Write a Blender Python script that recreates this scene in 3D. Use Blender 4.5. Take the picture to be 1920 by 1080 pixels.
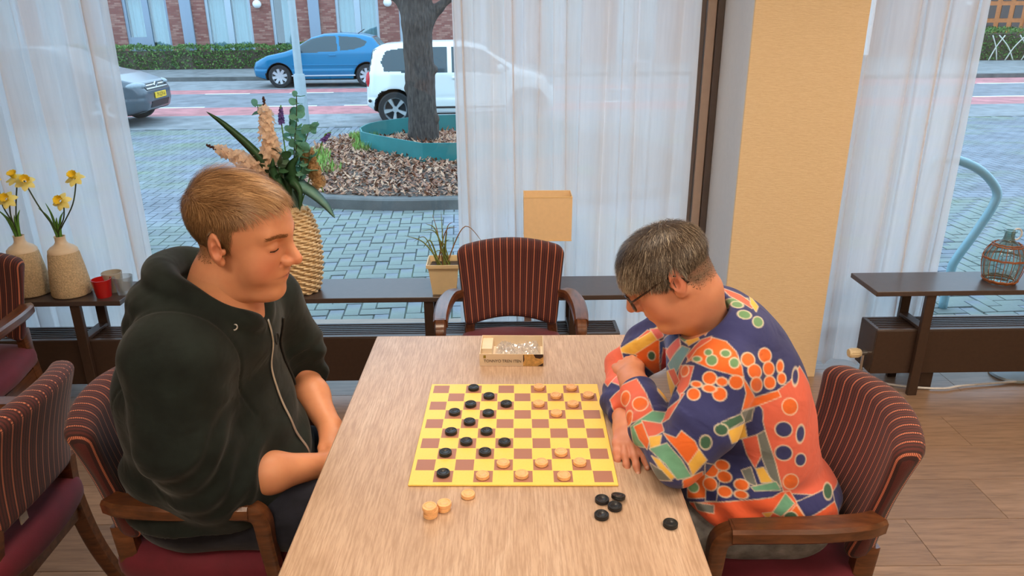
import bpy, bmesh, math, random
import numpy as np
from concurrent.futures import ThreadPoolExecutor
from mathutils import Matrix, Vector, Euler

for _o in list(bpy.data.objects):
    bpy.data.objects.remove(_o)
scene = bpy.context.scene
COL = scene.collection
PI = math.pi
random.seed(7)
RNG = np.random.default_rng(11)

# ------------------------------------------------------------------ camera, world, lights, exposure
PITCH, ROLL, FPX, CAMH = math.radians(20.4), math.radians(0.4), 1376.0, 1.715
cam_data = bpy.data.cameras.new('camera')
cam_data.sensor_width = 36.0
cam_data.lens = FPX / 1920.0 * 36.0
cam_data.clip_start = 0.05
cam_data.clip_end = 200
cam = bpy.data.objects.new('camera', cam_data)
COL.objects.link(cam)
_f = Vector((0, math.cos(PITCH), -math.sin(PITCH)))
_u0 = Vector((0, math.sin(PITCH), math.cos(PITCH)))
_r0 = Vector((1, 0, 0))
_r = _r0 * math.cos(ROLL) - _u0 * math.sin(ROLL)
_u = _u0 * math.cos(ROLL) + _r0 * math.sin(ROLL)
cam.matrix_world = Matrix(((_r.x, _u.x, -_f.x, 0), (_r.y, _u.y, -_f.y, 0), (_r.z, _u.z, -_f.z, CAMH), (0, 0, 0, 1)))
scene.camera = cam

scene.view_settings.view_transform = 'Standard'
scene.view_settings.look = 'None'
scene.view_settings.gamma = 1.0
scene.view_settings.use_curve_mapping = False
scene.view_settings.exposure = 0.0

world = bpy.data.worlds.new('overcast_sky')
scene.world = world
world.use_nodes = True
_bg = world.node_tree.nodes['Background']
_bg.inputs['Color'].default_value = (0.58, 0.79, 1.0, 1)
_bg.inputs['Strength'].default_value = 3.0
SKY = _bg
LAMP_COLOR = (1.0, 0.80, 0.60)
LAMP_POWER = 18.5

# ------------------------------------------------------------------ node materials
def srgb(r, g, b):
    f = lambda c: (c / 255.0) / 12.92 if c / 255.0 <= 0.04045 else ((c / 255.0 + 0.055) / 1.055) ** 2.4
    return (f(r), f(g), f(b))

class NT:
    def __init__(s, m):
        m.use_nodes = True
        s.t = m.node_tree
        s.n = s.t.nodes
        s.n.clear()
        s.out = s.n.new('ShaderNodeOutputMaterial')
    def new(s, t, **kw):
        n = s.n.new('ShaderNode' + t)
        for k, v in kw.items():
            if k.startswith('i_'):
                key = k[2:]
                key = int(key) if key.isdigit() else key.replace('_', ' ')
                s.set(n.inputs[key], v)
            else:
                setattr(n, k, v)
        return n
    def set(s, sock, v):
        if isinstance(v, bpy.types.NodeSocket):
            s.t.links.new(v, sock)
        elif isinstance(v, (tuple, list)) and len(v) == 3 and sock.type == 'RGBA':
            sock.default_value = (*v, 1)
        else:
            sock.default_value = v
    def math(s, op, a, b=0.0, c=0.0):
        n = s.new('Math', operation=op)
        s.set(n.inputs[0], a); s.set(n.inputs[1], b); s.set(n.inputs[2], c)
        return n.outputs[0]
    def mix(s, fac, a, b, mode='MIX'):
        n = s.new('Mix', data_type='RGBA', blend_type=mode)
        s.set(n.inputs[0], fac); s.set(n.inputs[6], a); s.set(n.inputs[7], b)
        return n.outputs[2]
    def ramp(s, fac, stops):
        n = s.new('ValToRGB')
        e = n.color_ramp.elements
        while len(e) < len(stops):
            e.new(0.5)
        for i, (p, c) in enumerate(stops):
            e[i].position = p
            e[i].color = (*c, 1) if len(c) == 3 else c
        s.set(n.inputs[0], fac)
        return n.outputs[0]
    def coords(s, kind='Object', scale=(1, 1, 1), rot=(0, 0, 0), loc=(0, 0, 0)):
        c = s.new('TexCoord')
        m = s.new('Mapping')
        s.t.links.new(c.outputs[kind], m.inputs[0])
        m.inputs['Scale'].default_value = scale
        m.inputs['Rotation'].default_value = rot
        m.inputs['Location'].default_value = loc
        return m.outputs[0]
    def noise(s, vec, scale, detail=3, rough=0.55, out=0):
        n = s.new('TexNoise')
        s.set(n.inputs['Vector'], vec); n.inputs['Scale'].default_value = scale
        n.inputs['Detail'].default_value = detail; n.inputs['Roughness'].default_value = rough
        return n.outputs[out]
    def sep(s, vec):
        n = s.new('SeparateXYZ'); s.set(n.inputs[0], vec)
        return n.outputs
    def attr(s, name):
        n = s.new('Attribute'); n.attribute_name = name
        return n.outputs
    def bump(s, h, strength=0.3, dist=0.005):
        n = s.new('Bump'); s.set(n.inputs['Height'], h)
        n.inputs['Strength'].default_value = strength; n.inputs['Distance'].default_value = dist
        return n.outputs[0]
    def pbr(s, color, rough=0.5, metal=0.0, normal=None, **kw):
        p = s.new('BsdfPrincipled')
        s.set(p.inputs['Base Color'], color); s.set(p.inputs['Roughness'], rough); s.set(p.inputs['Metallic'], metal)
        if normal is not None:
            s.set(p.inputs['Normal'], normal)
        for k, v in kw.items():
            s.set(p.inputs[k.replace('_', ' ')], v)
        s.t.links.new(p.outputs[0], s.out.inputs[0])
        return p

MATS = {}
def plain(name, color, rough=0.5, metal=0.0, vary=0.12, scale=30.0, bump=0.0, bscale=200.0, bdist=0.002, **kw):
    m = bpy.data.materials.new(name); t = NT(m)
    co = t.coords()
    nz = t.noise(co, scale, 4)
    lo = tuple(max(0, c * (1 - vary)) for c in color); hi = tuple(min(1, c * (1 + vary)) for c in color)
    col = t.ramp(nz, [(0.3, lo), (0.7, hi)])
    nrm = t.bump(t.noise(co, bscale, 3), bump, bdist) if bump else None
    t.pbr(col, rough, metal, nrm, **kw)
    MATS[name] = m
    return m

def emis(name, color, strength):
    m = bpy.data.materials.new(name); t = NT(m)
    e = t.new('Emission'); t.set(e.inputs[0], color); e.inputs[1].default_value = strength
    t.t.links.new(e.outputs[0], t.out.inputs[0]); MATS[name] = m
    return m

# ------------------------------------------------------------------ object helpers
def tag(o, label=None, cat=None, group=None, kind=None):
    if label: o['label'] = label
    if cat: o['category'] = cat
    if group: o['group'] = group
    if kind: o['kind'] = kind
    return o

def empty(name, loc=(0, 0, 0), rz=0.0, label=None, cat=None, group=None, kind=None):
    o = bpy.data.objects.new(name, None)
    o.empty_display_size = 0.05
    COL.objects.link(o)
    o.location = loc; o.rotation_euler = (0, 0, rz)
    return tag(o, label, cat, group, kind)

def mesh_obj(name, v, f, mat=None, parent=None, smooth=False, loc=None, rz=None, cattr=None):
    me = bpy.data.meshes.new(name)
    me.from_pydata([tuple(map(float, p)) for p in v] if not isinstance(v, np.ndarray) else v.tolist(), [], f if not isinstance(f, np.ndarray) else f.tolist())
    return obj_from(name, me, mat, parent, smooth, loc, rz)

def obj_from(name, me, mat=None, parent=None, smooth=False, loc=None, rz=None):
    if mat is not None:
        for m in (mat if isinstance(mat, (list, tuple)) else [mat]):
            me.materials.append(MATS[m] if isinstance(m, str) else m)
    if smooth:
        me.polygons.foreach_set('use_smooth', [True] * len(me.polygons))
    me.update()
    o = bpy.data.objects.new(name, me)
    COL.objects.link(o)
    if parent is not None: o.parent = parent
    if loc is not None: o.location = loc
    if rz is not None: o.rotation_euler = (0, 0, rz)
    return o

def copy_tree(o, parent=None):
    c = o.copy(); COL.objects.link(c)
    if parent is not None: c.parent = parent
    for ch in list(o.children): copy_tree(ch, c)
    return c

def frame_of(d, up=(0, 0, 1)):
    d = np.array(d, float); d /= np.linalg.norm(d)
    u = np.array(up, float)
    if abs(d @ u) > 0.95: u = np.array([1.0, 0, 0])
    a = np.cross(u, d); a /= np.linalg.norm(a)
    b = np.cross(d, a)
    return a, b, d

def smooth_path(pts, n=6):
    """Catmull-Rom through points (rows may hold extra columns such as a radius)."""
    P = np.array(pts, float)
    Q = np.vstack([2 * P[0] - P[1], P, 2 * P[-1] - P[-2]])
    out = []
    for i in range(1, len(Q) - 2):
        for k in range(n):
            t = k / n
            out.append(0.5 * ((2 * Q[i]) + (-Q[i-1] + Q[i+1]) * t + (2*Q[i-1] - 5*Q[i] + 4*Q[i+1] - Q[i+2]) * t*t + (-Q[i-1] + 3*Q[i] - 3*Q[i+1] + Q[i+2]) * t**3))
    out.append(P[-1])
    return np.array(out)

class MB:
    """collects shapes of ONE part and builds one mesh"""
    def __init__(s): s.v = []; s.f = []
    def add(s, v, f):
        o = len(s.v)
        s.v += [tuple(map(float, p)) for p in v]
        s.f += [tuple(int(i) + o for i in q) for q in f]
        return s
    def box(s, x0, x1, y0, y1, z0, z1, ch=0.0):
        if x1 < x0: x0, x1 = x1, x0
        if y1 < y0: y0, y1 = y1, y0
        if z1 < z0: z0, z1 = z1, z0
        if ch <= 0:
            v = [(x, y, z) for z in (z0, z1) for y in (y0, y1) for x in (x0, x1)]
            f = [(0, 2, 3, 1), (4, 5, 7, 6), (0, 1, 5, 4), (2, 6, 7, 3), (0, 4, 6, 2), (1, 3, 7, 5)]
            return s.add(v, f)
        bm = bmesh.new()
        bmesh.ops.create_cube(bm, size=1.0)
        for q in bm.verts:
            q.co = ((x0 + x1) / 2 + q.co.x * (x1 - x0), (y0 + y1) / 2 + q.co.y * (y1 - y0), (z0 + z1) / 2 + q.co.z * (z1 - z0))
        bmesh.ops.bevel(bm, geom=bm.edges[:], offset=min(ch, 0.45 * min(x1-x0, y1-y0, z1-z0)), segments=1, affect='EDGES')
        bm.verts.index_update()
        v = [tuple(q.co) for q in bm.verts]; f = [tuple(w.index for w in q.verts) for q in bm.faces]
        bm.free()
        return s.add(v, f)
    def tube(s, path, r=None, n=10, caps=True, flat=1.0, up=(0, 0, 1)):
        """path rows x,y,z(,radius)"""
        P = np.array(path, float)
        if P.shape[1] == 4: R = P[:, 3]; P = P[:, :3]
        else: R = np.full(len(P), r, float) if np.isscalar(r) else np.array(r, float)
        T = np.gradient(P, axis=0)
        T /= np.linalg.norm(T, axis=1)[:, None] + 1e-12
        a, b, _ = frame_of(T[0], up)
        v = []
        for i in range(len(P)):
            a = a - (a @ T[i]) * T[i]; a /= np.linalg.norm(a); b = np.cross(T[i], a)
            for k in range(n):
                w = 2 * PI * k / n
                v.append(P[i] + R[i] * (math.cos(w) * a + flat * math.sin(w) * b))
        f = []
        for i in range(len(P) - 1):
            for k in range(n):
                k2 = (k + 1) % n
                f.append((i*n + k, i*n + k2, (i+1)*n + k2, (i+1)*n + k))
        if caps:
            f.append(tuple(range(n - 1, -1, -1))); f.append(tuple((len(P)-1)*n + k for k in range(n)))
        return s.add(v, f)
    def lathe(s, prof, n=32, center=(0, 0, 0), closed=False):
        """prof: list of (r,z)"""
        c = center; v = []; f = []
        m = len(prof)
        for (r, z) in prof:
            for k in range(n):
                w = 2 * PI * k / n
                v.append((c[0] + r * math.cos(w), c[1] + r * math.sin(w), c[2] + z))
        for i in range(m - 1 if not closed else m):
            j = (i + 1) % m
            for k in range(n):
                k2 = (k + 1) % n
                f.append((i*n + k, i*n + k2, j*n + k2, j*n + k))
        if not closed:
            if prof[0][0] > 1e-6: f.append(tuple(range(n - 1, -1, -1)))
            if prof[-1][0] > 1e-6: f.append(tuple((m-1)*n + k for k in range(n)))
        return s.add(v, f)
    def prism(s, poly, h0, h1, axis='z'):
        n = len(poly)
        mp = {'z': lambda a, b, h: (a, b, h), 'y': lambda a, b, h: (a, h, b), 'x': lambda a, b, h: (h, a, b)}[axis]
        v = [mp(a, b, h0) for a, b in poly] + [mp(a, b, h1) for a, b in poly]
        f = [tuple(range(n - 1, -1, -1)), tuple(range(n, 2*n))] + [(i, (i+1) % n, n + (i+1) % n, n + i) for i in range(n)]
        return s.add(v, f)
    def ellipsoid(s, c, r, nu=12, nv=8, R=None):
        v = []; f = []
        for j in range(nv + 1):
            th = PI * j / nv
            for k in range(nu):
                w = 2 * PI * k / nu
                p = np.array([r[0]*math.sin(th)*math.cos(w), r[1]*math.sin(th)*math.sin(w), r[2]*math.cos(th)])
                if R is not None: p = R @ p
                v.append(p + np.array(c))
        for j in range(nv):
            for k in range(nu):
                k2 = (k + 1) % nu
                f.append((j*nu + k, (j+1)*nu + k, (j+1)*nu + k2, j*nu + k2))
        return s.add(v, f)
    def xform(s, M):
        M = np.array(M); A = np.array(s.v)
        s.v = [tuple(q) for q in (A @ M[:3, :3].T + M[:3, 3])]
        return s
    def build(s, name, mat, parent=None, smooth=False, loc=None, rz=None):
        o = mesh_obj(name, s.v, s.f, mat, parent, smooth, loc, rz)
        me = o.data
        bm = bmesh.new(); bm.from_mesh(me)
        bmesh.ops.remove_doubles(bm, verts=bm.verts, dist=1e-6)
        bmesh.ops.recalc_face_normals(bm, faces=bm.faces)
        bm.to_mesh(me); bm.free()
        if smooth == 'auto' or smooth:
            me.polygons.foreach_set('use_smooth', [True] * len(me.polygons))
            if smooth == 'auto':
                me.set_sharp_from_angle(angle=math.radians(38))
        return o

def ROT(axis, a):
    return np.array(Matrix.Rotation(a, 3, axis))

# ------------------------------------------------------------------ signed-distance modelling (organic shapes)
def rc(P, a, b, ra, rb):
    a = np.asarray(a, np.float32); ba = np.asarray(b, np.float32) - a
    q = P - a
    t = np.clip((q @ ba) / (ba @ ba), 0, 1)
    q = q - t[:, None] * ba
    return np.sqrt(np.einsum('ij,ij->i', q, q)) - (np.float32(ra) + np.float32(rb - ra) * t)
def el(P, c, r, R=None):
    q = P - np.asarray(c, np.float32)
    if R is not None: q = q @ np.asarray(R, np.float32)
    r = np.asarray(r, np.float32)
    q = q / r; k0 = np.sqrt(np.einsum('ij,ij->i', q, q)); q = q / r; k1 = np.sqrt(np.einsum('ij,ij->i', q, q)) + np.float32(1e-9)
    return k0 * (k0 - 1) / k1
def smin(a, b, k):
    h = np.maximum(k - np.abs(a - b), 0) / k
    return np.minimum(a, b) - h * h * k * 0.25
def smax(a, b, k): return -smin(-a, -b, k)
def chain(P, pts, k=0.02):
    """pts rows x,y,z,r"""
    d = None
    for a, b in zip(pts[:-1], pts[1:]):
        e = rc(P, a[:3], b[:3], a[3], b[3])
        d = e if d is None else smin(d, e, k)
    return d

def surface_nets(fn, lo, hi, h, B=8):
    lo = np.array(lo, float); hi = np.array(hi, float)
    nb = np.ceil((hi - lo) / (h * B)).astype(int)
    n = nb * B + 1
    # coarse pass on block centres
    cx = [lo[i] + (np.arange(nb[i]) + 0.5) * B * h for i in range(3)]
    C = np.stack(np.meshgrid(*cx, indexing='ij'), -1).reshape(-1, 3).astype(np.float32)
    dc = fn(C)
    act = np.abs(dc) < (B * h * 1.15 + 0.006)
    D = np.where(dc < 0, -1.0, 1.0).astype(np.float32).reshape(nb)
    D = np.repeat(np.repeat(np.repeat(D, B, 0), B, 1), B, 2)
    D = np.pad(D, ((0, 1), (0, 1), (0, 1)), mode='edge')
    bi = np.argwhere(act.reshape(nb))
    off = np.stack(np.meshgrid(*[np.arange(B + 1)] * 3, indexing='ij'), -1).reshape(-1, 3)
    CH = 120
    def work(s):
        idx = (bi[s:s+CH, None, :] * B + off[None]).reshape(-1, 3)
        return idx, fn((lo + idx * h).astype(np.float32))
    with ThreadPoolExecutor(4) as ex_pool:
        for idx, val in ex_pool.map(work, range(0, len(bi), CH)):
            D[idx[:, 0], idx[:, 1], idx[:, 2]] = val
    S = D < 0
    nx, ny, nz = n
    c8 = [(i, j, k) for i in (0, 1) for j in (0, 1) for k in (0, 1)]
    cnt = np.zeros((nx-1, ny-1, nz-1), np.int8)
    for i, j, k in c8: cnt += S[i:nx-1+i, j:ny-1+j, k:nz-1+k]
    cells = np.argwhere((cnt > 0) & (cnt < 8))
    vid = np.full((nx-1, ny-1, nz-1), -1, np.int32)
    vid[cells[:, 0], cells[:, 1], cells[:, 2]] = np.arange(len(cells))
    acc = np.zeros((len(cells), 3)); num = np.zeros(len(cells))
    for a in c8:
        for ax in range(3):
            if a[ax] == 1: continue
            b = list(a); b[ax] = 1
            da = D[cells[:, 0]+a[0], cells[:, 1]+a[1], cells[:, 2]+a[2]].astype(float)
            db = D[cells[:, 0]+b[0], cells[:, 1]+b[1], cells[:, 2]+b[2]].astype(float)
            m = (da < 0) != (db < 0)
            t = np.where(m, da / np.where(m, da - db, 1), 0)
            p = np.array(a, float)[None].repeat(len(cells), 0); p[:, ax] += t
            acc[m] += p[m]; num[m] += 1
    V = lo + (cells + acc / num[:, None]) * h
    F = []
    for ax in range(3):
        u, w = (ax + 1) % 3, (ax + 2) % 3
        s0 = [slice(None)] * 3; s1 = [slice(None)] * 3
        s0[ax] = slice(0, n[ax]-1); s1[ax] = slice(1, n[ax])
        for q in (u, w):
            s0[q] = slice(1, n[q]-1); s1[q] = slice(1, n[q]-1)
        A = S[tuple(s0)]; Bq = S[tuple(s1)]
        for flip, msk in ((False, A & ~Bq), (True, ~A & Bq)):
            e = np.argwhere(msk)
            if not len(e): continue
            base = e.copy(); base[:, u] += 1; base[:, w] += 1
            q = []
            for du, dw in ((-1, -1), (0, -1), (0, 0), (-1, 0)):
                c = base.copy(); c[:, u] += du; c[:, w] += dw
                q.append(vid[c[:, 0], c[:, 1], c[:, 2]])
            q = np.stack(q, 1)
            F.append(q[:, ::-1] if flip else q)
    F = np.vstack(F)
    F = F[(F >= 0).all(1)]
    return V, F

def np_mesh(name, V, F, mats, parent=None, attrs=None, midx=None, loc=None):
    me = bpy.data.meshes.new(name)
    V = np.asarray(V, np.float32); F = np.asarray(F, np.int32); k = F.shape[1]
    me.vertices.add(len(V)); me.vertices.foreach_set('co', V.ravel())
    me.loops.add(F.size); me.loops.foreach_set('vertex_index', F.ravel())
    me.polygons.add(len(F)); me.polygons.foreach_set('loop_start', np.arange(0, F.size, k, dtype=np.int32))
    for m in (mats if isinstance(mats, (list, tuple)) else [mats]):
        me.materials.append(MATS[m] if isinstance(m, str) else m)
    me.polygons.foreach_set('use_smooth', np.ones(len(F), bool))
    if midx is not None: me.polygons.foreach_set('material_index', np.asarray(midx, np.int32))
    me.update(calc_edges=True)
    for an, av in (attrs or {}).items():
        av = np.asarray(av, np.float32)
        if av.ndim == 1:
            at = me.attributes.new(an, 'FLOAT', 'POINT'); at.data.foreach_set('value', av)
        else:
            at = me.attributes.new(an, 'FLOAT_COLOR', 'POINT')
            at.data.foreach_set('color', np.hstack([av, np.ones((len(av), 1), np.float32)]).ravel())
    me.validate()
    o = bpy.data.objects.new(name, me); COL.objects.link(o)
    if parent is not None: o.parent = parent
    if loc is not None: o.location = loc
    return o

def vnoise(P, scale, seed=0):
    """cheap smooth pseudo-noise, about -1..1"""
    r = np.random.default_rng(seed)
    d = np.zeros(len(P), np.float32)
    P = np.asarray(P, np.float32)
    for i in range(6):
        k = r.normal(size=3); k /= np.linalg.norm(k); k *= scale * r.uniform(0.6, 1.7)
        d += np.sin(P @ k.astype(np.float32) + np.float32(r.uniform(0, 6.28)))
    return d / 3.2
# ------------------------------------------------------------------ materials of the place
plain('white_trim', srgb(222, 220, 220), 0.55, vary=0.02)
plain('frame_brown', srgb(112, 98, 90), 0.5, vary=0.05)
plain('frame_beige', srgb(190, 165, 145), 0.5, vary=0.04)
plain('frame_dark', srgb(92, 78, 70), 0.5, vary=0.05)
plain('ceiling_white', srgb(225, 218, 208), 0.8, vary=0.02)
plain('back_wall', srgb(214, 190, 155), 0.8, vary=0.04)
plain('dark_brown', srgb(66, 50, 42), 0.42, vary=0.10, scale=60, bump=0.08, bscale=400)
plain('shelf_brown', srgb(78, 66, 62), 0.33, vary=0.08, scale=40)
plain('grille_dark', srgb(44, 38, 38), 0.35, vary=0.08)
plain('subfloor', srgb(70, 55, 45), 0.9)

def mk_wallpaper():
    m = bpy.data.materials.new('wallpaper'); t = NT(m)
    co = t.coords(scale=(6, 6, 60))
    n1 = t.noise(co, 6.0, 5, 0.6)
    n2 = t.noise(t.coords(scale=(3, 3, 3)), 2.0, 3)
    col = t.mix(t.math('MULTIPLY', n2, 0.35), t.ramp(n1, [(0.3, srgb(234, 208, 164)), (0.7, srgb(248, 226, 188))]), srgb(240, 214, 170))
    t.pbr(col, 0.7, 0, t.bump(n1, 0.6, 0.004)); MATS['wallpaper'] = m
mk_wallpaper()

def mk_glass():
    m = bpy.data.materials.new('window_glass'); t = NT(m)
    tr = t.new('BsdfTransparent'); tr.inputs[0].default_value = (0.93, 0.97, 0.985, 1)
    gl = t.new('BsdfGlossy'); gl.inputs['Roughness'].default_value = 0.01
    fr = t.new('Fresnel'); fr.inputs[0].default_value = 1.45
    mx = t.new('MixShader'); t.set(mx.inputs[0], t.math('MULTIPLY', fr.outputs[0], 0.8))
    t.t.links.new(tr.outputs[0], mx.inputs[1]); t.t.links.new(gl.outputs[0], mx.inputs[2])
    t.t.links.new(mx.outputs[0], t.out.inputs[0]); MATS['window_glass'] = m
mk_glass()

def mk_sheer():
    m = bpy.data.materials.new('sheer_cloth'); t = NT(m)
    w = t.noise(t.coords(scale=(9, 9, 0.6)), 6.0, 4)
    wv = t.noise(t.coords(scale=(300, 300, 900)), 1.0, 2)
    dens = t.math('ADD', 0.86, t.math('MULTIPLY', t.math('SUBTRACT', w, 0.5), 0.18))
    df = t.new('BsdfDiffuse'); df.inputs[0].default_value = (*srgb(250, 248, 248), 1)
    tl = t.new('BsdfTranslucent'); tl.inputs[0].default_value = (*srgb(252, 252, 254), 1)
    nb = t.bump(wv, 0.15, 0.0006)
    t.set(df.inputs['Normal'], nb)
    a = t.new('MixShader'); a.inputs[0].default_value = 0.66
    t.t.links.new(df.outputs[0], a.inputs[1]); t.t.links.new(tl.outputs[0], a.inputs[2])
    tr = t.new('BsdfTransparent')
    b = t.new('MixShader'); t.set(b.inputs[0], dens)
    t.t.links.new(tr.outputs[0], b.inputs[1]); t.t.links.new(a.outputs[0], b.inputs[2])
    t.t.links.new(b.outputs[0], t.out.inputs[0]); MATS['sheer_cloth'] = m
mk_sheer()

def mk_plank(name, seed, base):
    m = bpy.data.materials.new(name); t = NT(m)
    rnd = t.new('ObjectInfo').outputs['Random']
    co = t.new('TexCoord').outputs['Object']
    cv = t.new('CombineXYZ'); t.set(cv.inputs[0], t.math('MULTIPLY', rnd, 37.0)); t.set(cv.inputs[1], t.math('MULTIPLY', rnd, 11.0))
    ad = t.new('VectorMath', operation='ADD'); t.set(ad.inputs[0], co); t.set(ad.inputs[1], cv.outputs[0])
    mp = t.new('Mapping'); t.set(mp.inputs[0], ad.outputs[0]); mp.inputs['Scale'].default_value = (1.2, 14, 14)
    g = t.noise(mp.outputs[0], 4.0, 6, 0.65)
    mp2 = t.new('Mapping'); t.set(mp2.inputs[0], ad.outputs[0]); mp2.inputs['Scale'].default_value = (0.8, 2.5, 2)
    g2 = t.noise(mp2.outputs[0], 2.0, 3)
    col = t.ramp(g, [(0.28, srgb(*[c * 0.74 for c in base])), (0.5, srgb(*base)), (0.75, srgb(*[min(255, c * 1.16) for c in base]))])
    col = t.mix(t.math('MULTIPLY', g2, 0.4), col, srgb(150, 112, 84))
    br = t.new('HueSaturation'); t.set(br.inputs['Color'], col); t.set(br.inputs['Value'], t.math('ADD', 0.88, t.math('MULTIPLY', rnd, 0.24)))
    t.pbr(br.outputs[0], 0.32, 0, t.bump(g, 0.12, 0.002)); MATS[name] = m
mk_plank('floor_plank', 1, (148, 124, 104))

# ------------------------------------------------------------------ wall frame (the window wall is turned 0.8 degrees)
WROT = math.atan(0.014)
WORG = (0.0, 3.065, 0.0)
def wl(x, y=0.0, z=0.0):
    c, s = math.cos(WROT), math.sin(WROT)
    return (WORG[0] + c * x - s * y, WORG[1] + s * x + c * y, z)
def wbuild(mb, name, mat, kind=None, parent=None, smooth=False):
    if parent is None:
        o = mb.build(name, mat, None, smooth, loc=WORG, rz=WROT)
    else:
        o = mb.build(name, mat, parent, smooth)
    if kind: o['kind'] = kind
    return o

# ------------------------------------------------------------------ room shell
XL, XR, YB, CEIL = -4.2, 4.2, -3.2, 2.62
fl = MB().box(XL, XR, YB, 3.95, -0.12, -0.006).build('floor', 'subfloor'); tag(fl, kind='structure')
pw, pl = 0.238, 1.25
plank_me = MB().box(0, pl - 0.0016, 0, pw - 0.0016, -0.005, 0.0, 0.0009).build('plank', 'floor_plank', fl)
first = True
rows = list(range(-3, 13))
for i in rows:
    y0 = 1.952 + (i - 4) * pw
    off = {4: 0.33, 5: 0.63, 6: 0.02, 3: 0.95, 7: 0.75, 8: 0.2}.get(i, (i * 0.437) % 1.0) * pl
    for j in range(-3, 4):
        x0 = 1.0 + off + j * pl - 1.25
        if x0 > 3.6 or x0 < -3.6: continue
        p = plank_me if first else plank_me.copy()
        if not first:
            COL.objects.link(p); p.parent = fl
        first = False
        p.location = (x0, y0, 0)

MB().box(XL, XR, YB, 4.0, CEIL, CEIL + 0.1).build('ceiling', 'ceiling_white')['kind'] = 'structure'
MB().box(XL - 0.1, XL, YB, 3.98, 0, CEIL).build('wall_left', 'back_wall')['kind'] = 'structure'
MB().box(XR, XR + 0.1, YB, 3.98, 0, CEIL).build('wall_right', 'back_wall')['kind'] = 'structure'
MB().box(XL, XR, YB - 0.1, YB, 0, CEIL).build('wall_rear', 'back_wall')['kind'] = 'structure'

# window wall: low plinth, lintel, middle pier with white face, yellow pillar
wb = MB().box(-4.25, 4.25, 0.68, 0.86, -0.2, 0.0).box(-4.25, 4.25, 0.68, 0.86, 2.32, CEIL + 0.02)
wb.box(1.033, 1.518, 0.225, 0.86, 0.0, CEIL)
wbuild(wb, 'wall_front', 'white_trim', 'structure')
wbuild(MB().box(1.030, 1.520, 0.213, 0.226, 0.0, CEIL, 0.002), 'trim_1', 'wallpaper', 'structure')

def window(name, x0, x1, mull):
    r = empty(name, WORG, WROT, kind='structure')
    fr = MB()
    for xa, xb in ((x0, x0 + 0.07), (x1 - 0.07, x1)):
        fr.box(xa, xb, 0.70, 0.80, 0.0, 2.32, 0.004)
    fr.box(x0, x1, 0.70, 0.80, 0.0, 0.045, 0.004).box(x0, x1, 0.70, 0.80, 2.26, 2.32, 0.004)
    for m in mull: fr.box(m - 0.03, m + 0.03, 0.705, 0.795, 0.045, 2.26, 0.004)
    fr.build('window_frame', 'frame_brown', r)
    xs = [x0 + 0.07] + list(mull) + [x1 - 0.07]
    for a, b in zip(xs[:-1], xs[1:]):
        MB().box(a, b, 0.747, 0.753, 0.04, 2.27).build('glass_pane', 'window_glass', r)
    return r
w1 = window('window_1', -4.2, 1.033, (-2.6,))
w2 = window('window_2', 1.518, 4.2, (3.1,))
# layered jamb strips beside the pier
MB().box(0.897, 0.950, 0.675, 0.705, 0.0, 2.32, 0.003).build('jamb_strip', 'frame_brown', w1)
MB().box(0.955, 0.998, 0.665, 0.705, 0.0, 2.32, 0.003).build('jamb_strip', 'frame_beige', w1)
MB().box(1.000, 1.032, 0.650, 0.705, 0.0, 2.32, 0.003).build('jamb_strip', 'frame_dark', w1)

# warm ceiling panels of the room; window-side row added to brighten shelf and pillar
emis('lamp_diffuser', LAMP_COLOR, LAMP_POWER)
plain('lamp_frame', srgb(230, 230, 226), 0.4, vary=0.02)
def ceiling_lamp(x, y, label):
    r = empty('ceiling_lamp', (x, y, CEIL), 0, label, 'lamp', 'warm ceiling panels')
    fr = MB()
    for a in (-1, 1):
        fr.box(a * 0.46, a * 0.44, -0.31, 0.31, -0.03, 0.0); fr.box(-0.44, 0.44, a * 0.31, a * 0.29, -0.03, 0.0)
    fr.build('frame', 'lamp_frame', r)
    MB().box(-0.44, 0.44, -0.29, 0.29, -0.018, -0.008).build('diffuser', 'lamp_diffuser', r)
for (x, y, n) in ((-1.0, -0.1, 'left of the table near the camera'), (1.3, 0.45, 'right of the table near the camera'), (-0.2, 1.95, 'added over the far end of the table'), (2.5, 1.95, 'added near the right window'), (-0.2, -1.2, 'behind the camera in the middle'), (2.7, -1.2, 'behind the camera at the right')):
    ceiling_lamp(x, y, 'warm white rectangular ceiling panel ' + n)

# ------------------------------------------------------------------ outdoors
EA = math.atan(0.066)
GZ = -0.2
def ex(x, y, z=0.0):
    c, s = math.cos(EA), math.sin(EA)
    return (c * x - s * y, s * x + c * y, z)
def ebuild(mb, name, mat, kind=None, parent=None, smooth=False):
    o = mb.build(name, mat, parent, smooth, **({} if parent else dict(loc=(0, 0, 0), rz=EA)))
    if kind: o['kind'] = kind
    return o

def ground_mat(name, base, rough=0.75, vary=0.15, scale=3.0, green=0.0):
    m = bpy.data.materials.new(name); t = NT(m)
    co = t.coords()
    n1 = t.noise(co, scale, 5); n2 = t.noise(co, 45.0, 3)
    c = t.ramp(n1, [(0.3, srgb(*[q * (1 - vary) for q in base])), (0.7, srgb(*[min(255, q * (1 + vary)) for q in base]))])
    c = t.mix(t.math('MULTIPLY', n2, 0.25), c, srgb(*[q * 0.6 for q in base]))
    if green:
        g = t.noise(t.coords(scale=(0.5, 1.2, 1)), 1.4, 4)
        c = t.mix(t.math('MULTIPLY', t.ramp(g, [(0.45, (0, 0, 0)), (0.7, (1, 1, 1))]), green), c, srgb(120, 140, 84))
    t.pbr(c, rough, 0, t.bump(n2, 0.25, 0.01)); MATS[name] = m
ground_mat('asphalt', (122, 124, 130))
ground_mat('asphalt_lane', (134, 136, 138))
ground_mat('red_lane', (186, 118, 118))
ground_mat('paver', (124, 129, 138), green=0.5)
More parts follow.
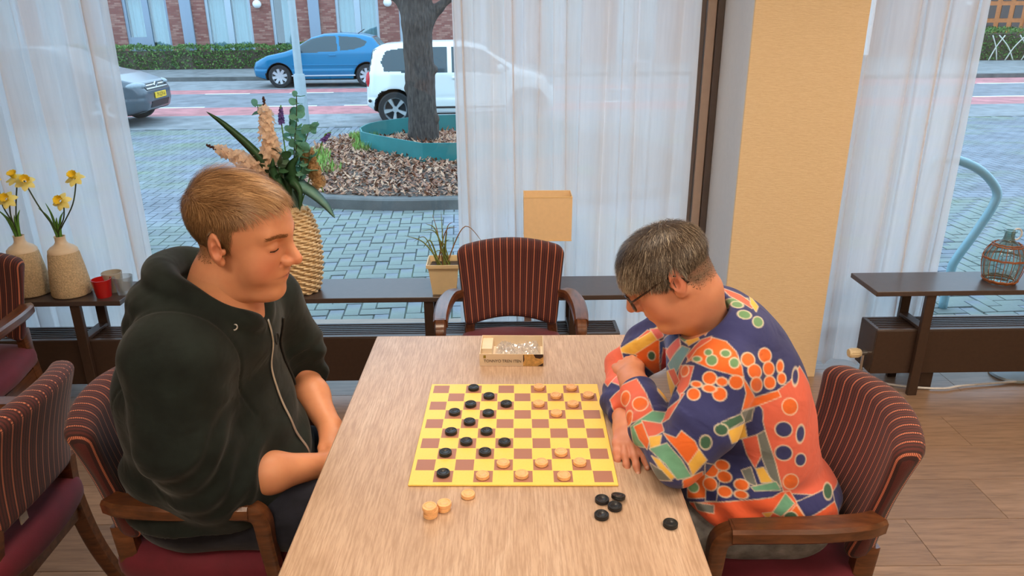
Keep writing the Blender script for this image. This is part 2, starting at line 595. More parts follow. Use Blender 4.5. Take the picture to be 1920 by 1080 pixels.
ground_mat('paver_joint', (82, 90, 88), green=0.7)
ground_mat('far_walk', (128, 130, 130))
ground_mat('kerb_stone', (98, 98, 96))
ground_mat('soil', (84, 70, 60))
plain('road_paint', srgb(238, 240, 240), 0.6, vary=0.05)

def strip(name, y0, y1, mat, x0=-40, x1=45, dz=0.0):
    return ebuild(MB().box(x0, x1, y0, y1, GZ - 0.3, GZ + dz), name, mat, 'structure')
strip('parking_strip', 13.95, 15.90, 'asphalt_lane')
strip('bike_lane_near', 15.90, 17.36, 'red_lane', dz=0.0)
strip('road', 17.36, 20.6, 'asphalt')
strip('bike_lane_far', 20.6, 21.72, 'red_lane')
strip('parking_bay', 21.72, 24.85, 'asphalt_lane', x1=9.5)
strip('kerb_far', 24.85, 25.05, 'kerb_stone', x1=9.5, dz=0.12)
strip('pavement_far', 25.05, 34.0, 'far_walk', x1=9.5, dz=0.10)
strip('kerb_right', 22.5, 22.75, 'kerb_stone', x0=9.5, dz=0.12)
strip('bike_lane_edge', 21.72, 22.5, 'red_lane', x0=9.5)
strip('pavement_right', 22.75, 34.0, 'far_walk', x0=9.5, dz=0.10)
for i, x in enumerate([-14.95, -12.15, -9.45, -6.75, -4.55, -1.9, 0.8, 3.5]):
    o = ebuild(MB().box(x, x + 1.15, 20.48, 20.58, GZ - 0.005, GZ + 0.006), 'road_dash', 'road_paint')
    tag(o, 'white dash of the far lane line, %s from the left' % ['first','second','third','fourth','fifth','sixth','seventh','eighth'][i], 'road marking', 'white dashes of the far lane')
for i, x in enumerate([-12.8, -10.2, -7.2, -4.69, -2.67, 0.2, 2.9]):
    o = ebuild(MB().box(x, x + 1.4, 17.38, 17.48, GZ - 0.005, GZ + 0.006), 'road_dash', 'road_paint')
    tag(o, 'white dash of the near lane line, %s from the left' % ['first','second','third','fourth','fifth','sixth','seventh','eighth'][i], 'road marking', 'white dashes of the near lane')
for y, n in ((20.6, 'far'), (17.3, 'near')):
    o = ebuild(MB().box(12.3 if n == 'near' else 14.7, 16.3, y, y + 0.12, GZ - 0.005, GZ + 0.006), 'road_line', 'road_paint')
    tag(o, 'long white road line at the right edge, the %s one' % n, 'road marking')

# herringbone paving in front of the house
pv = ebuild(MB().box(-16, 14, 3.6, 13.95, GZ - 0.3, GZ - 0.010), 'pavement', 'paver_joint', 'structure')
PA, PB, GAP = 0.212, 0.106, 0.006
def paver_shape(mb, x, y, horiz):
    a, b = (PA, PB) if horiz else (PB, PA)
    g = GAP / 2; c = 0.003
    mb_v = [(x+g, y+g, GZ-0.02), (x+a-g, y+g, GZ-0.02), (x+a-g, y+b-g, GZ-0.02), (x+g, y+b-g, GZ-0.02),
            (x+g+c, y+g+c, GZ), (x+a-g-c, y+g+c, GZ), (x+a-g-c, y+b-g-c, GZ), (x+g+c, y+b-g-c, GZ)]
    mb.v += mb_v
    o = len(mb.v) - 8
    mb.f += [(o+4, o+5, o+6, o+7), (o, o+1, o+5, o+4), (o+1, o+2, o+6, o+5), (o+2, o+3, o+7, o+6), (o+3, o, o+4, o+7)]
cells = []
for j in range(0, 96):
    for i in range(-130, 150):
        x = i * PB; y = 3.75 + j * PB
        m = (i - j) % 4
        if m == 0: cells.append((x, y, True))
        elif m == 3: cells.append((x, y, False))
def pxl(p):
    v = Vector(p) - Vector((0, 0, CAMH)); z = v.dot(_f)
    return 960 + FPX * v.dot(_r) / z, 540 - FPX * v.dot(_u) / z
near, rest = [], MB()
for (x, y, hz) in cells:
    q = ex(x + 0.1, y + 0.05, GZ)
    if y > 13.75 or abs(q[0]) > 0.95 * q[1] + 0.5: continue
    u_, v_ = pxl(q)
    if len(near) < 300 and ((545 < u_ < 830 and 400 < v_ < 616) or (1785 < u_ < 1925 and 380 < v_ < 605)): near.append((x, y, hz))
    else: paver_shape(rest, x, y, hz)
pm = {}
for hz in (True, False):
    mb = MB(); mb.v = []; mb.f = []
    paver_shape(mb, 0, 0, hz)
    me = bpy.data.meshes.new('paver'); me.from_pydata(mb.v, [], mb.f); me.materials.append(MATS['paver']); me.update(); pm[hz] = me
for (x, y, hz) in near:
    o = bpy.data.objects.new('paver', pm[hz]); COL.objects.link(o); o.parent = pv
    o.location = (x, y, RNG.uniform(-0.004, 0.003)); o.rotation_euler = (RNG.normal(0, 0.006), RNG.normal(0, 0.006), 0)
me = bpy.data.meshes.new('paver_field'); me.from_pydata(rest.v, [], rest.f); me.materials.append(MATS['paver']); me.update()
o = bpy.data.objects.new('paver_field', me); COL.objects.link(o); o.parent = pv; o['kind'] = 'stuff'

# tree bed with kerb, leaves, planter ring, tree
bedc = (-0.35, 10.3)
bed_out = [(-1.55, 7.75), (-0.85, 7.58), (-0.2, 7.55), (1.2, 7.6), (2.6, 8.3), (3.0, 10.2), (2.4, 12.0), (-0.4, 12.7), (-1.7, 12.3), (-2.25, 11.2), (-2.2, 9.4), (-1.95, 8.25)]
BO = smooth_path([(a, b, 0) for a, b in bed_out + bed_out[:1]], 6)[:-1, :2]
def inset(B, d):
    T = np.roll(B, -1, 0) - np.roll(B, 1, 0); T /= np.linalg.norm(T, axis=1)[:, None]
    return B + d * np.stack([-T[:, 1], T[:, 0]], 1)
BI = inset(BO, 0.16)
n = len(BO)
kv = [(a, b, GZ - 0.02) for a, b in BO] + [(a, b, GZ + 0.10) for a, b in inset(BO, 0.015)] + [(a, b, GZ + 0.115) for a, b in inset(BO, 0.04)] + [(a, b, GZ + 0.115) for a, b in BI] + [(a, b, GZ + 0.02) for a, b in BI]
kf = [(k*n + i, k*n + (i+1) % n, (k+1)*n + (i+1) % n, (k+1)*n + i) for k in range(4) for i in range(n)]
MBk = MB(); MBk.add(kv, kf); o = ebuild(MBk, 'kerb_tree_bed', 'kerb_stone', 'structure')
sv, sf = [(bedc[0], bedc[1], GZ + 0.20)], []
for rr, zz in ((0.35, 0.19), (0.65, 0.16), (0.9, 0.12), (1.0, 0.09)):
    for a, b in BI: sv.append((bedc[0] + rr * (a - bedc[0]), bedc[1] + rr * (b - bedc[1]), GZ + zz + RNG.uniform(-0.01, 0.015)))
sf += [(0, 1 + i, 1 + (i+1) % n) for i in range(n)]
for k in range(3): sf += [(1 + k*n + i, 1 + (k+1)*n + i, 1 + (k+1)*n + (i+1) % n, 1 + k*n + (i+1) % n) for i in range(n)]
ms = MB(); ms.add(sv, sf); o = ebuild(ms, 'tree_bed_soil', 'soil', 'structure', smooth=True)

def leaf_mat(name, stops, rough=0.7):
    m = bpy.data.materials.new(name); t = NT(m)
    a = t.attr('rnd')[2]
    t.pbr(t.ramp(a, stops), rough); MATS[name] = m
leaf_mat('dry_leaf', [(0.0, srgb(104, 62, 44)), (0.35, srgb(158, 104, 74)), (0.7, srgb(206, 164, 132)), (1.0, srgb(130, 92, 80))])
leaf_mat('grass_blade', [(0.0, srgb(92, 130, 52)), (0.6, srgb(130, 170, 70)), (1.0, srgb(160, 176, 96))])
leaf_mat('hedge_leaf', [(0.0, srgb(52, 84, 40)), (0.5, srgb(88, 124, 58)), (1.0, srgb(132, 156, 84))])
def scatter(name, pts, size, mat, label, cat, upright=False, parent=None, seed=3, aspect=0.5):
    r = np.random.default_rng(seed); N = len(pts)
    V = np.zeros((N, 4, 3)); 
    az = r.uniform(0, 2*PI, N); s = size * r.uniform(0.6, 1.4, N)
    if upright:
        d = np.stack([np.cos(az)*0.4, np.sin(az)*0.4, np.ones(N)], 1); w = np.stack([-np.sin(az), np.cos(az), 0*az], 1)
    else:
        tl = r.normal(0, 0.45, N)
        d = np.stack([np.cos(az), np.sin(az), tl], 1); w = np.stack([-np.sin(az), np.cos(az), r.normal(0, 0.4, N)], 1)
    w *= aspect
    V[:, 0] = pts; V[:, 1] = pts + s[:, None] * (0.5*d + 0.5*w); V[:, 2] = pts + s[:, None] * d + (np.array([0, 0, 0.15]) * s[:, None] if not upright else 0); V[:, 3] = pts + s[:, None] * (0.5*d - 0.5*w)
    F = np.arange(N*4).reshape(N, 4)
    o = np_mesh(name, V.reshape(-1, 3), F, mat, parent, {'rnd': np.repeat(r.uniform(0, 1, N), 4)})
    o['kind'] = 'stuff'
    return tag(o, label, cat)
def in_poly(P, B):
    x, y = P[:, 0], P[:, 1]; c = np.zeros(len(P), bool)
    for i in range(len(B)):
        a, b = B[i], B[(i+1) % len(B)]
        m = ((a[1] > y) != (b[1] > y)) & (x < (b[0]-a[0]) * (y-a[1]) / (b[1]-a[1] + 1e-12) + a[0])
        c ^= m
    return c
def soil_z(P):
    q = np.hypot((P[:, 0]-bedc[0]) / 2.4, (P[:, 1]-bedc[1]) / 2.5)
    return GZ + 0.215 - 0.11 * np.clip(q, 0, 1)**1.5
Q = RNG.uniform((-2.3, 7.5), (1.5, 12.6), (40000, 2)); Q = Q[in_poly(Q, BI)]
Q3 = np.column_stack([Q, soil_z(Q) + RNG.uniform(0, 0.03, len(Q))])
o = scatter('leaf_litter', Q3[:17000], 0.058, 'dry_leaf', 'brown fallen leaves covering the tree bed', 'leaves'); o.rotation_euler.z = EA
gsel = Q3[17000:]; nz_ = vnoise(gsel * np.array([1, 1, 0]), 2.6, 4) + 1.1 * (gsel[:, 0] < -1.25) * (gsel[:, 1] > 8.8)
o = scatter('grass_tufts', gsel[(nz_ > 0.85) & (np.hypot(gsel[:,0]-0.1, gsel[:,1]-10.7) > 1.45)], 0.10, 'grass_blade', 'green grass tufts among the fallen leaves', 'grass', True, seed=5, aspect=0.12); o.rotation_euler.z = EA

plain('teal_steel', srgb(44, 122, 122), 0.5, vary=0.10, scale=4)
ring = smooth_path([(a, b, 0) for a, b in [(-1.42, 10.55), (-1.32, 10.25), (-0.62, 9.42), (-0.35, 9.28), (0.9, 9.35), (1.6, 10.2), (1.5, 11.2), (0.6, 11.95), (-0.4, 12.05), (-1.25, 11.45), (-1.45, 10.85), (-1.42, 10.55)]], 3)[:-1, :2]
n = len(ring); ri = inset(ring, 0.02); z0, z1 = GZ + 0.06, GZ + 0.42
m_ = MB(); m_.add([(a, b, z0) for a, b in ring] + [(a, b, z1) for a, b in ring] + [(a, b, z1) for a, b in ri] + [(a, b, z0) for a, b in ri],
    [(k*n + i, k*n + (i+1) % n, ((k+1) % 4)*n + (i+1) % n, ((k+1) % 4)*n + i) for k in range(4) for i in range(n)])
tag(ebuild(m_, 'planter_ring', 'teal_steel'), 'teal metal planter edging around the street tree', 'planter')

def mk_bark():
    m = bpy.data.materials.new('bark'); t = NT(m)
    n1 = t.noise(t.coords(scale=(14, 14, 3)), 3.0, 6, 0.65)
    c = t.ramp(n1, [(0.3, srgb(52, 44, 42)), (0.55, srgb(86, 76, 70)), (0.8, srgb(112, 104, 92))])
    t.pbr(c, 0.9, 0, t.bump(n1, 0.9, 0.03)); MATS['bark'] = m
mk_bark()
tb = np.array([-1.27, 10.83, 0])
def f_tree(P):
    d = chain(P, [(*(tb + (0, 0, -0.3)), 0.24), (*(tb + (0.0, 0, 0.2)), 0.205), (*(tb + (-0.02, 0, 0.9)), 0.20), (*(tb + (-0.03, 0, 1.62)), 0.205), (*(tb + (-0.02, 0, 2.1)), 0.19)], 0.05)
    d = smin(d, chain(P, [(*(tb + (-0.05, 0, 1.72)), 0.10), (*(tb + (-0.32, 0.05, 2.0)), 0.085), (*(tb + (-0.72, 0.1, 2.35)), 0.07)], 0.05), 0.10)
    d = smin(d, chain(P, [(*(tb + (0.05, 0, 1.62)), 0.10), (*(tb + (0.30, 0, 1.82)), 0.06), (*(tb + (0.55, 0, 2.05)), 0.05)], 0.05), 0.10)
    d = smin(d, chain(P, [(*(tb + (0.0, 0, 2.0)), 0.18), (*(tb + (0.1, 0.05, 2.6)), 0.14)], 0.05), 0.08)
    for z, a in ((0.32, 0.3), (0.75, 3.0), (1.0, 0.1), (0.1, 2.6)):
        d = smin(d, el(P, tb + (0.2*math.cos(a), -0.2*abs(math.sin(a)), z), (0.05, 0.05, 0.06)), 0.05)
    w = np.arctan2(P[:, 1]-tb[1], P[:, 0]-tb[0])
    return d + 0.007*np.sin(w*13 + 3*np.sin(P[:, 2]*5)) + 0.006*vnoise(P, 22, 3)
V, F = surface_nets(f_tree, tb + (-0.95, -0.4, -0.25), tb + (0.75, 0.4, 2.5), 0.022)
tag(np_mesh('street_tree', V, F, 'bark'), 'bare dark trunk of the street tree in the teal planter', 'tree')

# lamp pole
plain('galvanised', srgb(168, 178, 182), 0.5, 0.2, vary=0.06, scale=12)
pr = empty('lamp_pole', (-3.6, 12.98, GZ), 0, 'pale grey steel lamp pole on the pavement', 'pole')
MB().lathe([(0.0, 0), (0.098, 0.0), (0.096, 0.96), (0.088, 1.0), (0.0, 1.001)], 20).build('base_tube', 'galvanised', pr, 'auto')
MB().lathe([(0.0, 0.99), (0.066, 0.99), (0.055, 4.2), (0, 4.2)], 16).build('upper_tube', 'galvanised', pr, 'auto')
MB().box(-0.075, 0.075, -0.104, -0.085, 0.25, 0.62, 0.004).build('service_door', 'galvanised', pr)

# bent rail outside the right window
plain('rail_blue', srgb(146, 186, 198), 0.35, vary=0.04)
rp = smooth_path([(2.66, 4.7, -0.2), (2.66, 4.7, 0.45), (2.70, 4.7, 0.78), (2.80, 4.7, 0.83), (2.923, 4.7, 0.806), (3.058, 4.7, 0.736), (3.165, 4.7, 0.623), (3.165, 4.7, 0.523), (3.09, 4.7, 0.345), (2.995, 4.7, 0.15), (2.978, 4.7, 0.06), (2.975, 4.7, -0.2)], 6)
tag(MB().tube(rp, 0.028, 12).build('bicycle_rail', 'rail_blue', None, True), 'bent pale blue tubular rail outside the right window', 'rail')

# ------------------------------------------------------------------ buildings across the street
def mk_brick():
    m = bpy.data.materials.new('brick_wall'); t = NT(m)
    co = t.new('TexCoord').outputs['Object']; s_ = t.sep(co)
    cv = t.new('CombineXYZ'); t.set(cv.inputs[0], s_[0]); t.set(cv.inputs[1], s_[2])
    b = t.new('TexBrick'); t.set(b.inputs['Vector'], cv.outputs[0])
    b.inputs['Scale'].default_value = 1.0; b.inputs['Brick Width'].default_value = 0.22; b.inputs['Row Height'].default_value = 0.066
    b.inputs['Mortar Size'].default_value = 0.006; b.inputs['Bias'].default_value = -0.3
    b.inputs['Color1'].default_value = (*srgb(142, 88, 78), 1); b.inputs['Color2'].default_value = (*srgb(196, 156, 138), 1); b.inputs['Mortar'].default_value = (*srgb(120, 98, 92), 1)
    nn = t.noise(cv.outputs[0], 1.1, 3)
    c = t.mix(t.math('MULTIPLY', nn, 0.5), b.outputs[0], srgb(128, 72, 66))
    t.pbr(c, 0.85); MATS['brick_wall'] = m
mk_brick()
plain('facade_grey', srgb(142, 156, 172), 0.5, vary=0.04)
plain('facade_light', srgb(176, 188, 198), 0.5, vary=0.03)
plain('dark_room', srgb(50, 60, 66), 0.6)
plain('globe_white', srgb(240, 240, 238), 0.3, vary=0.01)
def mk_pane():
    m = bpy.data.materials.new('far_pane'); t = NT(m)
    tr = t.new('BsdfTransparent'); tr.inputs[0].default_value = (0.8, 0.88, 0.9, 1)
    gl = t.new('BsdfGlossy'); gl.inputs['Roughness'].default_value = 0.02
    mx = t.new('MixShader'); mx.inputs[0].default_value = 0.14
    t.t.links.new(tr.outputs[0], mx.inputs[1]); t.t.links.new(gl.outputs[0], mx.inputs[2]); t.t.links.new(mx.outputs[0], t.out.inputs[0]); MATS['far_pane'] = m
mk_pane()
plain('far_curtain', srgb(196, 218, 218), 0.8, vary=0.04)
def drape(x0, x1, y, z0, z1, amp, per, n, mat, name, parent, seed=0):
    r = np.random.default_rng(seed); xs = np.linspace(x0, x1, n); ph = r.uniform(0, 6)
    ys = y + amp * (np.sin(xs * 2*PI/per + ph + 1.2*np.sin(xs*2.1/per + ph)) * (0.7 + 0.3*np.sin(xs*1.7/per)))
    v = [(a, b, z0) for a, b in zip(xs, ys)] + [(a, b, z1) for a, b in zip(xs, ys)]
    f = [(i, i+1, n+i+1, n+i) for i in range(n-1)]
    return mesh_obj(name, v, f, mat, parent, True)
BY = 30.2
bl = empty('apartment_building', (0, 0, 0), EA, 'long brick apartment building across the street behind the hedge', 'building')
wins = [(-18.0, -16.3, 2), (-15.6, -14.0, 2), (-12.5, -10.88, 3), (-9.5, -7.81, 2), (-7.07, -6.31, 1), (-4.66, -3.04, 2), (-2.27, -1.5, 1), (0.1, 1.8, 2), (3.2, 4.9, 2), (6.2, 7.8, 2)]
edges = [-24.0] + [e for w in wins for e in w[:2]] + [10.5]
bw = MB()
for i in range(0, len(edges), 2): bw.box(edges[i], edges[i+1], BY, BY + 0.4, GZ, 5.0)
for w in wins: bw.box(w[0], w[1], BY, BY + 0.4, 2.55, 5.0)
bw.build('brick_wall', 'brick_wall', bl)
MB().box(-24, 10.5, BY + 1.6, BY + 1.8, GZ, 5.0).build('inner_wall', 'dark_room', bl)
for k, (a, b, t_) in enumerate(wins):
    wf = MB(); z0, z1 = GZ + 0.1, 2.55; y0, y1 = BY + 0.06, BY + 0.16
    wf.box(a, a + 0.10, y0, y1, z0, z1).box(b - 0.10, b, y0, y1, z0, z1).box(a, b, y0, y1, z1 - 0.1, z1).box(a, b, y0, y1, z0, z0 + 0.1)
    mid = (a + b) / 2
    if t_ >= 2: wf.box(mid - 0.11, mid + 0.11, y0 - 0.01, y1, z0, z1)
    if t_ == 3: wf.box(a, mid, y0 + 0.01, y1, z0, 1.02)
    wo = wf.build('window', 'facade_light' if t_ != 3 else 'facade_grey', bl)
    spans = [(a + 0.1, mid - 0.11), (mid + 0.11, b - 0.1)] if t_ >= 2 else [(a + 0.1, b - 0.1)]
    for q, (c, d) in enumerate(spans):
        MB().box(c, d, y0 + 0.04, y0 + 0.05, (1.02 if (t_ == 3 and q == 0) else z0 + 0.1), z1 - 0.1).build('pane', 'far_pane', wo)
        drape(c + (0.25 if t_ == 1 else 0.0), d, y0 + 0.25, z0, z1, 0.035, 0.16, 60, 'far_curtain', 'curtain', wo, k * 2 + q)
for x in (-10.185, -5.46, -13.4, 2.4):
    MB().box(x - 0.2, x + 0.2, BY - 0.10, BY + 0.05, GZ, 5.0).build('steel_post', 'facade_grey', bl)
for x, z in ((-7.5, 2.16), (-2.66, 2.19)):
    gl = MB().ellipsoid((x, BY - 0.22, z), (0.16, 0.16, 0.15), 16, 10).build('wall_lamp', 'globe_white', bl, True)
    MB().box(x - 0.03, x + 0.03, BY - 0.12, BY, z - 0.03, z + 0.03).build('bracket', 'facade_grey', gl)

def hedge(x0, x1, y0, y1, h, label, seed):
    g = 0.14; r = np.random.default_rng(seed)
    core = MB().box(x0, x1, y0 + 0.08, y1 - 0.08, GZ + 0.1, GZ + h - 0.06)
    he = empty('hedge', (0, 0, 0), EA, label, 'hedge')
    core.build('branch_core', 'soil', he)
    N = int((x1 - x0) * 900)
    fr = r.uniform(0, 1, N) < 0.62
    P = np.column_stack([r.uniform(x0, x1, N), np.where(fr, y0 + r.uniform(0, 0.1, N), r.uniform(y0, y1, N)), np.where(fr, GZ + 0.1 + h * r.uniform(0, 1, N), GZ + 0.1 + h * r.uniform(0.93, 1.03, N))])
    P[:, 2] += 0.03 * np.sin(P[:, 0] * 3) + 0.02 * np.sin(P[:, 0] * 7.3)
    s = 0.075 * r.uniform(0.6, 1.5, N)
    d = r.normal(size=(N, 3)); d[:, 1] -= 0.3; d[:, 2] += 0.4; d /= np.linalg.norm(d, axis=1)[:, None]
    w = np.cross(d, r.normal(size=(N, 3))); w /= np.linalg.norm(w, axis=1)[:, None]
    V = np.stack([P, P + s[:, None]*(0.5*d + 0.3*w), P + s[:, None]*d, P + s[:, None]*(0.5*d - 0.3*w)], 1)
    lf = np_mesh('foliage', V.reshape(-1, 3), np.arange(4*N).reshape(N, 4), 'hedge_leaf', he, {'rnd': np.repeat(np.clip(r.normal(0.45, 0.2, N), 0, 1), 4)})
    lf['kind'] = 'stuff'
hedge(-17, -2.2, 29.1, 29.9, 0.80, 'clipped green hedge in front of the brick building', 1)
hedge(20.3, 25.0, 29.2, 31.0, 1.15, 'loose green shrub hedge at the right edge across the street', 2)
plain('bare_twig', srgb(206, 198, 184), 0.8)
tw = empty('bare_branches', (0, 0, 0), EA, 'pale bare crossing branches in front of the right hedge', 'branches')
for i in range(11):
    x = 20.9 + i * 0.34; a = (-1) ** i * RNG.uniform(0.25, 0.6)
    MB().tube(smooth_path([(x, 29.05, GZ + 0.1), (x + a * 0.6, 29.0, GZ + 0.6), (x + a * 1.5, 28.95, GZ + 1.05)], 4), 0.022, 6).build('branch', 'bare_twig', tw, True)
# house at the right edge
plain('dark_brickwork', srgb(104, 88, 88), 0.85, vary=0.25, scale=12)
plain('door_wood', srgb(186, 108, 52), 0.45, vary=0.15, scale=8)
plain('door_glass_dark', srgb(70, 52, 44), 0.15)
hs = empty('brick_house', (0, 0, 0), EA, 'dark brick house with an orange wooden door at the right edge', 'building')
MB().box(18.0, 22.35, 32.4, 32.8, GZ, 5).box(24.6, 27, 32.4, 32.8, GZ, 5).box(22.35, 24.6, 32.4, 32.8, 3.0, 5).build('wall', 'brick_wall', hs)
MB().box(22.35, 22.45, 32.28, 32.8, GZ, 3.0).build('door_post', 'white_trim', hs)
dr = MB().box(22.45, 24.6, 32.45, 32.55, GZ, 3.0).build('door', 'door_wood', hs)
for xx in (22.85, 23.45, 24.05):
    for zz in (0.75, 1.45, 2.15):
        MB().box(xx, xx + 0.36, 32.43, 32.46, zz, zz + 0.52).build('door_pane', 'door_glass_dark', dr)
MB().box(21.75, 22.05, 32.34, 32.4, 2.0, 2.15, 0.01).build('wall_plate', 'globe_white', hs)
# ------------------------------------------------------------------ cars
def car_paint(name, c, rough=0.25):
    m = bpy.data.materials.new(name); t = NT(m)
    n = t.noise(t.coords(), 60, 2)
    t.pbr(t.mix(t.math('MULTIPLY', n, 0.1), c, tuple(q * 0.7 for q in c)), rough, 0.15, None, Coat_Weight=0.4, Coat_Roughness=0.08)
    MATS[name] = m
car_paint('paint_blue', srgb(0, 114, 158)); car_paint('paint_white', srgb(240, 243, 242)); car_paint('paint_grey', srgb(82, 90, 98))
plain('car_glass', srgb(62, 78, 84), 0.06, vary=0.05)
plain('tyre', srgb(34, 36, 38), 0.8); plain('arch_black', srgb(16, 17, 19), 0.8)
plain('rim_silver', srgb(200, 206, 210), 0.3, 0.6, vary=0.03); plain('rim_dark', srgb(34, 36, 40), 0.4)
plain('tail_red', srgb(200, 44, 52), 0.2); plain('lamp_clear', srgb(150, 160, 166), 0.12)
plain('plate_yellow', srgb(242, 196, 40), 0.5, vary=0.03); plain('ink_black', srgb(20, 20, 20), 0.6)
plain('chrome', srgb(210, 214, 216), 0.15, 0.9, vary=0.02); plain('black_plastic', srgb(28, 29, 31), 0.5)

def poly_sd(X, Z, poly):
    P = np.array(poly, float); n = len(P)
    d = np.full(X.shape, 1e9); s = np.ones(X.shape)
    for i in range(n):
        a = P[i]; b = P[i-1]
        ex_, ez = b - a
        wx, wz = X - a[0], Z - a[1]
        t = np.clip((wx*ex_ + wz*ez) / (ex_*ex_ + ez*ez), 0, 1)
        d = np.minimum(d, (wx - ex_*t)**2 + (wz - ez*t)**2)
        c1, c2, c3 = Z >= a[1], Z < b[1], ex_*wz > ez*wx
        s = np.where((c1 & c2 & c3) | (~c1 & ~c2 & ~c3), -s, s)
    return s * np.sqrt(d)

def text_mesh(name, body, size, mat, parent, M, extrude=0.001):
    cu = bpy.data.curves.new(name, 'FONT'); cu.body = body; cu.size = size; cu.extrude = extrude; cu.align_x = 'CENTER'; cu.align_y = 'CENTER'
    tmp = bpy.data.objects.new(name, cu); COL.objects.link(tmp)
    dg = bpy.context.evaluated_depsgraph_get(); dg.update()
    me = bpy.data.meshes.new_from_object(tmp.evaluated_get(dg))
    bpy.data.objects.remove(tmp)
    me.transform(M)
    return obj_from(name, me, mat, parent)

def make_wheel(parent, x, y, side, R, spokes, dark, style):
    w = empty('wheel', (x, y, R)); w.parent = parent
    if side < 0: w.rotation_euler = (0, 0, PI)
    T = np.eye(4); T[:3, :3] = ROT('X', -PI/2)
    hw = 0.095
    MB().lathe([(R*0.66, -hw), (R*0.93, -hw), (R, -hw*0.75), (R, hw*0.75), (R*0.93, hw), (R*0.70, hw*1.02), (R*0.66, hw*0.9)], 40, closed=True).xform(T).build('tyre', 'tyre', w, 'auto')
    rim = MB().lathe([(R*0.60, hw*0.2), (R*0.67, hw*0.95), (R*0.70, hw*0.95), (R*0.67, -hw*0.5)], 40, closed=True).xform(T).build('rim_ring', 'rim_silver', w, 'auto')
    MB().lathe([(0, -0.02), (R*0.66, -0.02), (R*0.66, 0.0), (0, 0.0)], 32).xform(T).build('rim_back', 'rim_dark', w)
    sp = MB()
    for k in range(spokes):
        a = 2*PI*k/spokes + 0.2
        def pt(r, off, h): return (r*math.cos(a) - off*math.sin(a), r*math.sin(a) + off*math.cos(a), h)
        wi, wo = (0.045, 0.05) if style == 'fat' else (0.02, 0.045)
        v = [pt(R*0.14, -wi, 0.02), pt(R*0.66, -wo, 0.02), pt(R*0.66, wo, 0.02), pt(R*0.14, wi, 0.02), pt(R*0.14, -wi*0.8, 0.075), pt(R*0.66, -wo*0.75, 0.085), pt(R*0.66, wo*0.75, 0.085), pt(R*0.14, wi*0.8, 0.075)]
        sp.add(v, [(4, 5, 6, 7), (0, 1, 5, 4), (1, 2, 6, 5), (2, 3, 7, 6), (3, 0, 4, 7), (0, 3, 2, 1)])
    sp.lathe([(0, 0.08), (R*0.17, 0.08), (R*0.19, 0.03), (0, 0.03)], 20)
    sp.xform(T).build('spokes', 'rim_silver', w)
    return w

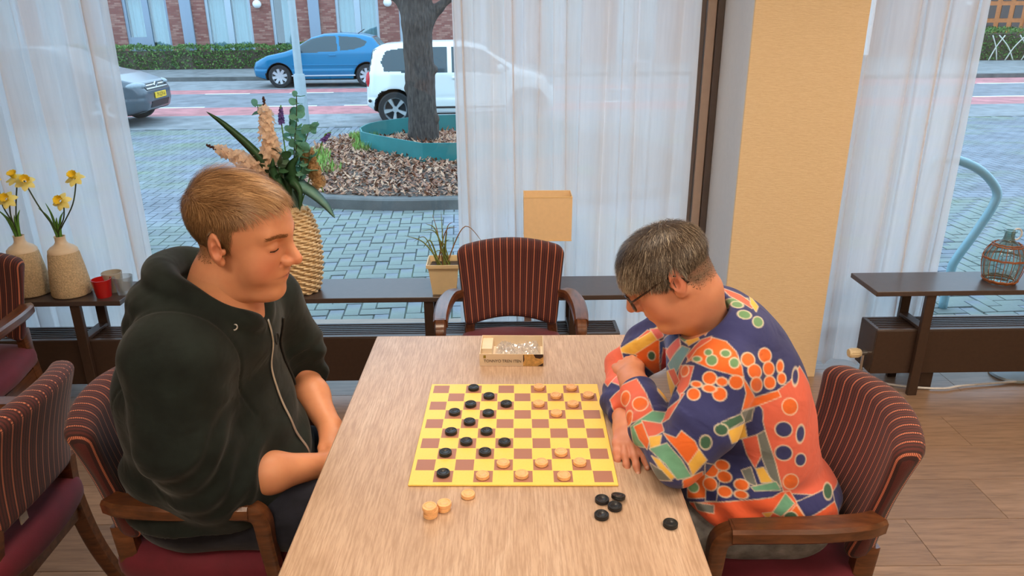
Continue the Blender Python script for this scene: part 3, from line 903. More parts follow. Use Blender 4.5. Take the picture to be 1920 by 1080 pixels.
def make_car(name, label, paint, prof, belt, wheels, R, sides, front_glass, rear_glass, W=0.84, roofW=0.60, loc=(0, 0), flip=False, wstyle=(8, False, 'fat')):
    """prof: side outline (x forward, z up); sides: polygons of side windows"""
    root = empty(name, ex(loc[0], loc[1], GZ), EA + (PI if flip else 0), label, 'car')
    pr = np.array(prof); h = 0.026
    x0, x1 = pr[:, 0].min(), pr[:, 0].max(); ztop = pr[:, 1].max()
    gx = np.arange(x0 - 0.1, x1 + 0.1, h); gz = np.arange(0.05, ztop + 0.1, h)
    GX, GZ2 = np.meshgrid(gx, gz, indexing='ij')
    SD = poly_sd(GX, GZ2, prof)
    def fn(P):
        i = np.clip((P[:, 0] - gx[0]) / h, 0, len(gx) - 1.001); k = np.clip((P[:, 2] - gz[0]) / h, 0, len(gz) - 1.001)
        i0 = i.astype(int); k0 = k.astype(int); a = i - i0; b = k - k0
        sd = SD[i0, k0]*(1-a)*(1-b) + SD[i0+1, k0]*a*(1-b) + SD[i0, k0+1]*(1-a)*b + SD[i0+1, k0+1]*a*b
        z = P[:, 2]
        tt = np.clip((z - belt) / (ztop - belt), 0, 1)
        w = W - (W - roofW) * tt ** 1.15 - 0.05 * np.clip((0.45 - z) / 0.3, 0, 1)
        xe = np.clip((np.abs(P[:, 0] - (x0 + x1)/2) - (x1 - x0)/2 + 0.55) / 0.55, 0, 1)
        w = w - 0.20 * xe ** 2
        sw = np.abs(P[:, 1]) - w
        sw = sw + 0.012 * np.exp(-((z - 0.52) / 0.02) ** 2) * (z < belt)
        d = smax(sd, sw * 0.93, 0.13)
        for wx in wheels:
            c = np.hypot(P[:, 0] - wx, z - R) - (R + 0.055)
            d = np.maximum(d, -np.maximum(c, (W - 0.30) - np.abs(P[:, 1])))
        return d
    V, F = surface_nets(fn, (x0 - 0.06, -W - 0.06, 0.08), (x1 + 0.06, W + 0.06, ztop + 0.06), h)
    fc = V[F].mean(1)
    e1 = V[F[:, 1]] - V[F[:, 0]]; e2 = V[F[:, 2]] - V[F[:, 0]]
    nr = np.cross(e1, e2); nr /= np.linalg.norm(nr, axis=1)[:, None] + 1e-12
    lab = np.zeros(len(F), int)
    for wi, poly in enumerate(sides):
        ins = poly_sd(fc[:, 0], fc[:, 2], poly) < 0
        side = np.abs(nr[:, 1]) > 0.55
        lab[ins & side & (fc[:, 1] > 0)] = 10 + 2*wi; lab[ins & side & (fc[:, 1] < 0)] = 11 + 2*wi
    for li, (a, b, zlo, zhi, sgn) in ((1, front_glass), (2, rear_glass)):
        m = (fc[:, 0] > a) & (fc[:, 0] < b) & (fc[:, 2] > zlo) & (fc[:, 2] < zhi) & (np.abs(nr[:, 1]) < 0.5) & (nr[:, 0]*sgn > 0.25) & (np.abs(fc[:, 1]) < W - 0.15)
        lab[m] = li
    inner = np.zeros(len(F), bool)
    for wx in wheels: inner |= (np.abs(np.hypot(fc[:, 0] - wx, fc[:, 2] - R) - (R + 0.055)) < 0.03) & (np.abs(fc[:, 1]) < W - 0.03) | ((np.hypot(fc[:, 0] - wx, fc[:, 2] - R) < R + 0.05))
    lab[inner | (nr[:, 2] < -0.8)] = 3
    names = {0: ('body', paint), 1: ('windscreen', 'car_glass'), 2: ('rear_window', 'car_glass'), 3: ('wheel_arches', 'arch_black')}
    for l in np.unique(lab):
        sub = F[lab == l]; u_, inv = np.unique(sub, return_inverse=True)
        nm, mt = names.get(int(l), ('side_window', 'car_glass'))
        np_mesh(nm, V[u_], inv.reshape(sub.shape), mt, root)
    for wx in wheels:
        for sd in (-1, 1): make_wheel(root, wx, sd * (W - 0.10), sd, R, wstyle[0], wstyle[1], wstyle[2])
    def yw(x, z):   # side position of the skin at (x,z)
        ys = np.linspace(0.3, W + 0.05, 120).astype(np.float32)
        d = fn(np.column_stack([np.full(120, x), ys, np.full(120, z)]).astype(np.float32))
        k = np.argmax(d > 0); return float(ys[k])
    return root, fn, yw

def side_bits(root, yw, handles, trims, mirror, paint):
    for s in (-1, 1):
        for (x, z) in handles:
            y = yw(x, z)
            MB().box(x - 0.10, x + 0.10, s*(y - 0.01), s*(y + 0.03), z - 0.018, z + 0.018, 0.008).build('door_handle', paint, root)
        for (xa, xb, z, mt) in trims:
            y = yw((xa + xb)/2, z)
            MB().box(xa, xb, s*(y - 0.02), s*(y + 0.012), z - 0.018, z + 0.018, 0.006).build('side_trim', mt, root)
        x, z = mirror; y = yw(x, z - 0.1)
        mi = MB().ellipsoid((x, s*(y + 0.10), z), (0.07, 0.11, 0.075), 14, 8).build('mirror', paint, root, True)
        MB().box(x - 0.03, x + 0.03, s*(y - 0.05), s*(y + 0.08), z - 0.075, z - 0.04, 0.01).build('mirror_arm', 'black_plastic', mi)

# blue hatchback: local x forward; front wheel at x'=-5.13, rear -2.66, faces left -> flip
prof_b = [(1.98, 0.30), (2.01, 0.52), (1.93, 0.70), (1.55, 0.88), (1.05, 0.98), (0.82, 1.06), (0.30, 1.36), (-0.05, 1.455), (-0.55, 1.475), (-1.15, 1.43), (-1.45, 1.36), (-1.72, 1.05), (-1.86, 0.92), (-1.93, 0.62), (-1.90, 0.34), (-1.5, 0.20), (1.6, 0.20)]
sides_b = [[(0.80, 1.01), (0.66, 1.12), (0.28, 1.32), (-0.06, 1.385), (-0.40, 1.39), (-0.46, 0.99), (0.60, 0.94)], [(-0.48, 1.39), (-1.02, 1.35), (-1.28, 1.24), (-1.20, 1.12), (-0.90, 1.03), (-0.52, 1.00)]]
cb, fnb, yb_ = make_car('blue_car', 'bright blue three-door hatchback parked across the street', 'paint_blue', prof_b, 0.95, (1.235, -1.235), 0.315, sides_b, (0.32, 1.05, 1.03, 1.42, 1), (-1.9, -1.35, 1.0, 1.37, -1), W=0.85, roofW=0.60, loc=(-3.895, 22.93), flip=True, wstyle=(8, False, 'fat'))
side_bits(cb, yb_, [(-0.30, 0.88)], [(-1.0, 0.85, 0.62, 'paint_blue'), (-0.9, 0.9, 0.33, 'rim_silver')], (0.62, 1.02), 'paint_blue')
for s in (-1, 1):
    MB().ellipsoid((1.66, s*0.62, 0.76), (0.30, 0.10, 0.065), 16, 8, ROT('Z', -s*0.35) @ ROT('Y', 0.35)).build('headlight', 'lamp_clear', cb, True)
    MB().ellipsoid((-1.76, s*0.70, 0.93), (0.15, 0.09, 0.11), 16, 8, ROT('Z', s*0.3)).build('tail_light', 'tail_red', cb, True)
MB().tube([(-0.95, 0, 1.44), (-1.15, 0, 1.56)], 0.012, 6).build('aerial', 'black_plastic', cb)

# white small car, rear wheel at x'=-1.2, faces right
prof_w = [(1.76, 0.30), (1.78, 0.55), (1.70, 0.78), (1.30, 0.95), (1.02, 1.02), (0.45, 1.40), (0.1, 1.475), (-0.8, 1.47), (-1.40, 1.43), (-1.58, 1.34), (-1.66, 1.0), (-1.72, 0.72), (-1.74, 0.36), (-1.5, 0.20), (1.5, 0.20)]
sides_w = [[(0.92, 1.0), (0.42, 1.33), (0.12, 1.39), (-0.15, 1.39), (-0.15, 0.95), (0.75, 0.93)], [(-0.23, 1.39), (-0.85, 1.38), (-0.90, 0.96), (-0.23, 0.95)], [(-0.96, 1.38), (-1.32, 1.33), (-1.42, 1.15), (-1.36, 0.98), (-0.98, 0.96)]]
cw, fnw, yw_ = make_car('white_car', 'small white five-door car parked behind the tree trunk', 'paint_white', prof_w, 0.93, (1.22, -1.20), 0.31, sides_w, (0.5, 1.1, 1.03, 1.42, 1), (-1.8, -1.45, 0.95, 1.36, -1), W=0.82, roofW=0.62, loc=(0.0, 14.62), wstyle=(5, True, 'thin'))
side_bits(cw, yw_, [(-0.05, 0.86), (-0.85, 0.88)], [(-0.85, 0.9, 0.34, 'black_plastic')], (0.72, 1.02), 'paint_white')
for s in (-1, 1):
    MB().ellipsoid((1.56, s*0.62, 0.75), (0.16, 0.10, 0.10), 14, 8).build('headlight', 'lamp_clear', cw, True)
    MB().ellipsoid((-1.66, s*0.60, 0.82), (0.06, 0.07, 0.15), 14, 8).build('tail_light', 'tail_red', cw, True)
    MB().ellipsoid((-1.66, s*0.70, 0.46), (0.03, 0.03, 0.03), 10, 6).build('parking_sensor', 'black_plastic', cw, True)

# grey hatchback, front at x'=-5.25, faces right, mostly behind the left curtain
prof_g = [(1.88, 0.28), (1.93, 0.42), (1.93, 0.62), (1.80, 0.78), (1.35, 0.92), (0.98, 1.00), (0.38, 1.36), (0.05, 1.44), (-0.9, 1.45), (-1.5, 1.38), (-1.85, 1.0), (-1.95, 0.7), (-1.92, 0.3), (-1.6, 0.20), (1.6, 0.20)]
sides_g = [[(0.86, 1.0), (0.40, 1.29), (0.08, 1.365), (-0.25, 1.37), (-0.25, 0.96), (0.7, 0.93)], [(-0.33, 1.37), (-0.9, 1.36), (-1.3, 1.28), (-1.42, 1.0), (-0.33, 0.96)]]
cg, fng, yg_ = make_car('grey_car', 'dark grey hatchback with yellow number plate passing at the left', 'paint_grey', prof_g, 0.92, (1.20, -1.22), 0.31, sides_g, (0.42, 1.05, 1.0, 1.40, 1), (-1.95, -1.45, 0.95, 1.37, -1), W=0.85, roofW=0.60, loc=(-7.72, 15.0), wstyle=(5, False, 'fat'))
side_bits(cg, yg_, [(-0.15, 0.86)], [], (0.68, 1.0), 'paint_grey')
def frx(y, z):   # front skin position
    xs = np.linspace(1.2, 2.0, 160).astype(np.float32)
    d = fng(np.column_stack([xs, np.full(160, y), np.full(160, z)]).astype(np.float32)); return float(xs[np.argmax(d > 0)])
gr = MB()
def curved_bar(mb, z, half, th, proud, y0=None):
    ys = np.linspace(-half, half, 17)
    v = []; n = len(ys)
    for zz in (z - th, z + th):
        for y in ys: v.append((frx(y, zz) + proud, y, zz))
    for zz in (z - th, z + th):
        for y in ys: v.append((frx(y, zz) - 0.03, y, zz))
    f = [(i, i+1, n+i+1, n+i) for i in range(n-1)] + [(i, 2*n+i, 2*n+i+1, i+1) for i in range(n-1)] + [(n+i, n+i+1, 3*n+i+1, 3*n+i) for i in range(n-1)]
    mb.add(v, f)
curved_bar(gr, 0.70, 0.52, 0.055, 0.008)
curved_bar(gr, 0.38, 0.42, 0.06, 0.008)
gr.build('grille', 'black_plastic', cg)
ch = MB(); curved_bar(ch, 0.725, 0.50, 0.008, 0.014); curved_bar(ch, 0.672, 0.50, 0.008, 0.014); curved_bar(ch, 0.25, 0.7, 0.02, 0.02); ch.build('chrome_strips', 'chrome', cg)
for s in (-1, 1):
    MB().ellipsoid((frx(s*0.62, 0.73) - 0.07, s*0.645, 0.735), (0.20, 0.07, 0.060), 16, 8, ROT('Z', -s*0.85)).build('headlight', 'lamp_clear', cg, True)
    MB().ellipsoid((frx(s*0.60, 0.38) + 0.0, s*0.62, 0.38), (0.03, 0.10, 0.04), 14, 8, ROT('Z', -s*0.5)).build('fog_lamp', 'lamp_clear', cg, True)
px_ = frx(0, 0.535) + 0.012
plate = MB().box(px_ - 0.01, px_ + 0.008, -0.26, 0.26, 0.48, 0.59, 0.003).build('number_plate', 'plate_yellow', cg)
MT = Matrix(((0, 0, 1, px_ + 0.0085), (1, 0, 0, 0), (0, 1, 0, 0.535), (0, 0, 0, 1)))
text_mesh('plate_text', '79-SZV-6', 0.105, 'ink_black', plate, MT)
bx_ = frx(0, 0.70) + 0.015
T = np.eye(4); T[:3, :3] = ROT('Y', PI/2); T[:3, 3] = (bx_, 0, 0.70)
bd = MB().lathe([(0.062, -0.01), (0.075, -0.01), (0.075, 0.012), (0.062, 0.012)], 28, closed=True).xform(T).build('emblem', 'chrome', cg)
vw = MB()
def stroke(a, b, wd=0.008):
    a = np.array(a); b = np.array(b); d = (b - a) / np.linalg.norm(b - a); nrm_ = np.array([-d[1], d[0]]) * wd
    q = [a - nrm_, b - nrm_, b + nrm_, a + nrm_]
    vw.add([(bx_ - 0.005, p[0], 0.70 + p[1]) for p in q] + [(bx_ + 0.012, p[0], 0.70 + p[1]) for p in q], [(0, 1, 2, 3), (7, 6, 5, 4), (0, 4, 5, 1), (1, 5, 6, 2), (2, 6, 7, 3), (3, 7, 4, 0)])
stroke((-0.028, 0.058), (0, 0.006)); stroke((0, 0.006), (0.028, 0.058))
stroke((-0.055, 0.03), (-0.026, -0.05)); stroke((-0.026, -0.05), (0, -0.004)); stroke((0, -0.004), (0.026, -0.05)); stroke((0.026, -0.05), (0.055, 0.03))
vw.build('emblem_letters', 'chrome', bd)
# ------------------------------------------------------------------ curtains
def curtain(name, x0, x1, yl, label, per, amp, seed, gather=1.0, n=260):
    r = np.random.default_rng(seed)
    t = np.linspace(0, 1, n); xs = x0 + (x1 - x0) * t
    nf = (x1 - x0) / per
    ph = np.cumsum(np.interp(t, np.linspace(0, 1, 14), r.uniform(0.5, 1.6, 14))); ph = ph / ph[-1] * nf * 2*PI
    am = amp * np.interp(t, np.linspace(0, 1, 11), r.uniform(0.45, 1.25, 11))
    zs = np.linspace(0.03, 2.40, 12)
    V = []
    for z in zs:
        k = 1.0 + 0.15 * math.sin(z * 2 + seed)
        xo = 0.012 * np.sin(ph * 0.5 + z * 1.1) + 0.35 * am * np.sin(2 * ph + 0.5) 
        yo = am * k * (np.sin(ph + 0.15 * z) + 0.35 * np.sin(2 * ph + 1.0 + 0.2 * z))
        V += [(a + b, yl + c, z) for a, b, c in zip(xs, xo, yo)]
    F = [(j*n + i, j*n + i + 1, (j+1)*n + i + 1, (j+1)*n + i) for j in range(len(zs) - 1) for i in range(n - 1)]
    o = mesh_obj(name, V, F, 'sheer_cloth', None, True, WORG, WROT)
    return tag(o, label, 'curtain', 'sheer white curtains')
curtain('sheer_curtain', -4.1, -1.735, 0.345, 'sheer white curtain behind the daffodil vases at the left', 0.135, 0.030, 5, n=420)
curtain('sheer_curtain', -0.270, 0.835, 0.345, 'sheer white curtain behind the empty armchair in the middle', 0.135, 0.036, 8)
curtain('sheer_curtain', 1.50, 2.105, 0.335, 'sheer white curtain between the yellow pillar and the right window', 0.135, 0.036, 15)

# ------------------------------------------------------------------ radiators and shelves
def radiator(x0, x1, label, y0=0.035, y1=0.195, zb=0.105, zt=0.33):
    r = empty('low_radiator', WORG, WROT, label, 'radiator')
    MB().box(x0, x1, y0, y0 + 0.012, zb, zt - 0.004, 0.003).build('front_panel', 'dark_brown', r)
    MB().box(x0, x1, y1 - 0.012, y1, zb, zt - 0.004).build('rear_panel', 'dark_brown', r)
    MB().box(x0 + 0.02, x1 - 0.02, y0 + 0.03, y1 - 0.03, zb + 0.03, zt - 0.06).build('heating_core', 'grille_dark', r)
    for xa in (x0, x1 - 0.012): MB().box(xa, xa + 0.012, y0 + 0.012, y1 - 0.012, zb, zt - 0.002).build('end_panel', 'dark_brown', r)
    fr = MB().box(x0, x1, y0, y0 + 0.016, zt - 0.006, zt + 0.002, 0.002).box(x0, x1, y1 - 0.016, y1, zt - 0.006, zt + 0.002, 0.002)
    for xa in (x0, x1 - 0.016): fr.box(xa, xa + 0.016, y0 + 0.016, y1 - 0.016, zt - 0.006, zt + 0.002)
    fr.build('grille_frame', 'shelf_brown', r)
    nsl = 6
    for k in range(nsl):
        y = y0 + 0.016 + (k + 0.5) * (y1 - y0 - 0.032) / nsl
        MB().box(x0 + 0.016, x1 - 0.016, y - 0.0055, y + 0.0055, zt - 0.014, zt - 0.001).build('grille_slat', 'dark_brown', r)
    xx = x0 + 0.30
    while xx < x1:
        MB().box(xx - 0.03, xx + 0.03, y0 + 0.04, y1 - 0.03, 0.0, zb).build('foot', 'dark_brown', r); xx += 1.1
    return r
radiator(-3.9, 0.50, 'long low dark brown radiator under the left window')
rr_ = radiator(1.70, 4.0, 'low dark brown radiator under the right window')
plain('valve_cream', srgb(226, 208, 170), 0.4, vary=0.04)
kn = empty('thermostat_valve', wl(1.70, 0.10, 0.185), WROT, 'cream ribbed thermostat knob on the end of the right radiator', 'valve')
T = np.eye(4); T[:3, :3] = ROT('Y', -PI/2)
kb = MB().lathe([(0.0, 0.028), (0.017, 0.028), (0.021, 0.034), (0.0225, 0.075), (0.019, 0.086), (0.0, 0.088)], 28).xform(T).build('knob', 'valve_cream', kn, 'auto')
for k in range(14):
    a = 2*PI*k/14
    MB().box(-0.078, -0.042, 0.0215*math.cos(a) - 0.0018, 0.0215*math.cos(a) + 0.0018, 0.0215*math.sin(a) - 0.0018, 0.0215*math.sin(a) + 0.0018).build('rib', 'valve_cream', kb)
MB().lathe([(0.013, 0.0), (0.013, 0.030), (0.0, 0.030)], 16).xform(T).build('valve_stem', 'chrome', kn)
MB().tube([(-0.012, 0, 0), (-0.014, 0, -0.185)], 0.008, 10).build('supply_pipe', 'chrome', kn)

def shelf(x0, x1, posts, label):
    r = empty('window_shelf', WORG, WROT, label, 'shelf')
    MB().box(x0, x1, 0.0, 0.262, 0.512, 0.535, 0.002).build('shelf_board', 'shelf_brown', r)
    for x in posts:
        MB().box(x - 0.022, x + 0.022, 0.008, 0.030, 0.0, 0.512, 0.002).build('front_post', 'dark_brown', r)
        MB().box(x - 0.022, x + 0.022, 0.20, 0.222, 0.0, 0.512, 0.002).build('rear_post', 'dark_brown', r)
        MB().box(x - 0.022, x + 0.022, 0.030, 0.20, 0.334, 0.350, 0.002).build('cross_bar', 'dark_brown', r)
    return r
shelf(-3.4, -1.745, (-1.955, -3.1), 'dark brown window shelf holding the daffodil vases')
shelf(-1.32, 0.535, (-0.375, 0.282, -1.1), 'dark brown window shelf behind the empty armchair')
shelf(1.645, 3.6, (1.905, 3.2), 'dark brown window shelf holding the wicker bottle')
plain('cable_white', srgb(220, 222, 226), 0.4)
cb_ = MB().tube(smooth_path([(1.78, 3.22, 0.012), (1.92, 3.17, 0.010), (2.08, 3.15, 0.010), (2.2, 3.18, 0.010), (2.5, 3.22, 0.010)], 8), 0.006, 8).build('floor_cable', 'cable_white', None, True)
tag(cb_, 'white cable lying on the floor under the right radiator', 'cable')
fd = MB().lathe([(0, 0), (0.09, 0), (0.095, 0.006), (0.09, 0.016), (0.04, 0.024), (0, 0.024)], 32).build('disc_base', 'galvanised', None, 'auto', loc=(2.50, 3.30, 0)); tag(fd, 'round pale grey disc base on the floor under the right radiator', 'lamp')  # only a pale grey disc base, nothing built on it

# ------------------------------------------------------------------ armchairs
def mk_stripe():
    m = bpy.data.materials.new('striped_fabric'); t = NT(m)
    o = t.attr('orig'); s_ = t.sep(o[1])
    x, z = s_[0], s_[2]
    ph = t.math('FRACT', t.math('MULTIPLY', x, 36.0))
    line = t.math('LESS_THAN', t.math('ABSOLUTE', t.math('SUBTRACT', ph, 0.5)), 0.075)
    sub = t.math('LESS_THAN', t.math('ABSOLUTE', t.math('SUBTRACT', t.math('FRACT', t.math('MULTIPLY', x, 108.0)), 0.5)), 0.28)
    yz = t.math('ADD', z, s_[1])
    dots = t.math('GREATER_THAN', t.math('SINE', t.math('MULTIPLY', yz, 1300.0)), -0.35)
    nn = t.noise(t.coords(scale=(1, 1, 1)), 420.0, 2)
    base = t.mix(sub, srgb(56, 20, 18), srgb(94, 34, 28))
    base = t.mix(t.math('MULTIPLY', nn, 0.6), base, srgb(40, 13, 14))
    lc = t.mix(dots, srgb(104, 46, 36), srgb(196, 116, 84))
    col = t.mix(line, base, lc)
    t.pbr(col, 0.85, 0, t.bump(t.math('ADD', t.math('MULTIPLY', line, 0.8), nn), 0.5, 0.0015), Sheen_Weight=0.12, Sheen_Roughness=0.5)
    MATS['striped_fabric'] = m
mk_stripe()
plain('seat_maroon', srgb(98, 16, 36), 0.8, vary=0.12, scale=25, bump=0.2, bscale=600, Sheen_Weight=0.12)
def mk_chairwood():
    m = bpy.data.materials.new('chair_wood'); t = NT(m)
    g = t.noise(t.coords(scale=(22, 4, 22)), 3.0, 5, 0.6)
    c = t.ramp(g, [(0.3, srgb(66, 38, 22)), (0.6, srgb(104, 62, 36)), (0.85, srgb(134, 86, 52))])
    t.pbr(c, 0.28, 0, t.bump(g, 0.05, 0.001), Coat_Weight=0.3, Coat_Roughness=0.2); MATS['chair_wood'] = m
mk_chairwood()
plain('tag_metal', srgb(186, 178, 164), 0.4, 0.3)

def rounded_box(hx, hy, hz, r, nx, ny, nz):
    """surface grid of a rounded box; returns verts, faces"""
    def axis(h, n):
        a = np.linspace(-1, 1, n); return h * np.sign(a) * np.abs(a) ** 0.8
    faces_v = {}; V = []; F = []
    def vid(p):
        k = tuple(np.round(p, 6))
        if k not in faces_v: faces_v[k] = len(V); V.append(p)
        return faces_v[k]
    ax = [axis(hx, nx), axis(hy, ny), axis(hz, nz)]; hs_ = [hx, hy, hz]
    for d in range(3):
        u, w = (d + 1) % 3, (d + 2) % 3
        for sg in (-1, 1):
            ids = []
            for a in ax[u]:
                row = []
                for b in ax[w]:
                    p = np.zeros(3); p[d] = sg * hs_[d]; p[u] = a; p[w] = b; row.append(vid(p))
                ids.append(row)
            for i in range(len(ids) - 1):
                for j in range(len(ids[0]) - 1):
                    q = (ids[i][j], ids[i+1][j], ids[i+1][j+1], ids[i][j+1])
                    F.append(q if sg > 0 else q[::-1])
    V = np.array(V); H = np.array(hs_)
    inner = np.clip(V, -H + r, H - r); dl = V - inner
    V2 = inner + r * dl / (np.linalg.norm(dl, axis=1)[:, None] + 1e-9)
    return V2, np.array(F)

def make_chair():
    root = empty('armchair')
    # backrest: local width x, thickness y, height z
    V, F = rounded_box(0.218, 0.039, 0.170, 0.034, 30, 7, 22)
    orig = V.copy()
    zt = (V[:, 2] + 0.170) / 0.34
    x = V[:, 0] * (0.86 + 0.15 * zt)
    y = 0.215 + V[:, 1] + 0.075 * zt - 1.15 * x ** 2 + 0.012 * np.sin(zt * PI) * np.sign(-V[:, 1])
    z = 0.690 + V[:, 2] - 0.020 * (x / 0.2) ** 2 * (zt > 0.5) * (zt - 0.5) * 2 + 0.034 * (1 - zt) * (1 - (x / 0.19) ** 2) - 0.006 * (1 - zt)
    bk = np_mesh('backrest', np.column_stack([x, y, z]), F, 'striped_fabric', root, {'orig': orig + 0.5})
    MB().box(0.055, 0.085, 0.222, 0.226, 0.515, 0.555, 0.001).xform(np.eye(4)).build('label_tag', 'tag_metal', bk)
    # seat cushion
    V, F = rounded_box(0.235, 0.245, 0.045, 0.042, 26, 26, 7)
    rr = np.maximum(np.abs(V[:, 0]), np.abs(V[:, 1]))
    z = 0.445 + V[:, 2] + np.where(V[:, 2] > 0, 0.022 * (1 - (V[:, 0] / 0.235) ** 2) * (1 - (V[:, 1] / 0.235) ** 2), 0)
    taper = 1.0 - 0.14 * np.clip(V[:, 1] / 0.235, 0, 1)
    yy = V[:, 1] + 0.012 + np.where(V[:, 1] > 0, -0.03 * (V[:, 0] / 0.235) ** 2 * V[:, 1] / 0.235, 0.0)
    np_mesh('seat', np.column_stack([V[:, 0] * taper, yy, z]), F, 'seat_maroon', root)
    fr = MB()
    for s in (-1, 1): fr.add(*_bar((s*0.215, -0.20, 0.375), (s*0.18, 0.20, 0.375), 0.022, 0.05))
    fr.add(*_bar((-0.215, -0.205, 0.375), (0.215, -0.205, 0.375), 0.022, 0.05)); fr.add(*_bar((-0.18, 0.20, 0.375), (0.18, 0.20, 0.375), 0.022, 0.05))
    fr.build('seat_frame', 'chair_wood', root)
    for s in (-1, 1):
        # arm: from the side of the backrest forward, rounded front corner, then down as the front leg
        P = smooth_path([(s*0.214, 0.190, 0.655), (s*0.240, 0.140, 0.664), (s*0.256, 0.04, 0.668), (s*0.259, -0.07, 0.667), (s*0.256, -0.145, 0.662)], 6)
        arm = MB(); arm.add(*_sweep(P, lambda t: (0.030 - 0.004*abs(2*t-1), 0.019)))
        arm.build('arm', 'chair_wood', root, 'auto')
        Q = smooth_path([(s*0.256, -0.130, 0.664), (s*0.255, -0.166, 0.640), (s*0.252, -0.173, 0.56), (s*0.240, -0.185, 0.36), (s*0.232, -0.20, 0.0)], 6)
        lg = MB(); lg.add(*_sweep(Q, lambda t: (0.021 - 0.006*t, 0.021 - 0.006*t), up=(0, -1, 0.2)))
        lg.build('leg', 'chair_wood', root, 'auto')
        Q = smooth_path([(s*0.165, 0.205, 0.56), (s*0.178, 0.195, 0.42), (s*0.185, 0.225, 0.22), (s*0.195, 0.305, 0.0)], 6)
        lg = MB(); lg.add(*_sweep(Q, lambda t: (0.021 - 0.004*t, 0.024 - 0.006*t), up=(0, 1, 0.2)))
        lg.build('leg', 'chair_wood', root, 'auto')
    return root
def _bar(a, b, wx, wz):
    a = np.array(a, float); b = np.array(b, float); A, B, D = frame_of(b - a)
    v = [p + i*A*wx/2 + j*B*wz/2 for p in (a, b) for i, j in ((-1, -1), (1, -1), (1, 1), (-1, 1))]
    return v, [(0, 1, 2, 3), (7, 6, 5, 4)] + [(i, 4+i, 4+(i+1) % 4, (i+1) % 4) for i in range(4)]
def _sweep(P, half, up=(0, 0, 1)):
    """rounded rectangular bar along P; half(t) -> (half width, half height)"""
    n = len(P); T = np.gradient(P, axis=0); T /= np.linalg.norm(T, axis=1)[:, None]
    prof = [(1, 0.6), (0.75, 1), (-0.75, 1), (-1, 0.6), (-1, -0.6), (-0.75, -1), (0.75, -1), (1, -0.6)]
    v = []
    a = None
    for i in range(n):
        A, B, D = frame_of(T[i], up)
        hw, hh = half(i / (n - 1))
        v += [P[i] + A*hw*p + B*hh*q for p, q in prof]
    f = [(i*8 + k, i*8 + (k+1) % 8, (i+1)*8 + (k+1) % 8, (i+1)*8 + k) for i in range(n-1) for k in range(8)]
    f += [tuple(range(7, -1, -1)), tuple((n-1)*8 + k for k in range(8))]
    return v, f
ch0 = make_chair()
chairs = [
    (( -0.005, 2.60), 0.0, 'empty armchair with striped maroon back facing the camera at the table end'),
    ((-0.752, 1.650), PI/2 + 0.02, 'striped maroon armchair the man in the dark hoodie sits on'),
    ((0.620, 1.560), -PI/2 - 0.02, 'striped maroon armchair the person in the colourful shirt sits on'),
    ((-1.47, 1.610), -PI/2 + 0.03, 'striped maroon armchair standing back to back with the man\'s chair at the left'),
    ((-2.10, 2.46), 0.06, 'striped maroon armchair at the left edge in front of the daffodil shelf')]
for i, (p, a, lab) in enumerate(chairs):
    c = ch0 if i == 0 else copy_tree(ch0)
    c.location = (p[0], p[1], 0); c.rotation_euler = (0, 0, a)
    tag(c, lab, 'chair', 'striped maroon armchairs')

# ------------------------------------------------------------------ table
def mk_tablewood():
    m = bpy.data.materials.new('table_oak'); t = NT(m)
    w = t.noise(t.coords(scale=(2.2, 0.7, 1)), 2.0, 3)
    co = t.coords(scale=(16, 1.6, 16))
    dv = t.new('VectorMath', operation='ADD'); t.set(dv.inputs[0], co)
    cb2 = t.new('CombineXYZ'); t.set(cb2.inputs[0], t.math('MULTIPLY', w, 6.0)); t.set(dv.inputs[1], cb2.outputs[0])
    g = t.noise(dv.outputs[0], 2.2, 6, 0.65)
    fine = t.noise(t.coords(scale=(220, 12, 220)), 1.0, 3, 0.7)
    c = t.ramp(g, [(0.25, srgb(178, 150, 126)), (0.5, srgb(196, 168, 144)), (0.75, srgb(210, 186, 164))])
    c = t.mix(t.ramp(fine, [(0.40, (0.6, 0.6, 0.6)), (0.58, (0, 0, 0))]), c, srgb(160, 130, 106))
    t.pbr(c, 0.36, 0, t.bump(fine, 0.10, 0.0008)); MATS['table_oak'] = m
mk_tablewood()
tb_ = empty('table', (-0.036, 1.555, 0), 0.0, 'light oak table with the draughts board between the two players', 'table')
MB().box(-0.400, 0.400, -0.605, 0.605, 0.716, 0.750, 0.003).build('table_top', 'table_oak', tb_)
plain('table_leg_dark', srgb(58, 50, 46), 0.45)
for sx in (-1, 1):
    for sy in (-1, 1): MB().box(sx*0.30 - 0.03, sx*0.30 + 0.03, sy*0.55 - 0.03, sy*0.55 + 0.03, 0, 0.716, 0.003).build('leg', 'table_leg_dark', tb_)
    MB().box(sx*0.30 - 0.012, sx*0.30 + 0.012, -0.52, 0.52, 0.66, 0.716).build('apron', 'table_leg_dark', tb_)

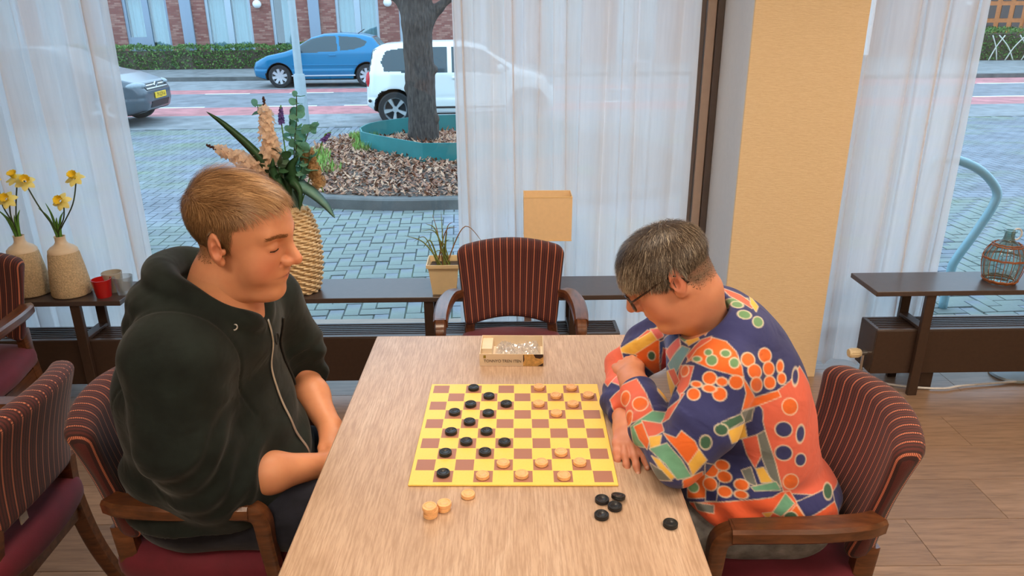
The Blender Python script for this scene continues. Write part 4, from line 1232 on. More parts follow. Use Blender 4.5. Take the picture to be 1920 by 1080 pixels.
# ------------------------------------------------------------------ board, pieces
BX, BYY, BW, BD = 0.002, 1.583, 0.4595, 0.466
def mk_board():
    m = bpy.data.materials.new('board_print'); t = NT(m)
    s_ = t.sep(t.new('TexCoord').outputs['Object'])
    mar = 0.008
    u = t.math('MULTIPLY', t.math('ADD', s_[0], BW/2 - mar), 10 / (BW - 2*mar)); v = t.math('MULTIPLY', t.math('ADD', s_[1], BD/2 - mar), 10 / (BD - 2*mar))
    par = t.math('MODULO', t.math('ADD', t.math('FLOOR', u), t.math('FLOOR', v)), 2.0)
    odd = t.math('GREATER_THAN', par, 0.5)
    ins = t.math('MULTIPLY', t.math('MULTIPLY', t.math('GREATER_THAN', u, 0.0), t.math('LESS_THAN', u, 10.0)), t.math('MULTIPLY', t.math('GREATER_THAN', v, 0.0), t.math('LESS_THAN', v, 10.0)))
    def gap(q): return t.math('LESS_THAN', t.math('ABSOLUTE', t.math('SUBTRACT', t.math('FRACT', q), 0.5)), 0.478)
    top = t.math('GREATER_THAN', s_[2], 0.003)
    fac = t.math('MULTIPLY', t.math('MULTIPLY', odd, ins), t.math('MULTIPLY', t.math('MULTIPLY', gap(u), gap(v)), top))
    n = t.noise(t.coords(), 300, 2)
    yel = t.mix(n, srgb(246, 206, 92), srgb(252, 216, 112))
    t.pbr(t.mix(fac, yel, srgb(168, 116, 96)), 0.42); MATS['board_print'] = m
mk_board()
bo = MB().box(-BW/2, BW/2, -BD/2, BD/2, 0, 0.005, 0.0012).build('draughts_board', 'board_print', None, False, loc=(BX, BYY, 0.7505))
bo.rotation_euler = (0, 0, -0.012); tag(bo, 'yellow and brown draughts board lying on the table', 'game board')
plain('piece_black', srgb(30, 31, 34), 0.38, vary=0.15, scale=80); plain('piece_wood', srgb(236, 184, 128), 0.45, vary=0.10, scale=120)
PH = 0.0085
def piece_mesh(mat):
    r = 0.0150
    pr = [(0, 0), (r*0.93, 0), (r, 0.0012), (r, 0.0035), (r*0.975, 0.0042), (r, 0.005), (r, PH - 0.0013), (r*0.95, PH), (r*0.80, PH), (r*0.74, PH - 0.0011), (r*0.62, PH - 0.0011), (r*0.56, PH - 0.0002), (r*0.30, PH - 0.0004), (r*0.24, PH - 0.001), (0, PH - 0.001)]
    o = MB().lathe(pr, 32).build('draughts_piece', mat, None, 'auto'); me = o.data; bpy.data.objects.remove(o); return me
PM = {'black': piece_mesh('piece_black'), 'wood': piece_mesh('piece_wood')}
ORD = ['front', 'second', 'third', 'fourth', 'fifth', 'sixth', 'seventh', 'eighth', 'ninth', 'back']
ORC = ['first', 'second', 'third', 'fourth', 'fifth', 'sixth', 'seventh', 'eighth', 'ninth', 'last']
setup = {0: 'b1 w3 w5 w7', 1: 'w4 w6 w8', 2: 'b1 b3 w7', 3: 'b2 b4', 4: 'b1 b3', 5: 'b2', 6: 'b1 b3 w7', 7: 'b2 b4 w6 w8', 8: 'b3 w7 w9', 9: 'b2 w6 w8'}
def put_piece(col, x, y, z, label, tilt=(0, 0)):
    o = bpy.data.objects.new('draughts_piece', PM[col]); COL.objects.link(o)
    o.location = (x, y, z); o.rotation_euler = (tilt[0], tilt[1], RNG.uniform(0, 6))
    tag(o, label, 'game piece', 'black draughts pieces' if col == 'black' else 'pale wooden draughts pieces')
sx_, sy_ = (BW - 0.016) / 10, (BD - 0.016) / 10
for row, s in setup.items():
    for tk in s.split():
        col = 'black' if tk[0] == 'b' else 'wood'; c = int(tk[1])
        lx = -BW/2 + 0.008 + (c + 0.5) * sx_ + RNG.normal(0, 0.002); ly = -BD/2 + 0.008 + (row + 0.5) * sy_ + RNG.normal(0, 0.002)
        a = -0.012; x = BX + lx*math.cos(a) - ly*math.sin(a); y = BYY + lx*math.sin(a) + ly*math.cos(a)
        rown = ('%s row' % ORD[row]) if row in (0, 9) else ('%s row from the front' % ORD[row])
        put_piece(col, x, y, 0.7556, '%s piece on the board, %s, %s column from left' % ('black' if col == 'black' else 'pale wooden', rown, ORC[c]))
TZ = 0.7503
put_piece('wood', -0.097, 1.317, TZ, 'single pale wooden piece lying flat in front of the board')
for k, n_ in enumerate(('bottom', 'middle', 'top')): put_piece('wood', -0.171 + (0, 0.002, -0.001)[k], 1.253 + (0, 0.001, -0.001)[k], TZ + k*PH, 'pale wooden piece at the %s of the taller stack at the left' % n_)
for k, n_ in enumerate(('lower', 'upper')): put_piece('wood', -0.146 + 0.002*k, 1.274, TZ + k*PH, 'pale wooden piece, the %s of the two stacked beside the taller stack' % n_)
put_piece('black', 0.187, 1.296, TZ, 'captured black piece at the left of the pile in front of the board')
put_piece('black', 0.211, 1.273, TZ, 'captured black piece at the bottom of the pile, nearest the camera')
put_piece('black', 0.2215, 1.300, TZ + 0.0045, 'captured black piece tilted on top of the pile', (-0.28, 0.10))
put_piece('black', 0.180, 1.245, TZ, 'captured black piece lying alone just in front of the pile')
put_piece('black', 0.315, 1.216, TZ, 'captured black piece lying alone near the right table edge')

# ------------------------------------------------------------------ game box
plain('card_cream', srgb(228, 210, 182), 0.6, vary=0.04); plain('card_inner', srgb(236, 220, 200), 0.6, vary=0.04); plain('card_tan', srgb(206, 164, 96), 0.6, vary=0.3, scale=90)
plain('print_dark', srgb(54, 36, 32), 0.6); plain('print_olive', srgb(150, 130, 40), 0.6)
gb = empty('game_box', (-0.003, 1.938, 0.7503), -0.03, 'open cardboard game box with a crumpled plastic bag inside', 'box')
L_, D_, H_, t_ = 0.0935, 0.135, 0.038, 0.0018
MB().box(-L_, L_, 0, D_, 0, t_).build('bottom', 'card_inner', gb)
MB().box(-L_, L_, 0, t_, t_, H_).build('side_wall', 'card_cream', gb); MB().box(-L_, L_, D_ - t_, D_, t_, H_).build('side_wall', 'card_cream', gb)
MB().box(-L_, -L_ + t_, t_, D_ - t_, t_, H_).build('side_wall', 'card_cream', gb); MB().box(L_ - t_, L_, t_, D_ - t_, t_, H_).build('side_wall', 'card_cream', gb)
MB().box(-L_ + 0.002, -L_ + 0.034, 0.055, D_ - 0.002, 0.002, 0.030, 0.001).build('insert', 'card_cream', gb)
MB().box(0.034, L_, -0.0006, 0.0, 0.0, H_).build('picture_print', 'card_tan', gb)
MB().prism([(0.064, 0.0382), (0.0925, 0.0382), (0.0925, 0.030), (0.083, 0.024), (0.070, 0.027)], -0.0010, -0.0004, 'y').build('picture_print', 'print_dark', gb)
MB().prism([(0.076, 0.0005), (0.0925, 0.0005), (0.0925, 0.011), (0.088, 0.007)], -0.0010, -0.0004, 'y').build('picture_print', 'print_dark', gb)
MB().prism([(0.034, 0.036), (0.0365, 0.036), (0.038, 0.020), (0.036, 0.014), (0.034, 0.014)], -0.0010, -0.0004, 'y').build('picture_print', 'print_dark', gb)
MB().prism([(-0.082, 0.025), (-0.075, 0.025), (-0.075, 0.034), (-0.082, 0.034)], -0.0010, -0.0004, 'y').build('mark', 'print_olive', gb)
text_mesh('lettering', 'TONNYO TREN ITEN', 0.0125, 'print_dark', gb, Matrix(((0.92, 0, 0, -0.026), (0, 0, -1, -0.0008), (0, 1, 0, 0.0155), (0, 0, 0, 1))), 0.0002)
def mk_bag():
    m = bpy.data.materials.new('clear_bag'); t = NT(m)
    tr = t.new('BsdfTransparent'); tr.inputs[0].default_value = (0.97, 0.97, 0.98, 1)
    gl = t.new('BsdfGlossy'); gl.inputs['Roughness'].default_value = 0.12
    df = t.new('BsdfDiffuse'); df.inputs[0].default_value = (0.9, 0.9, 0.92, 1)
    a = t.new('MixShader'); a.inputs[0].default_value = 0.35; t.t.links.new(gl.outputs[0], a.inputs[1]); t.t.links.new(df.outputs[0], a.inputs[2])
    b = t.new('MixShader'); b.inputs[0].default_value = 0.5; t.t.links.new(tr.outputs[0], b.inputs[1]); t.t.links.new(a.outputs[0], b.inputs[2])
    t.t.links.new(b.outputs[0], t.out.inputs[0]); MATS['clear_bag'] = m
mk_bag()
g = 34; xs, ys = np.meshgrid(np.linspace(-0.052, 0.086, g), np.linspace(0.010, 0.128, g), indexing='ij')
q = np.column_stack([xs.ravel(), ys.ravel(), 0*xs.ravel()])
zz = 0.018 + 0.010*vnoise(q, 90, 1) + 0.006*np.abs(vnoise(q, 240, 2)) + 0.004*RNG.normal(size=len(q))
edge = np.minimum(np.minimum(xs + 0.052, 0.086 - xs), np.minimum(ys - 0.010, 0.128 - ys)).ravel()
zz = 0.003 + np.clip(zz - 0.003, 0.001, 0.034) * np.clip(edge / 0.012, 0, 1)
F = [(i*g + j, (i+1)*g + j, (i+1)*g + j + 1, i*g + j + 1) for i in range(g-1) for j in range(g-1)]
pb = np_mesh('plastic_bag', np.column_stack([q[:, 0], q[:, 1], zz]), F, 'clear_bag', None, loc=(-0.003, 1.938, 0.7503)); pb.rotation_euler = (0, 0, -0.03)
pb.data.polygons.foreach_set('use_smooth', np.zeros(len(F), bool))
tag(pb, 'crumpled clear plastic bag lying in the open game box', 'bag')
# ------------------------------------------------------------------ things on the shelves
SZ = 0.5355
plain('vase_glaze', srgb(226, 206, 178), 0.35, vary=0.05)
plain('vase_rough', srgb(206, 182, 146), 0.8, vary=0.25, scale=140, bump=0.9, bscale=160, bdist=0.006)
def vase(x, y, label):
    r = empty('stoneware_vase', wl(x, y, SZ), 0, label, 'vase', 'pale stoneware vases')
    MB().lathe([(0.066, 0.004), (0.080, 0.004), (0.083, 0.012), (0.0815, 0.05), (0.074, 0.12), (0.064, 0.192), (0.060, 0.205)], 48).build('textured_body', 'vase_rough', r, 'auto')
    MB().lathe([(0.0, 0.0), (0.066, 0.0), (0.070, 0.005), (0.0, 0.005)], 40).build('foot', 'vase_glaze', r, 'auto')
    MB().lathe([(0.0615, 0.202), (0.060, 0.212), (0.048, 0.225), (0.030, 0.236), (0.0225, 0.248), (0.0215, 0.266), (0.024, 0.274), (0.0205, 0.274), (0.018, 0.262), (0.018, 0.24), (0.0, 0.238)], 40).build('neck', 'vase_glaze', r, 'auto')
vase(-2.195, 0.115, 'pale stoneware vase with daffodils, partly behind the left armchair')
vase(-2.005, 0.100, 'pale stoneware vase with daffodils beside the red glass')
plain('stem_green', srgb(96, 150, 62), 0.5, vary=0.15); plain('stem_dark', srgb(58, 74, 44), 0.5)
plain('petal_pale', srgb(254, 242, 150), 0.5, vary=0.06); plain('trumpet_yellow', srgb(254, 222, 60), 0.5, vary=0.06)
def blade(mb, P, w, n=8, up=(0, -1, 0), fold=0.25):
    """strap leaf along P with half width w tapering to the tip"""
    P = smooth_path(P, n); T = np.gradient(P, axis=0); T /= np.linalg.norm(T, axis=1)[:, None]
    m = len(P); v = []
    for i in range(m):
        t = i / (m - 1); A = np.cross(T[i], up); A /= np.linalg.norm(A) + 1e-9; B = np.cross(A, T[i])
        ww = w * (min(1, 0.55 + 2*t)) * (1 - max(0, t - 0.25) / 0.75) ** 0.7 + 0.0004
        v += [P[i] - A*ww, P[i] + B*ww*fold + B*0.0006, P[i] + A*ww, P[i] + B*ww*fold - B*0.0006]
    f = []
    for i in range(m - 1):
        for k in range(4): f.append((i*4 + k, i*4 + (k+1) % 4, (i+1)*4 + (k+1) % 4, (i+1)*4 + k))
    f += [(3, 2, 1, 0), tuple((m-1)*4 + k for k in range(4))]
    mb.add(v, f)
def daffodil(base, head, face, label, bend=0.02, s=1.0):
    b = np.array(base); h = np.array(head); fdir = np.array(face, float); fdir /= np.linalg.norm(fdir)
    r = empty('daffodil', tuple(b), 0, label, 'flower', 'yellow daffodils')
    rel = h - b
    path = smooth_path([(0, 0, -0.03), (0, 0, 0.02), rel*0.55 + (bend, 0, 0), rel - fdir*0.022 + (0, 0, 0.006), rel - fdir*0.006], 6)
    MB().tube(path, 0.0030, 8).build('stem', 'stem_dark', r, True)
    A, B, D = frame_of(fdir)
    for k in range(6):
        a = 2*PI*k/6 + 0.3; d1 = A*math.cos(a) + B*math.sin(a); d2 = -A*math.sin(a) + B*math.cos(a)
        v = []; f = []
        L = 0.036*s; nseg = 5
        for i in range(nseg + 1):
            t = i/nseg; w = 0.0125*s*math.sin(PI*min(0.999, 0.12 + 0.88*t))**0.7 + 0.0008
            c = rel + d1*(0.006 + L*t) - fdir*(0.012*t*t*s) + fdir*0.004*math.sin(3*t + k)
            v += [c - d2*w, c + fdir*0.002, c + d2*w]
        for i in range(nseg):
            o = i*3; f += [(o, o+1, o+4, o+3), (o+1, o+2, o+5, o+4)]
        mb = MB(); mb.add(v, f); mb.build('petal', 'petal_pale', r, True)
    v = []; f = []; n = 24
    for i, (rr, hh) in enumerate([(0.006, 0.0), (0.0105, 0.006), (0.0125, 0.018), (0.0150, 0.026), (0.0195, 0.031)]):
        for k in range(n):
            a = 2*PI*k/n; q = rr*s*(1 + (0.10*math.sin(a*9) if i >= 3 else 0))
            v.append(rel + (A*math.cos(a) + B*math.sin(a))*q + fdir*hh*s)
    f = [(i*n + k, i*n + (k+1) % n, (i+1)*n + (k+1) % n, (i+1)*n + k) for i in range(4) for k in range(n)]
    mb = MB(); mb.add(v, f); mb.build('trumpet', 'trumpet_yellow', r, True)
    return r
vb1 = np.array(wl(-2.195, 0.115, SZ + 0.272)); vb2 = np.array(wl(-2.005, 0.100, SZ + 0.272))
daffodil(vb1 + (0.0, -0.002, 0), (-2.172, 3.10, 0.985), (0.2, -0.9, 0.55), 'lowest daffodil above the left stoneware vase', -0.005)
daffodil(vb1 + (-0.006, 0.004, 0), (-2.150, 3.15, 1.068), (0.0, -0.5, 0.9), 'tall daffodil above the left stoneware vase', 0.0)
daffodil(vb1 + (0.005, 0.004, 0), (-2.228, 3.12, 1.062), (-0.4, -0.8, 0.4), 'daffodil at the very left edge of the window', -0.01)
daffodil(vb2 + (-0.005, 0.0, 0), (-2.083, 3.11, 1.060), (0.5, -0.7, 0.6), 'daffodil on a long stem leaning left from the right vase', -0.005)
daffodil(vb2 + (0.004, 0.003, 0), (-1.893, 3.15, 1.066), (0.1, -0.7, 0.8), 'upper daffodil on the right of the right vase', 0.02)
daffodil(vb2 + (0.002, -0.004, 0), (-1.935, 3.09, 0.978), (0.1, -0.9, 0.45), 'lower daffodil facing the room above the right vase', 0.015)
for vb, pts, lb in ((vb1, [(-0.075, 0, 0.13), (-0.03, -0.01, 0.10), (0.035, 0.0, 0.12), (0.012, -0.01, 0.10)], 'left'), (vb2, [(-0.065, 0, 0.13), (-0.035, 0.01, 0.15), (0.035, 0.01, 0.11), (0.012, -0.01, 0.09)], 'right')):
    r = empty('daffodil_leaves', tuple(vb), 0, 'green strap leaves standing in the %s stoneware vase' % lb, 'leaves')
    for q in pts:
        q = np.array(q); mb = MB(); blade(mb, [(q[0]*0.1, 0, -0.03), (q[0]*0.15, 0, 0.01), q*0.55 + (q[0]*-0.08, 0, 0.015), q], 0.0085); mb.build('leaf', 'stem_green', r, True)

def glass_mat(name, col, tint=0.5, rough=0.05):
    m = bpy.data.materials.new(name); t = NT(m)
    tr = t.new('BsdfTransparent'); t.set(tr.inputs[0], (*col, 1))
    gl = t.new('BsdfGlossy'); gl.inputs['Roughness'].default_value = rough
    df = t.new('BsdfPrincipled'); t.set(df.inputs['Base Color'], (*col, 1)); df.inputs['Roughness'].default_value = 0.2
    lw = t.new('LayerWeight'); lw.inputs[0].default_value = 0.35
    a = t.new('MixShader'); a.inputs[0].default_value = tint; t.t.links.new(tr.outputs[0], a.inputs[1]); t.t.links.new(df.outputs[0], a.inputs[2])
    b = t.new('MixShader'); t.set(b.inputs[0], t.math('MULTIPLY', lw.outputs[0], 0.55)); t.t.links.new(a.outputs[0], b.inputs[1]); t.t.links.new(gl.outputs[0], b.inputs[2])
    t.t.links.new(b.outputs[0], t.out.inputs[0]); MATS[name] = m
glass_mat('red_glass', srgb(206, 34, 36), 0.75); glass_mat('clear_glass', srgb(236, 240, 242), 0.16); glass_mat('bottle_glass', srgb(206, 226, 226), 0.10); glass_mat('mercury_glass', srgb(206, 198, 184), 0.7, 0.2)
def cup(x, y, h, r0, r1, mat, label):
    o = MB().lathe([(0, 0), (r0, 0), (r0*1.03, 0.003), (r1, h), (r1 - 0.003, h), (r0 - 0.003, 0.010), (0, 0.009)], 36).build('tealight_glass', mat, None, 'auto', loc=wl(x, y, SZ)); tag(o, label, 'glass')
cup(-1.842, 0.062, 0.083, 0.031, 0.042, 'red_glass', 'small red tealight glass on the left shelf')
cup(-1.830, 0.135, 0.090, 0.036, 0.044, 'mercury_glass', 'small silvery tealight glass behind the red one')
cup(-1.763, 0.098, 0.083, 0.031, 0.042, 'clear_glass', 'small clear tealight glass right of the red one')

# woven rattan vase and its bouquet
def mk_rattan():
    m = bpy.data.materials.new('rattan'); t = NT(m)
    n = t.noise(t.coords(scale=(1, 1, 1)), 90, 4)
    t.pbr(t.ramp(n, [(0.3, srgb(212, 174, 120)), (0.7, srgb(250, 230, 190))]), 0.6); MATS['rattan'] = m
mk_rattan()
VX, VY = -0.958, 0.105
rv = empty('rattan_vase', wl(VX, VY, SZ), 0, 'tall woven rattan vase behind the man\'s head', 'vase')
prof_r = smooth_path([(0.062, 0.0, 0), (0.078, 0.02, 0), (0.094, 0.10, 0), (0.100, 0.19, 0), (0.092, 0.28, 0), (0.070, 0.355, 0), (0.050, 0.40, 0)], 20)[:, :2]
MB().lathe([(0, 0.0)] + [(max(0.001, r - 0.006), z) for r, z in prof_r] + [(0.040, 0.40), (0.050, 0.2), (0, 0.02)], 40).build('inner_wall', 'rattan', rv, True)
zrow = 0.0125; nr_ = int(0.395 / zrow); NS = 22
for k in range(nr_):
    z = 0.008 + k * zrow; R_ = np.interp(z, prof_r[:, 1], prof_r[:, 0])
    a = np.linspace(0, 2*PI, NS*8, endpoint=False)
    wv = np.sin(a * NS / 2 + (k % 2) * PI) 
    rad = R_ + 0.0045 * wv
    P = np.column_stack([rad*np.cos(a), rad*np.sin(a), z + 0.0025*np.cos(a*NS/2 + (k % 2)*PI)])
    P = np.vstack([P, P[:1]])
    MB().tube(P, 0.0062, 6, caps=False).build('weave_row', 'rattan', rv, True)

plain('leaf_deep', srgb(44, 84, 52), 0.5, vary=0.2, scale=50); plain('leaf_euc', srgb(120, 172, 146), 0.55, vary=0.2, scale=40); plain('leaf_teal', srgb(96, 140, 130), 0.5, vary=0.15)
plain('peach_petal', srgb(254, 230, 204), 0.6, vary=0.08, scale=200); plain('dry_plume', srgb(196, 160, 116), 0.8, vary=0.2, scale=200)
plain('lavender', srgb(94, 70, 150), 0.7, vary=0.2, scale=200); plain('bud_dark', srgb(74, 48, 48), 0.6)
def thin_mat(name, col, vary=0.1, scale=120):
    m = MATS[name] = bpy.data.materials.new(name); t = NT(m)
    n = t.noise(t.coords(), scale, 3)
    c = t.ramp(n, [(0.3, tuple(q*(1 - vary) for q in col)), (0.7, tuple(min(1, q*(1 + vary)) for q in col))])
    df = t.new('BsdfDiffuse'); t.set(df.inputs[0], c); tl = t.new('BsdfTranslucent'); t.set(tl.inputs[0], c)
    mx = t.new('MixShader'); mx.inputs[0].default_value = 0.45
    t.t.links.new(df.outputs[0], mx.inputs[1]); t.t.links.new(tl.outputs[0], mx.inputs[2]); t.t.links.new(mx.outputs[0], t.out.inputs[0])
thin_mat('peach_petal', srgb(254, 224, 200)); thin_mat('leaf_euc', srgb(120, 176, 150)); thin_mat('dry_plume', srgb(206, 172, 128), 0.2)
vt = np.array(wl(VX, VY, SZ + 0.395))
def spike(tip, start, label, mat, nfl, size, r0, r1, bud=True, seed=1, name='flower_spike'):
    r_ = np.random.default_rng(seed)
    tip = np.array(tip) - vt; st = np.array(start) - vt
    root = empty(name, tuple(vt), 0, label, 'flower', 'dried flowers in the rattan vase')
    path = smooth_path([(0, 0, -0.12), (st[0]*0.25, st[1]*0.3, 0.02), st, (st + tip)/2 + (0, 0, 0.012), tip], 8)
    MB().tube(path, 0.0028, 7).build('stem', 'bud_dark' if bud else 'stem_green', root, True)
    ax = tip - st; Ln = np.linalg.norm(ax); A, B, D = frame_of(ax)
    fl = MB()
    for i in range(nfl):
        t = (i + 0.5) / nfl * 0.86; a = i * 2.4
        rad = (r0 + (r1 - r0) * t) * r_.uniform(0.45, 1.15)
        c = st + ax*t + (A*math.cos(a) + B*math.sin(a))*rad
        nrm = A*math.cos(a) + B*math.sin(a) + D*0.4; nrm /= np.linalg.norm(nrm)
        U, W_, _ = frame_of(nrm)
        s = size * (1.1 - 0.5*t)
        for k in range(5):
            w = 2*PI*k/5 + i; d1 = U*math.cos(w) + W_*math.sin(w); d2 = -U*math.sin(w) + W_*math.cos(w)
            fl.add([c, c + d1*s*0.55 - d2*s*0.38 + nrm*s*0.18, c + d1*s + nrm*s*r_.uniform(0.15, 0.5), c + d1*s*0.55 + d2*s*0.38 + nrm*s*0.18], [(0, 1, 2, 3)])
    fo = fl.build('florets', mat, root, False)
    if bud:
        bd_ = MB()
        for i in range(9):
            t = 0.86 + 0.14*i/8; a = i*2.4
            bd_.ellipsoid(st + ax*t + (A*math.cos(a) + B*math.sin(a))*0.008*(1.3 - t), (0.005, 0.005, 0.006), 8, 5)
        bd_.build('buds', 'bud_dark', root, True)
YB_ = 3.16
spike((-1.035, YB_, 1.398), (-1.028, YB_, 1.115), 'upright peach blossom spike in the rattan vase', 'peach_petal', 64, 0.027, 0.034, 0.022, seed=1)
spike((-1.292, YB_ - 0.02, 1.205), (-1.045, YB_, 1.090), 'peach blossom spike leaning left over the man\'s head', 'peach_petal', 60, 0.027, 0.034, 0.016, seed=2)
spike((-0.815, YB_ - 0.03, 1.00), (-0.885, YB_, 1.175), 'drooping beige dried plume in the rattan vase', 'dry_plume', 150, 0.018, 0.024, 0.024, False, 3, 'dried_plume')
spike((-0.765, YB_, 1.252), (-0.805, YB_, 1.215), 'single purple lavender sprig bending to the right', 'lavender', 26, 0.009, 0.008, 0.006, False, 4, 'lavender_sprig')
spike((-0.972, YB_ + 0.02, 1.365), (-0.978, YB_ + 0.02, 1.290), 'purple lavender sprig beside the eucalyptus', 'lavender', 34, 0.010, 0.010, 0.006, False, 5, 'lavender_sprig')
spike((-1.17, YB_, 1.10), (-1.12, YB_, 1.07), 'small purple lavender sprig just above the man\'s hair', 'lavender', 24, 0.009, 0.008, 0.005, False, 6, 'lavender_sprig')
def eucalyptus(pts, label, n, size, seed, mat='leaf_euc'):
    r_ = np.random.default_rng(seed); P = smooth_path([np.array(p) - vt for p in pts], 10)
    root = empty('eucalyptus_stem', tuple(vt), 0, label, 'plant', 'eucalyptus in the rattan vase')
    MB().tube(P, 0.0022, 6).build('stem', 'stem_dark', root, True)
    idx = np.linspace(len(P)*0.38, len(P) - 1, n).astype(int)
    for i in idx:
        for s in (-1, 1):
            a = r_.uniform(0, 6.28); d = np.array([math.cos(a)*0.9, math.sin(a)*0.5, 0.25])*s + (0, 0, 0.2); d /= np.linalg.norm(d)
            nrm = np.cross(d, r_.normal(size=3)); nrm /= np.linalg.norm(nrm); w = np.cross(nrm, d)
            sz = size * r_.uniform(0.7, 1.15); c = P[i] + d*sz*0.9
            ring_ = [c + d*sz*math.cos(q) + w*sz*0.85*math.sin(q) + nrm*0.15*sz*math.cos(2*q) for q in np.linspace(0, 2*PI, 12, endpoint=False)]
            mb = MB(); mb.add([c] + ring_, [(0, 1 + k, 1 + (k+1) % 12) for k in range(12)]); mb.build('leaf', mat, root, True)
eucalyptus([vt + (0, 0, -0.1), vt + (0.01, 0, 0.06), (-0.925, 3.15, 1.20), (-0.905, 3.15, 1.30), (-0.893, 3.15, 1.405)], 'eucalyptus stem standing highest at the right of the bouquet', 11, 0.019, 1)
eucalyptus([vt + (0, 0, -0.1), vt + (0.02, 0.01, 0.06), (-0.915, 3.17, 1.12), (-0.87, 3.17, 1.24), (-0.845, 3.17, 1.28)], 'eucalyptus stem with round leaves in the middle of the bouquet', 8, 0.024, 2)
eucalyptus([vt + (0, 0, -0.1), vt + (-0.01, 0.01, 0.06), (-1.02, 3.20, 1.18), (-1.07, 3.22, 1.28), (-1.085, 3.22, 1.36)], 'pale eucalyptus stem behind the upright peach spike', 8, 0.018, 3)
eucalyptus([vt + (0, 0, -0.1), vt + (0.01, -0.01, 0.05), (-0.955, 3.12, 1.08), (-0.915, 3.11, 1.16), (-0.90, 3.10, 1.21)], 'low eucalyptus stem in front of the bouquet', 6, 0.026, 4)
eucalyptus([vt + (0, 0, -0.1), vt + (0.015, 0.02, 0.06), (-0.93, 3.18, 1.15), (-0.945, 3.18, 1.25), (-0.935, 3.18, 1.34)], 'eucalyptus stem between the upright spike and the lavender', 10, 0.021, 5)
eucalyptus([vt + (0, 0, -0.1), vt + (0.02, -0.01, 0.05), (-0.90, 3.12, 1.07), (-0.865, 3.11, 1.12), (-0.85, 3.11, 1.19)], 'short eucalyptus stem above the beige plume', 7, 0.026, 6)
eucalyptus([vt + (0, 0, -0.1), vt + (-0.01, -0.01, 0.05), (-0.975, 3.10, 1.07), (-0.985, 3.09, 1.12), (-0.965, 3.09, 1.17)], 'dark leafy stem at the foot of the peach spikes', 7, 0.028, 7, 'leaf_deep')
def big_leaf(pts, w, mat, label, up=(0, -1, 0.2)):
    mb = MB(); blade(mb, [np.array(p) - vt for p in pts], w, 10, up, 0.18); o = mb.build('long_leaf', mat, None, True, loc=tuple(vt)); tag(o, label, 'leaf', 'large leaves of the bouquet')
big_leaf([vt + (0, 0, -0.05), (-1.0, 3.14, 1.03), (-1.09, 3.14, 1.17), (-1.20, 3.14, 1.285), (-1.275, 3.14, 1.345)], 0.026, 'leaf_deep', 'long dark green blade leaf pointing up to the left')
big_leaf([vt + (0, 0, -0.05), (-0.93, 3.10, 1.03), (-0.87, 3.08, 1.025), (-0.80, 3.06, 0.97), (-0.755, 3.05, 0.905)], 0.040, 'leaf_teal', 'broad grey green leaf drooping to the right', (0, -0.5, 0.9))
big_leaf([vt + (0, 0, -0.05), (-0.95, 3.10, 1.03), (-0.93, 3.07, 1.06), (-0.895, 3.05, 1.02), (-0.90, 3.04, 0.94)], 0.030, 'leaf_deep', 'dark green leaf hanging over the rim of the rattan vase')
big_leaf([vt + (0, 0, -0.05), (-0.985, 3.10, 1.03), (-1.01, 3.09, 1.09), (-1.00, 3.08, 1.16)], 0.034, 'leaf_deep', 'dark leaf between the two peach spikes')
big_leaf([vt + (0, 0, -0.05), (-0.94, 3.11, 1.05), (-0.93, 3.09, 1.12), (-0.89, 3.08, 1.17)], 0.036, 'leaf_deep', 'dark oval leaf in the centre of the bouquet')

# plant pot with dry grass
plain('pot_cream', srgb(236, 214, 170), 0.45, vary=0.03)
def frustum(mb, a0, b0, z0, a1, b1, z1, t=0.0):
    v = [(-a0, -b0, z0), (a0, -b0, z0), (a0, b0, z0), (-a0, b0, z0), (-a1, -b1, z1), (a1, -b1, z1), (a1, b1, z1), (-a1, b1, z1)]
    return v
pp = empty('plant_pot', wl(-0.305, 0.085, SZ), 0.02, 'square cream flower pot on the shelf left of the empty armchair', 'pot')
mb = MB(); o_ = [(0.052, 0.0), (0.066, 0.128), (0.074, 0.130), (0.075, 0.146), (0.070, 0.146), (0.066, 0.118), (0.060, 0.112)]
v = []; 
for (h_, z) in o_: v += [(-h_, -h_, z), (h_, -h_, z), (h_, h_, z), (-h_, h_, z)]
f = [(3, 2, 1, 0)] + [(i*4 + k, i*4 + (k+1) % 4, (i+1)*4 + (k+1) % 4, (i+1)*4 + k) for i in range(len(o_) - 1) for k in range(4)] + [tuple((len(o_)-1)*4 + k for k in range(4))]
mb.add(v, f); mb.build('pot_body', 'pot_cream', pp)
MB().box(-0.062, 0.062, -0.062, 0.062, 0.105, 0.122, 0.004).build('earth', 'soil', pp)
plain('grass_thin', srgb(122, 134, 66), 0.6, vary=0.3, scale=30); plain('grass_dry', srgb(150, 110, 66), 0.6, vary=0.2)
gp = empty('grass_plant', wl(-0.305, 0.085, SZ + 0.118), 0, 'thin arching grass plant growing in the cream pot', 'plant')
tips = [(-0.17, 0.0, 0.145), (-0.10, 0.0, 0.165), (-0.045, 0.02, 0.235), (-0.075, 0.0, 0.20), (-0.005, 0.01, 0.25), (0.045, 0.02, 0.20), (0.02, 0.0, 0.16), (0.065, 0.01, 0.18), (-0.03, 0.01, 0.12), (-0.09, -0.01, 0.09), (-0.055, -0.01, 0.06), (0.20, 0.02, 0.07), (0.03, -0.02, 0.13), (-0.13, -0.01, 0.12)]
for i, q in enumerate(tips):
    q = np.array(q); b0 = np.array([RNG.uniform(-0.035, 0.03), RNG.uniform(-0.03, 0.03), 0])
    mid = b0*0.6 + q*0.45 + (0, 0, 0.05 + 0.03*(i % 2) + (0.07 if i == 11 else 0))
    mb = MB(); blade(mb, [b0, b0 + (0, 0, 0.02), mid, q], 0.0030 if i % 3 else 0.0042, 8, (0, -1, 0), 0.3); mb.build('blade', 'grass_dry' if i in (2, 5, 11, 7) else 'grass_thin', gp, True)

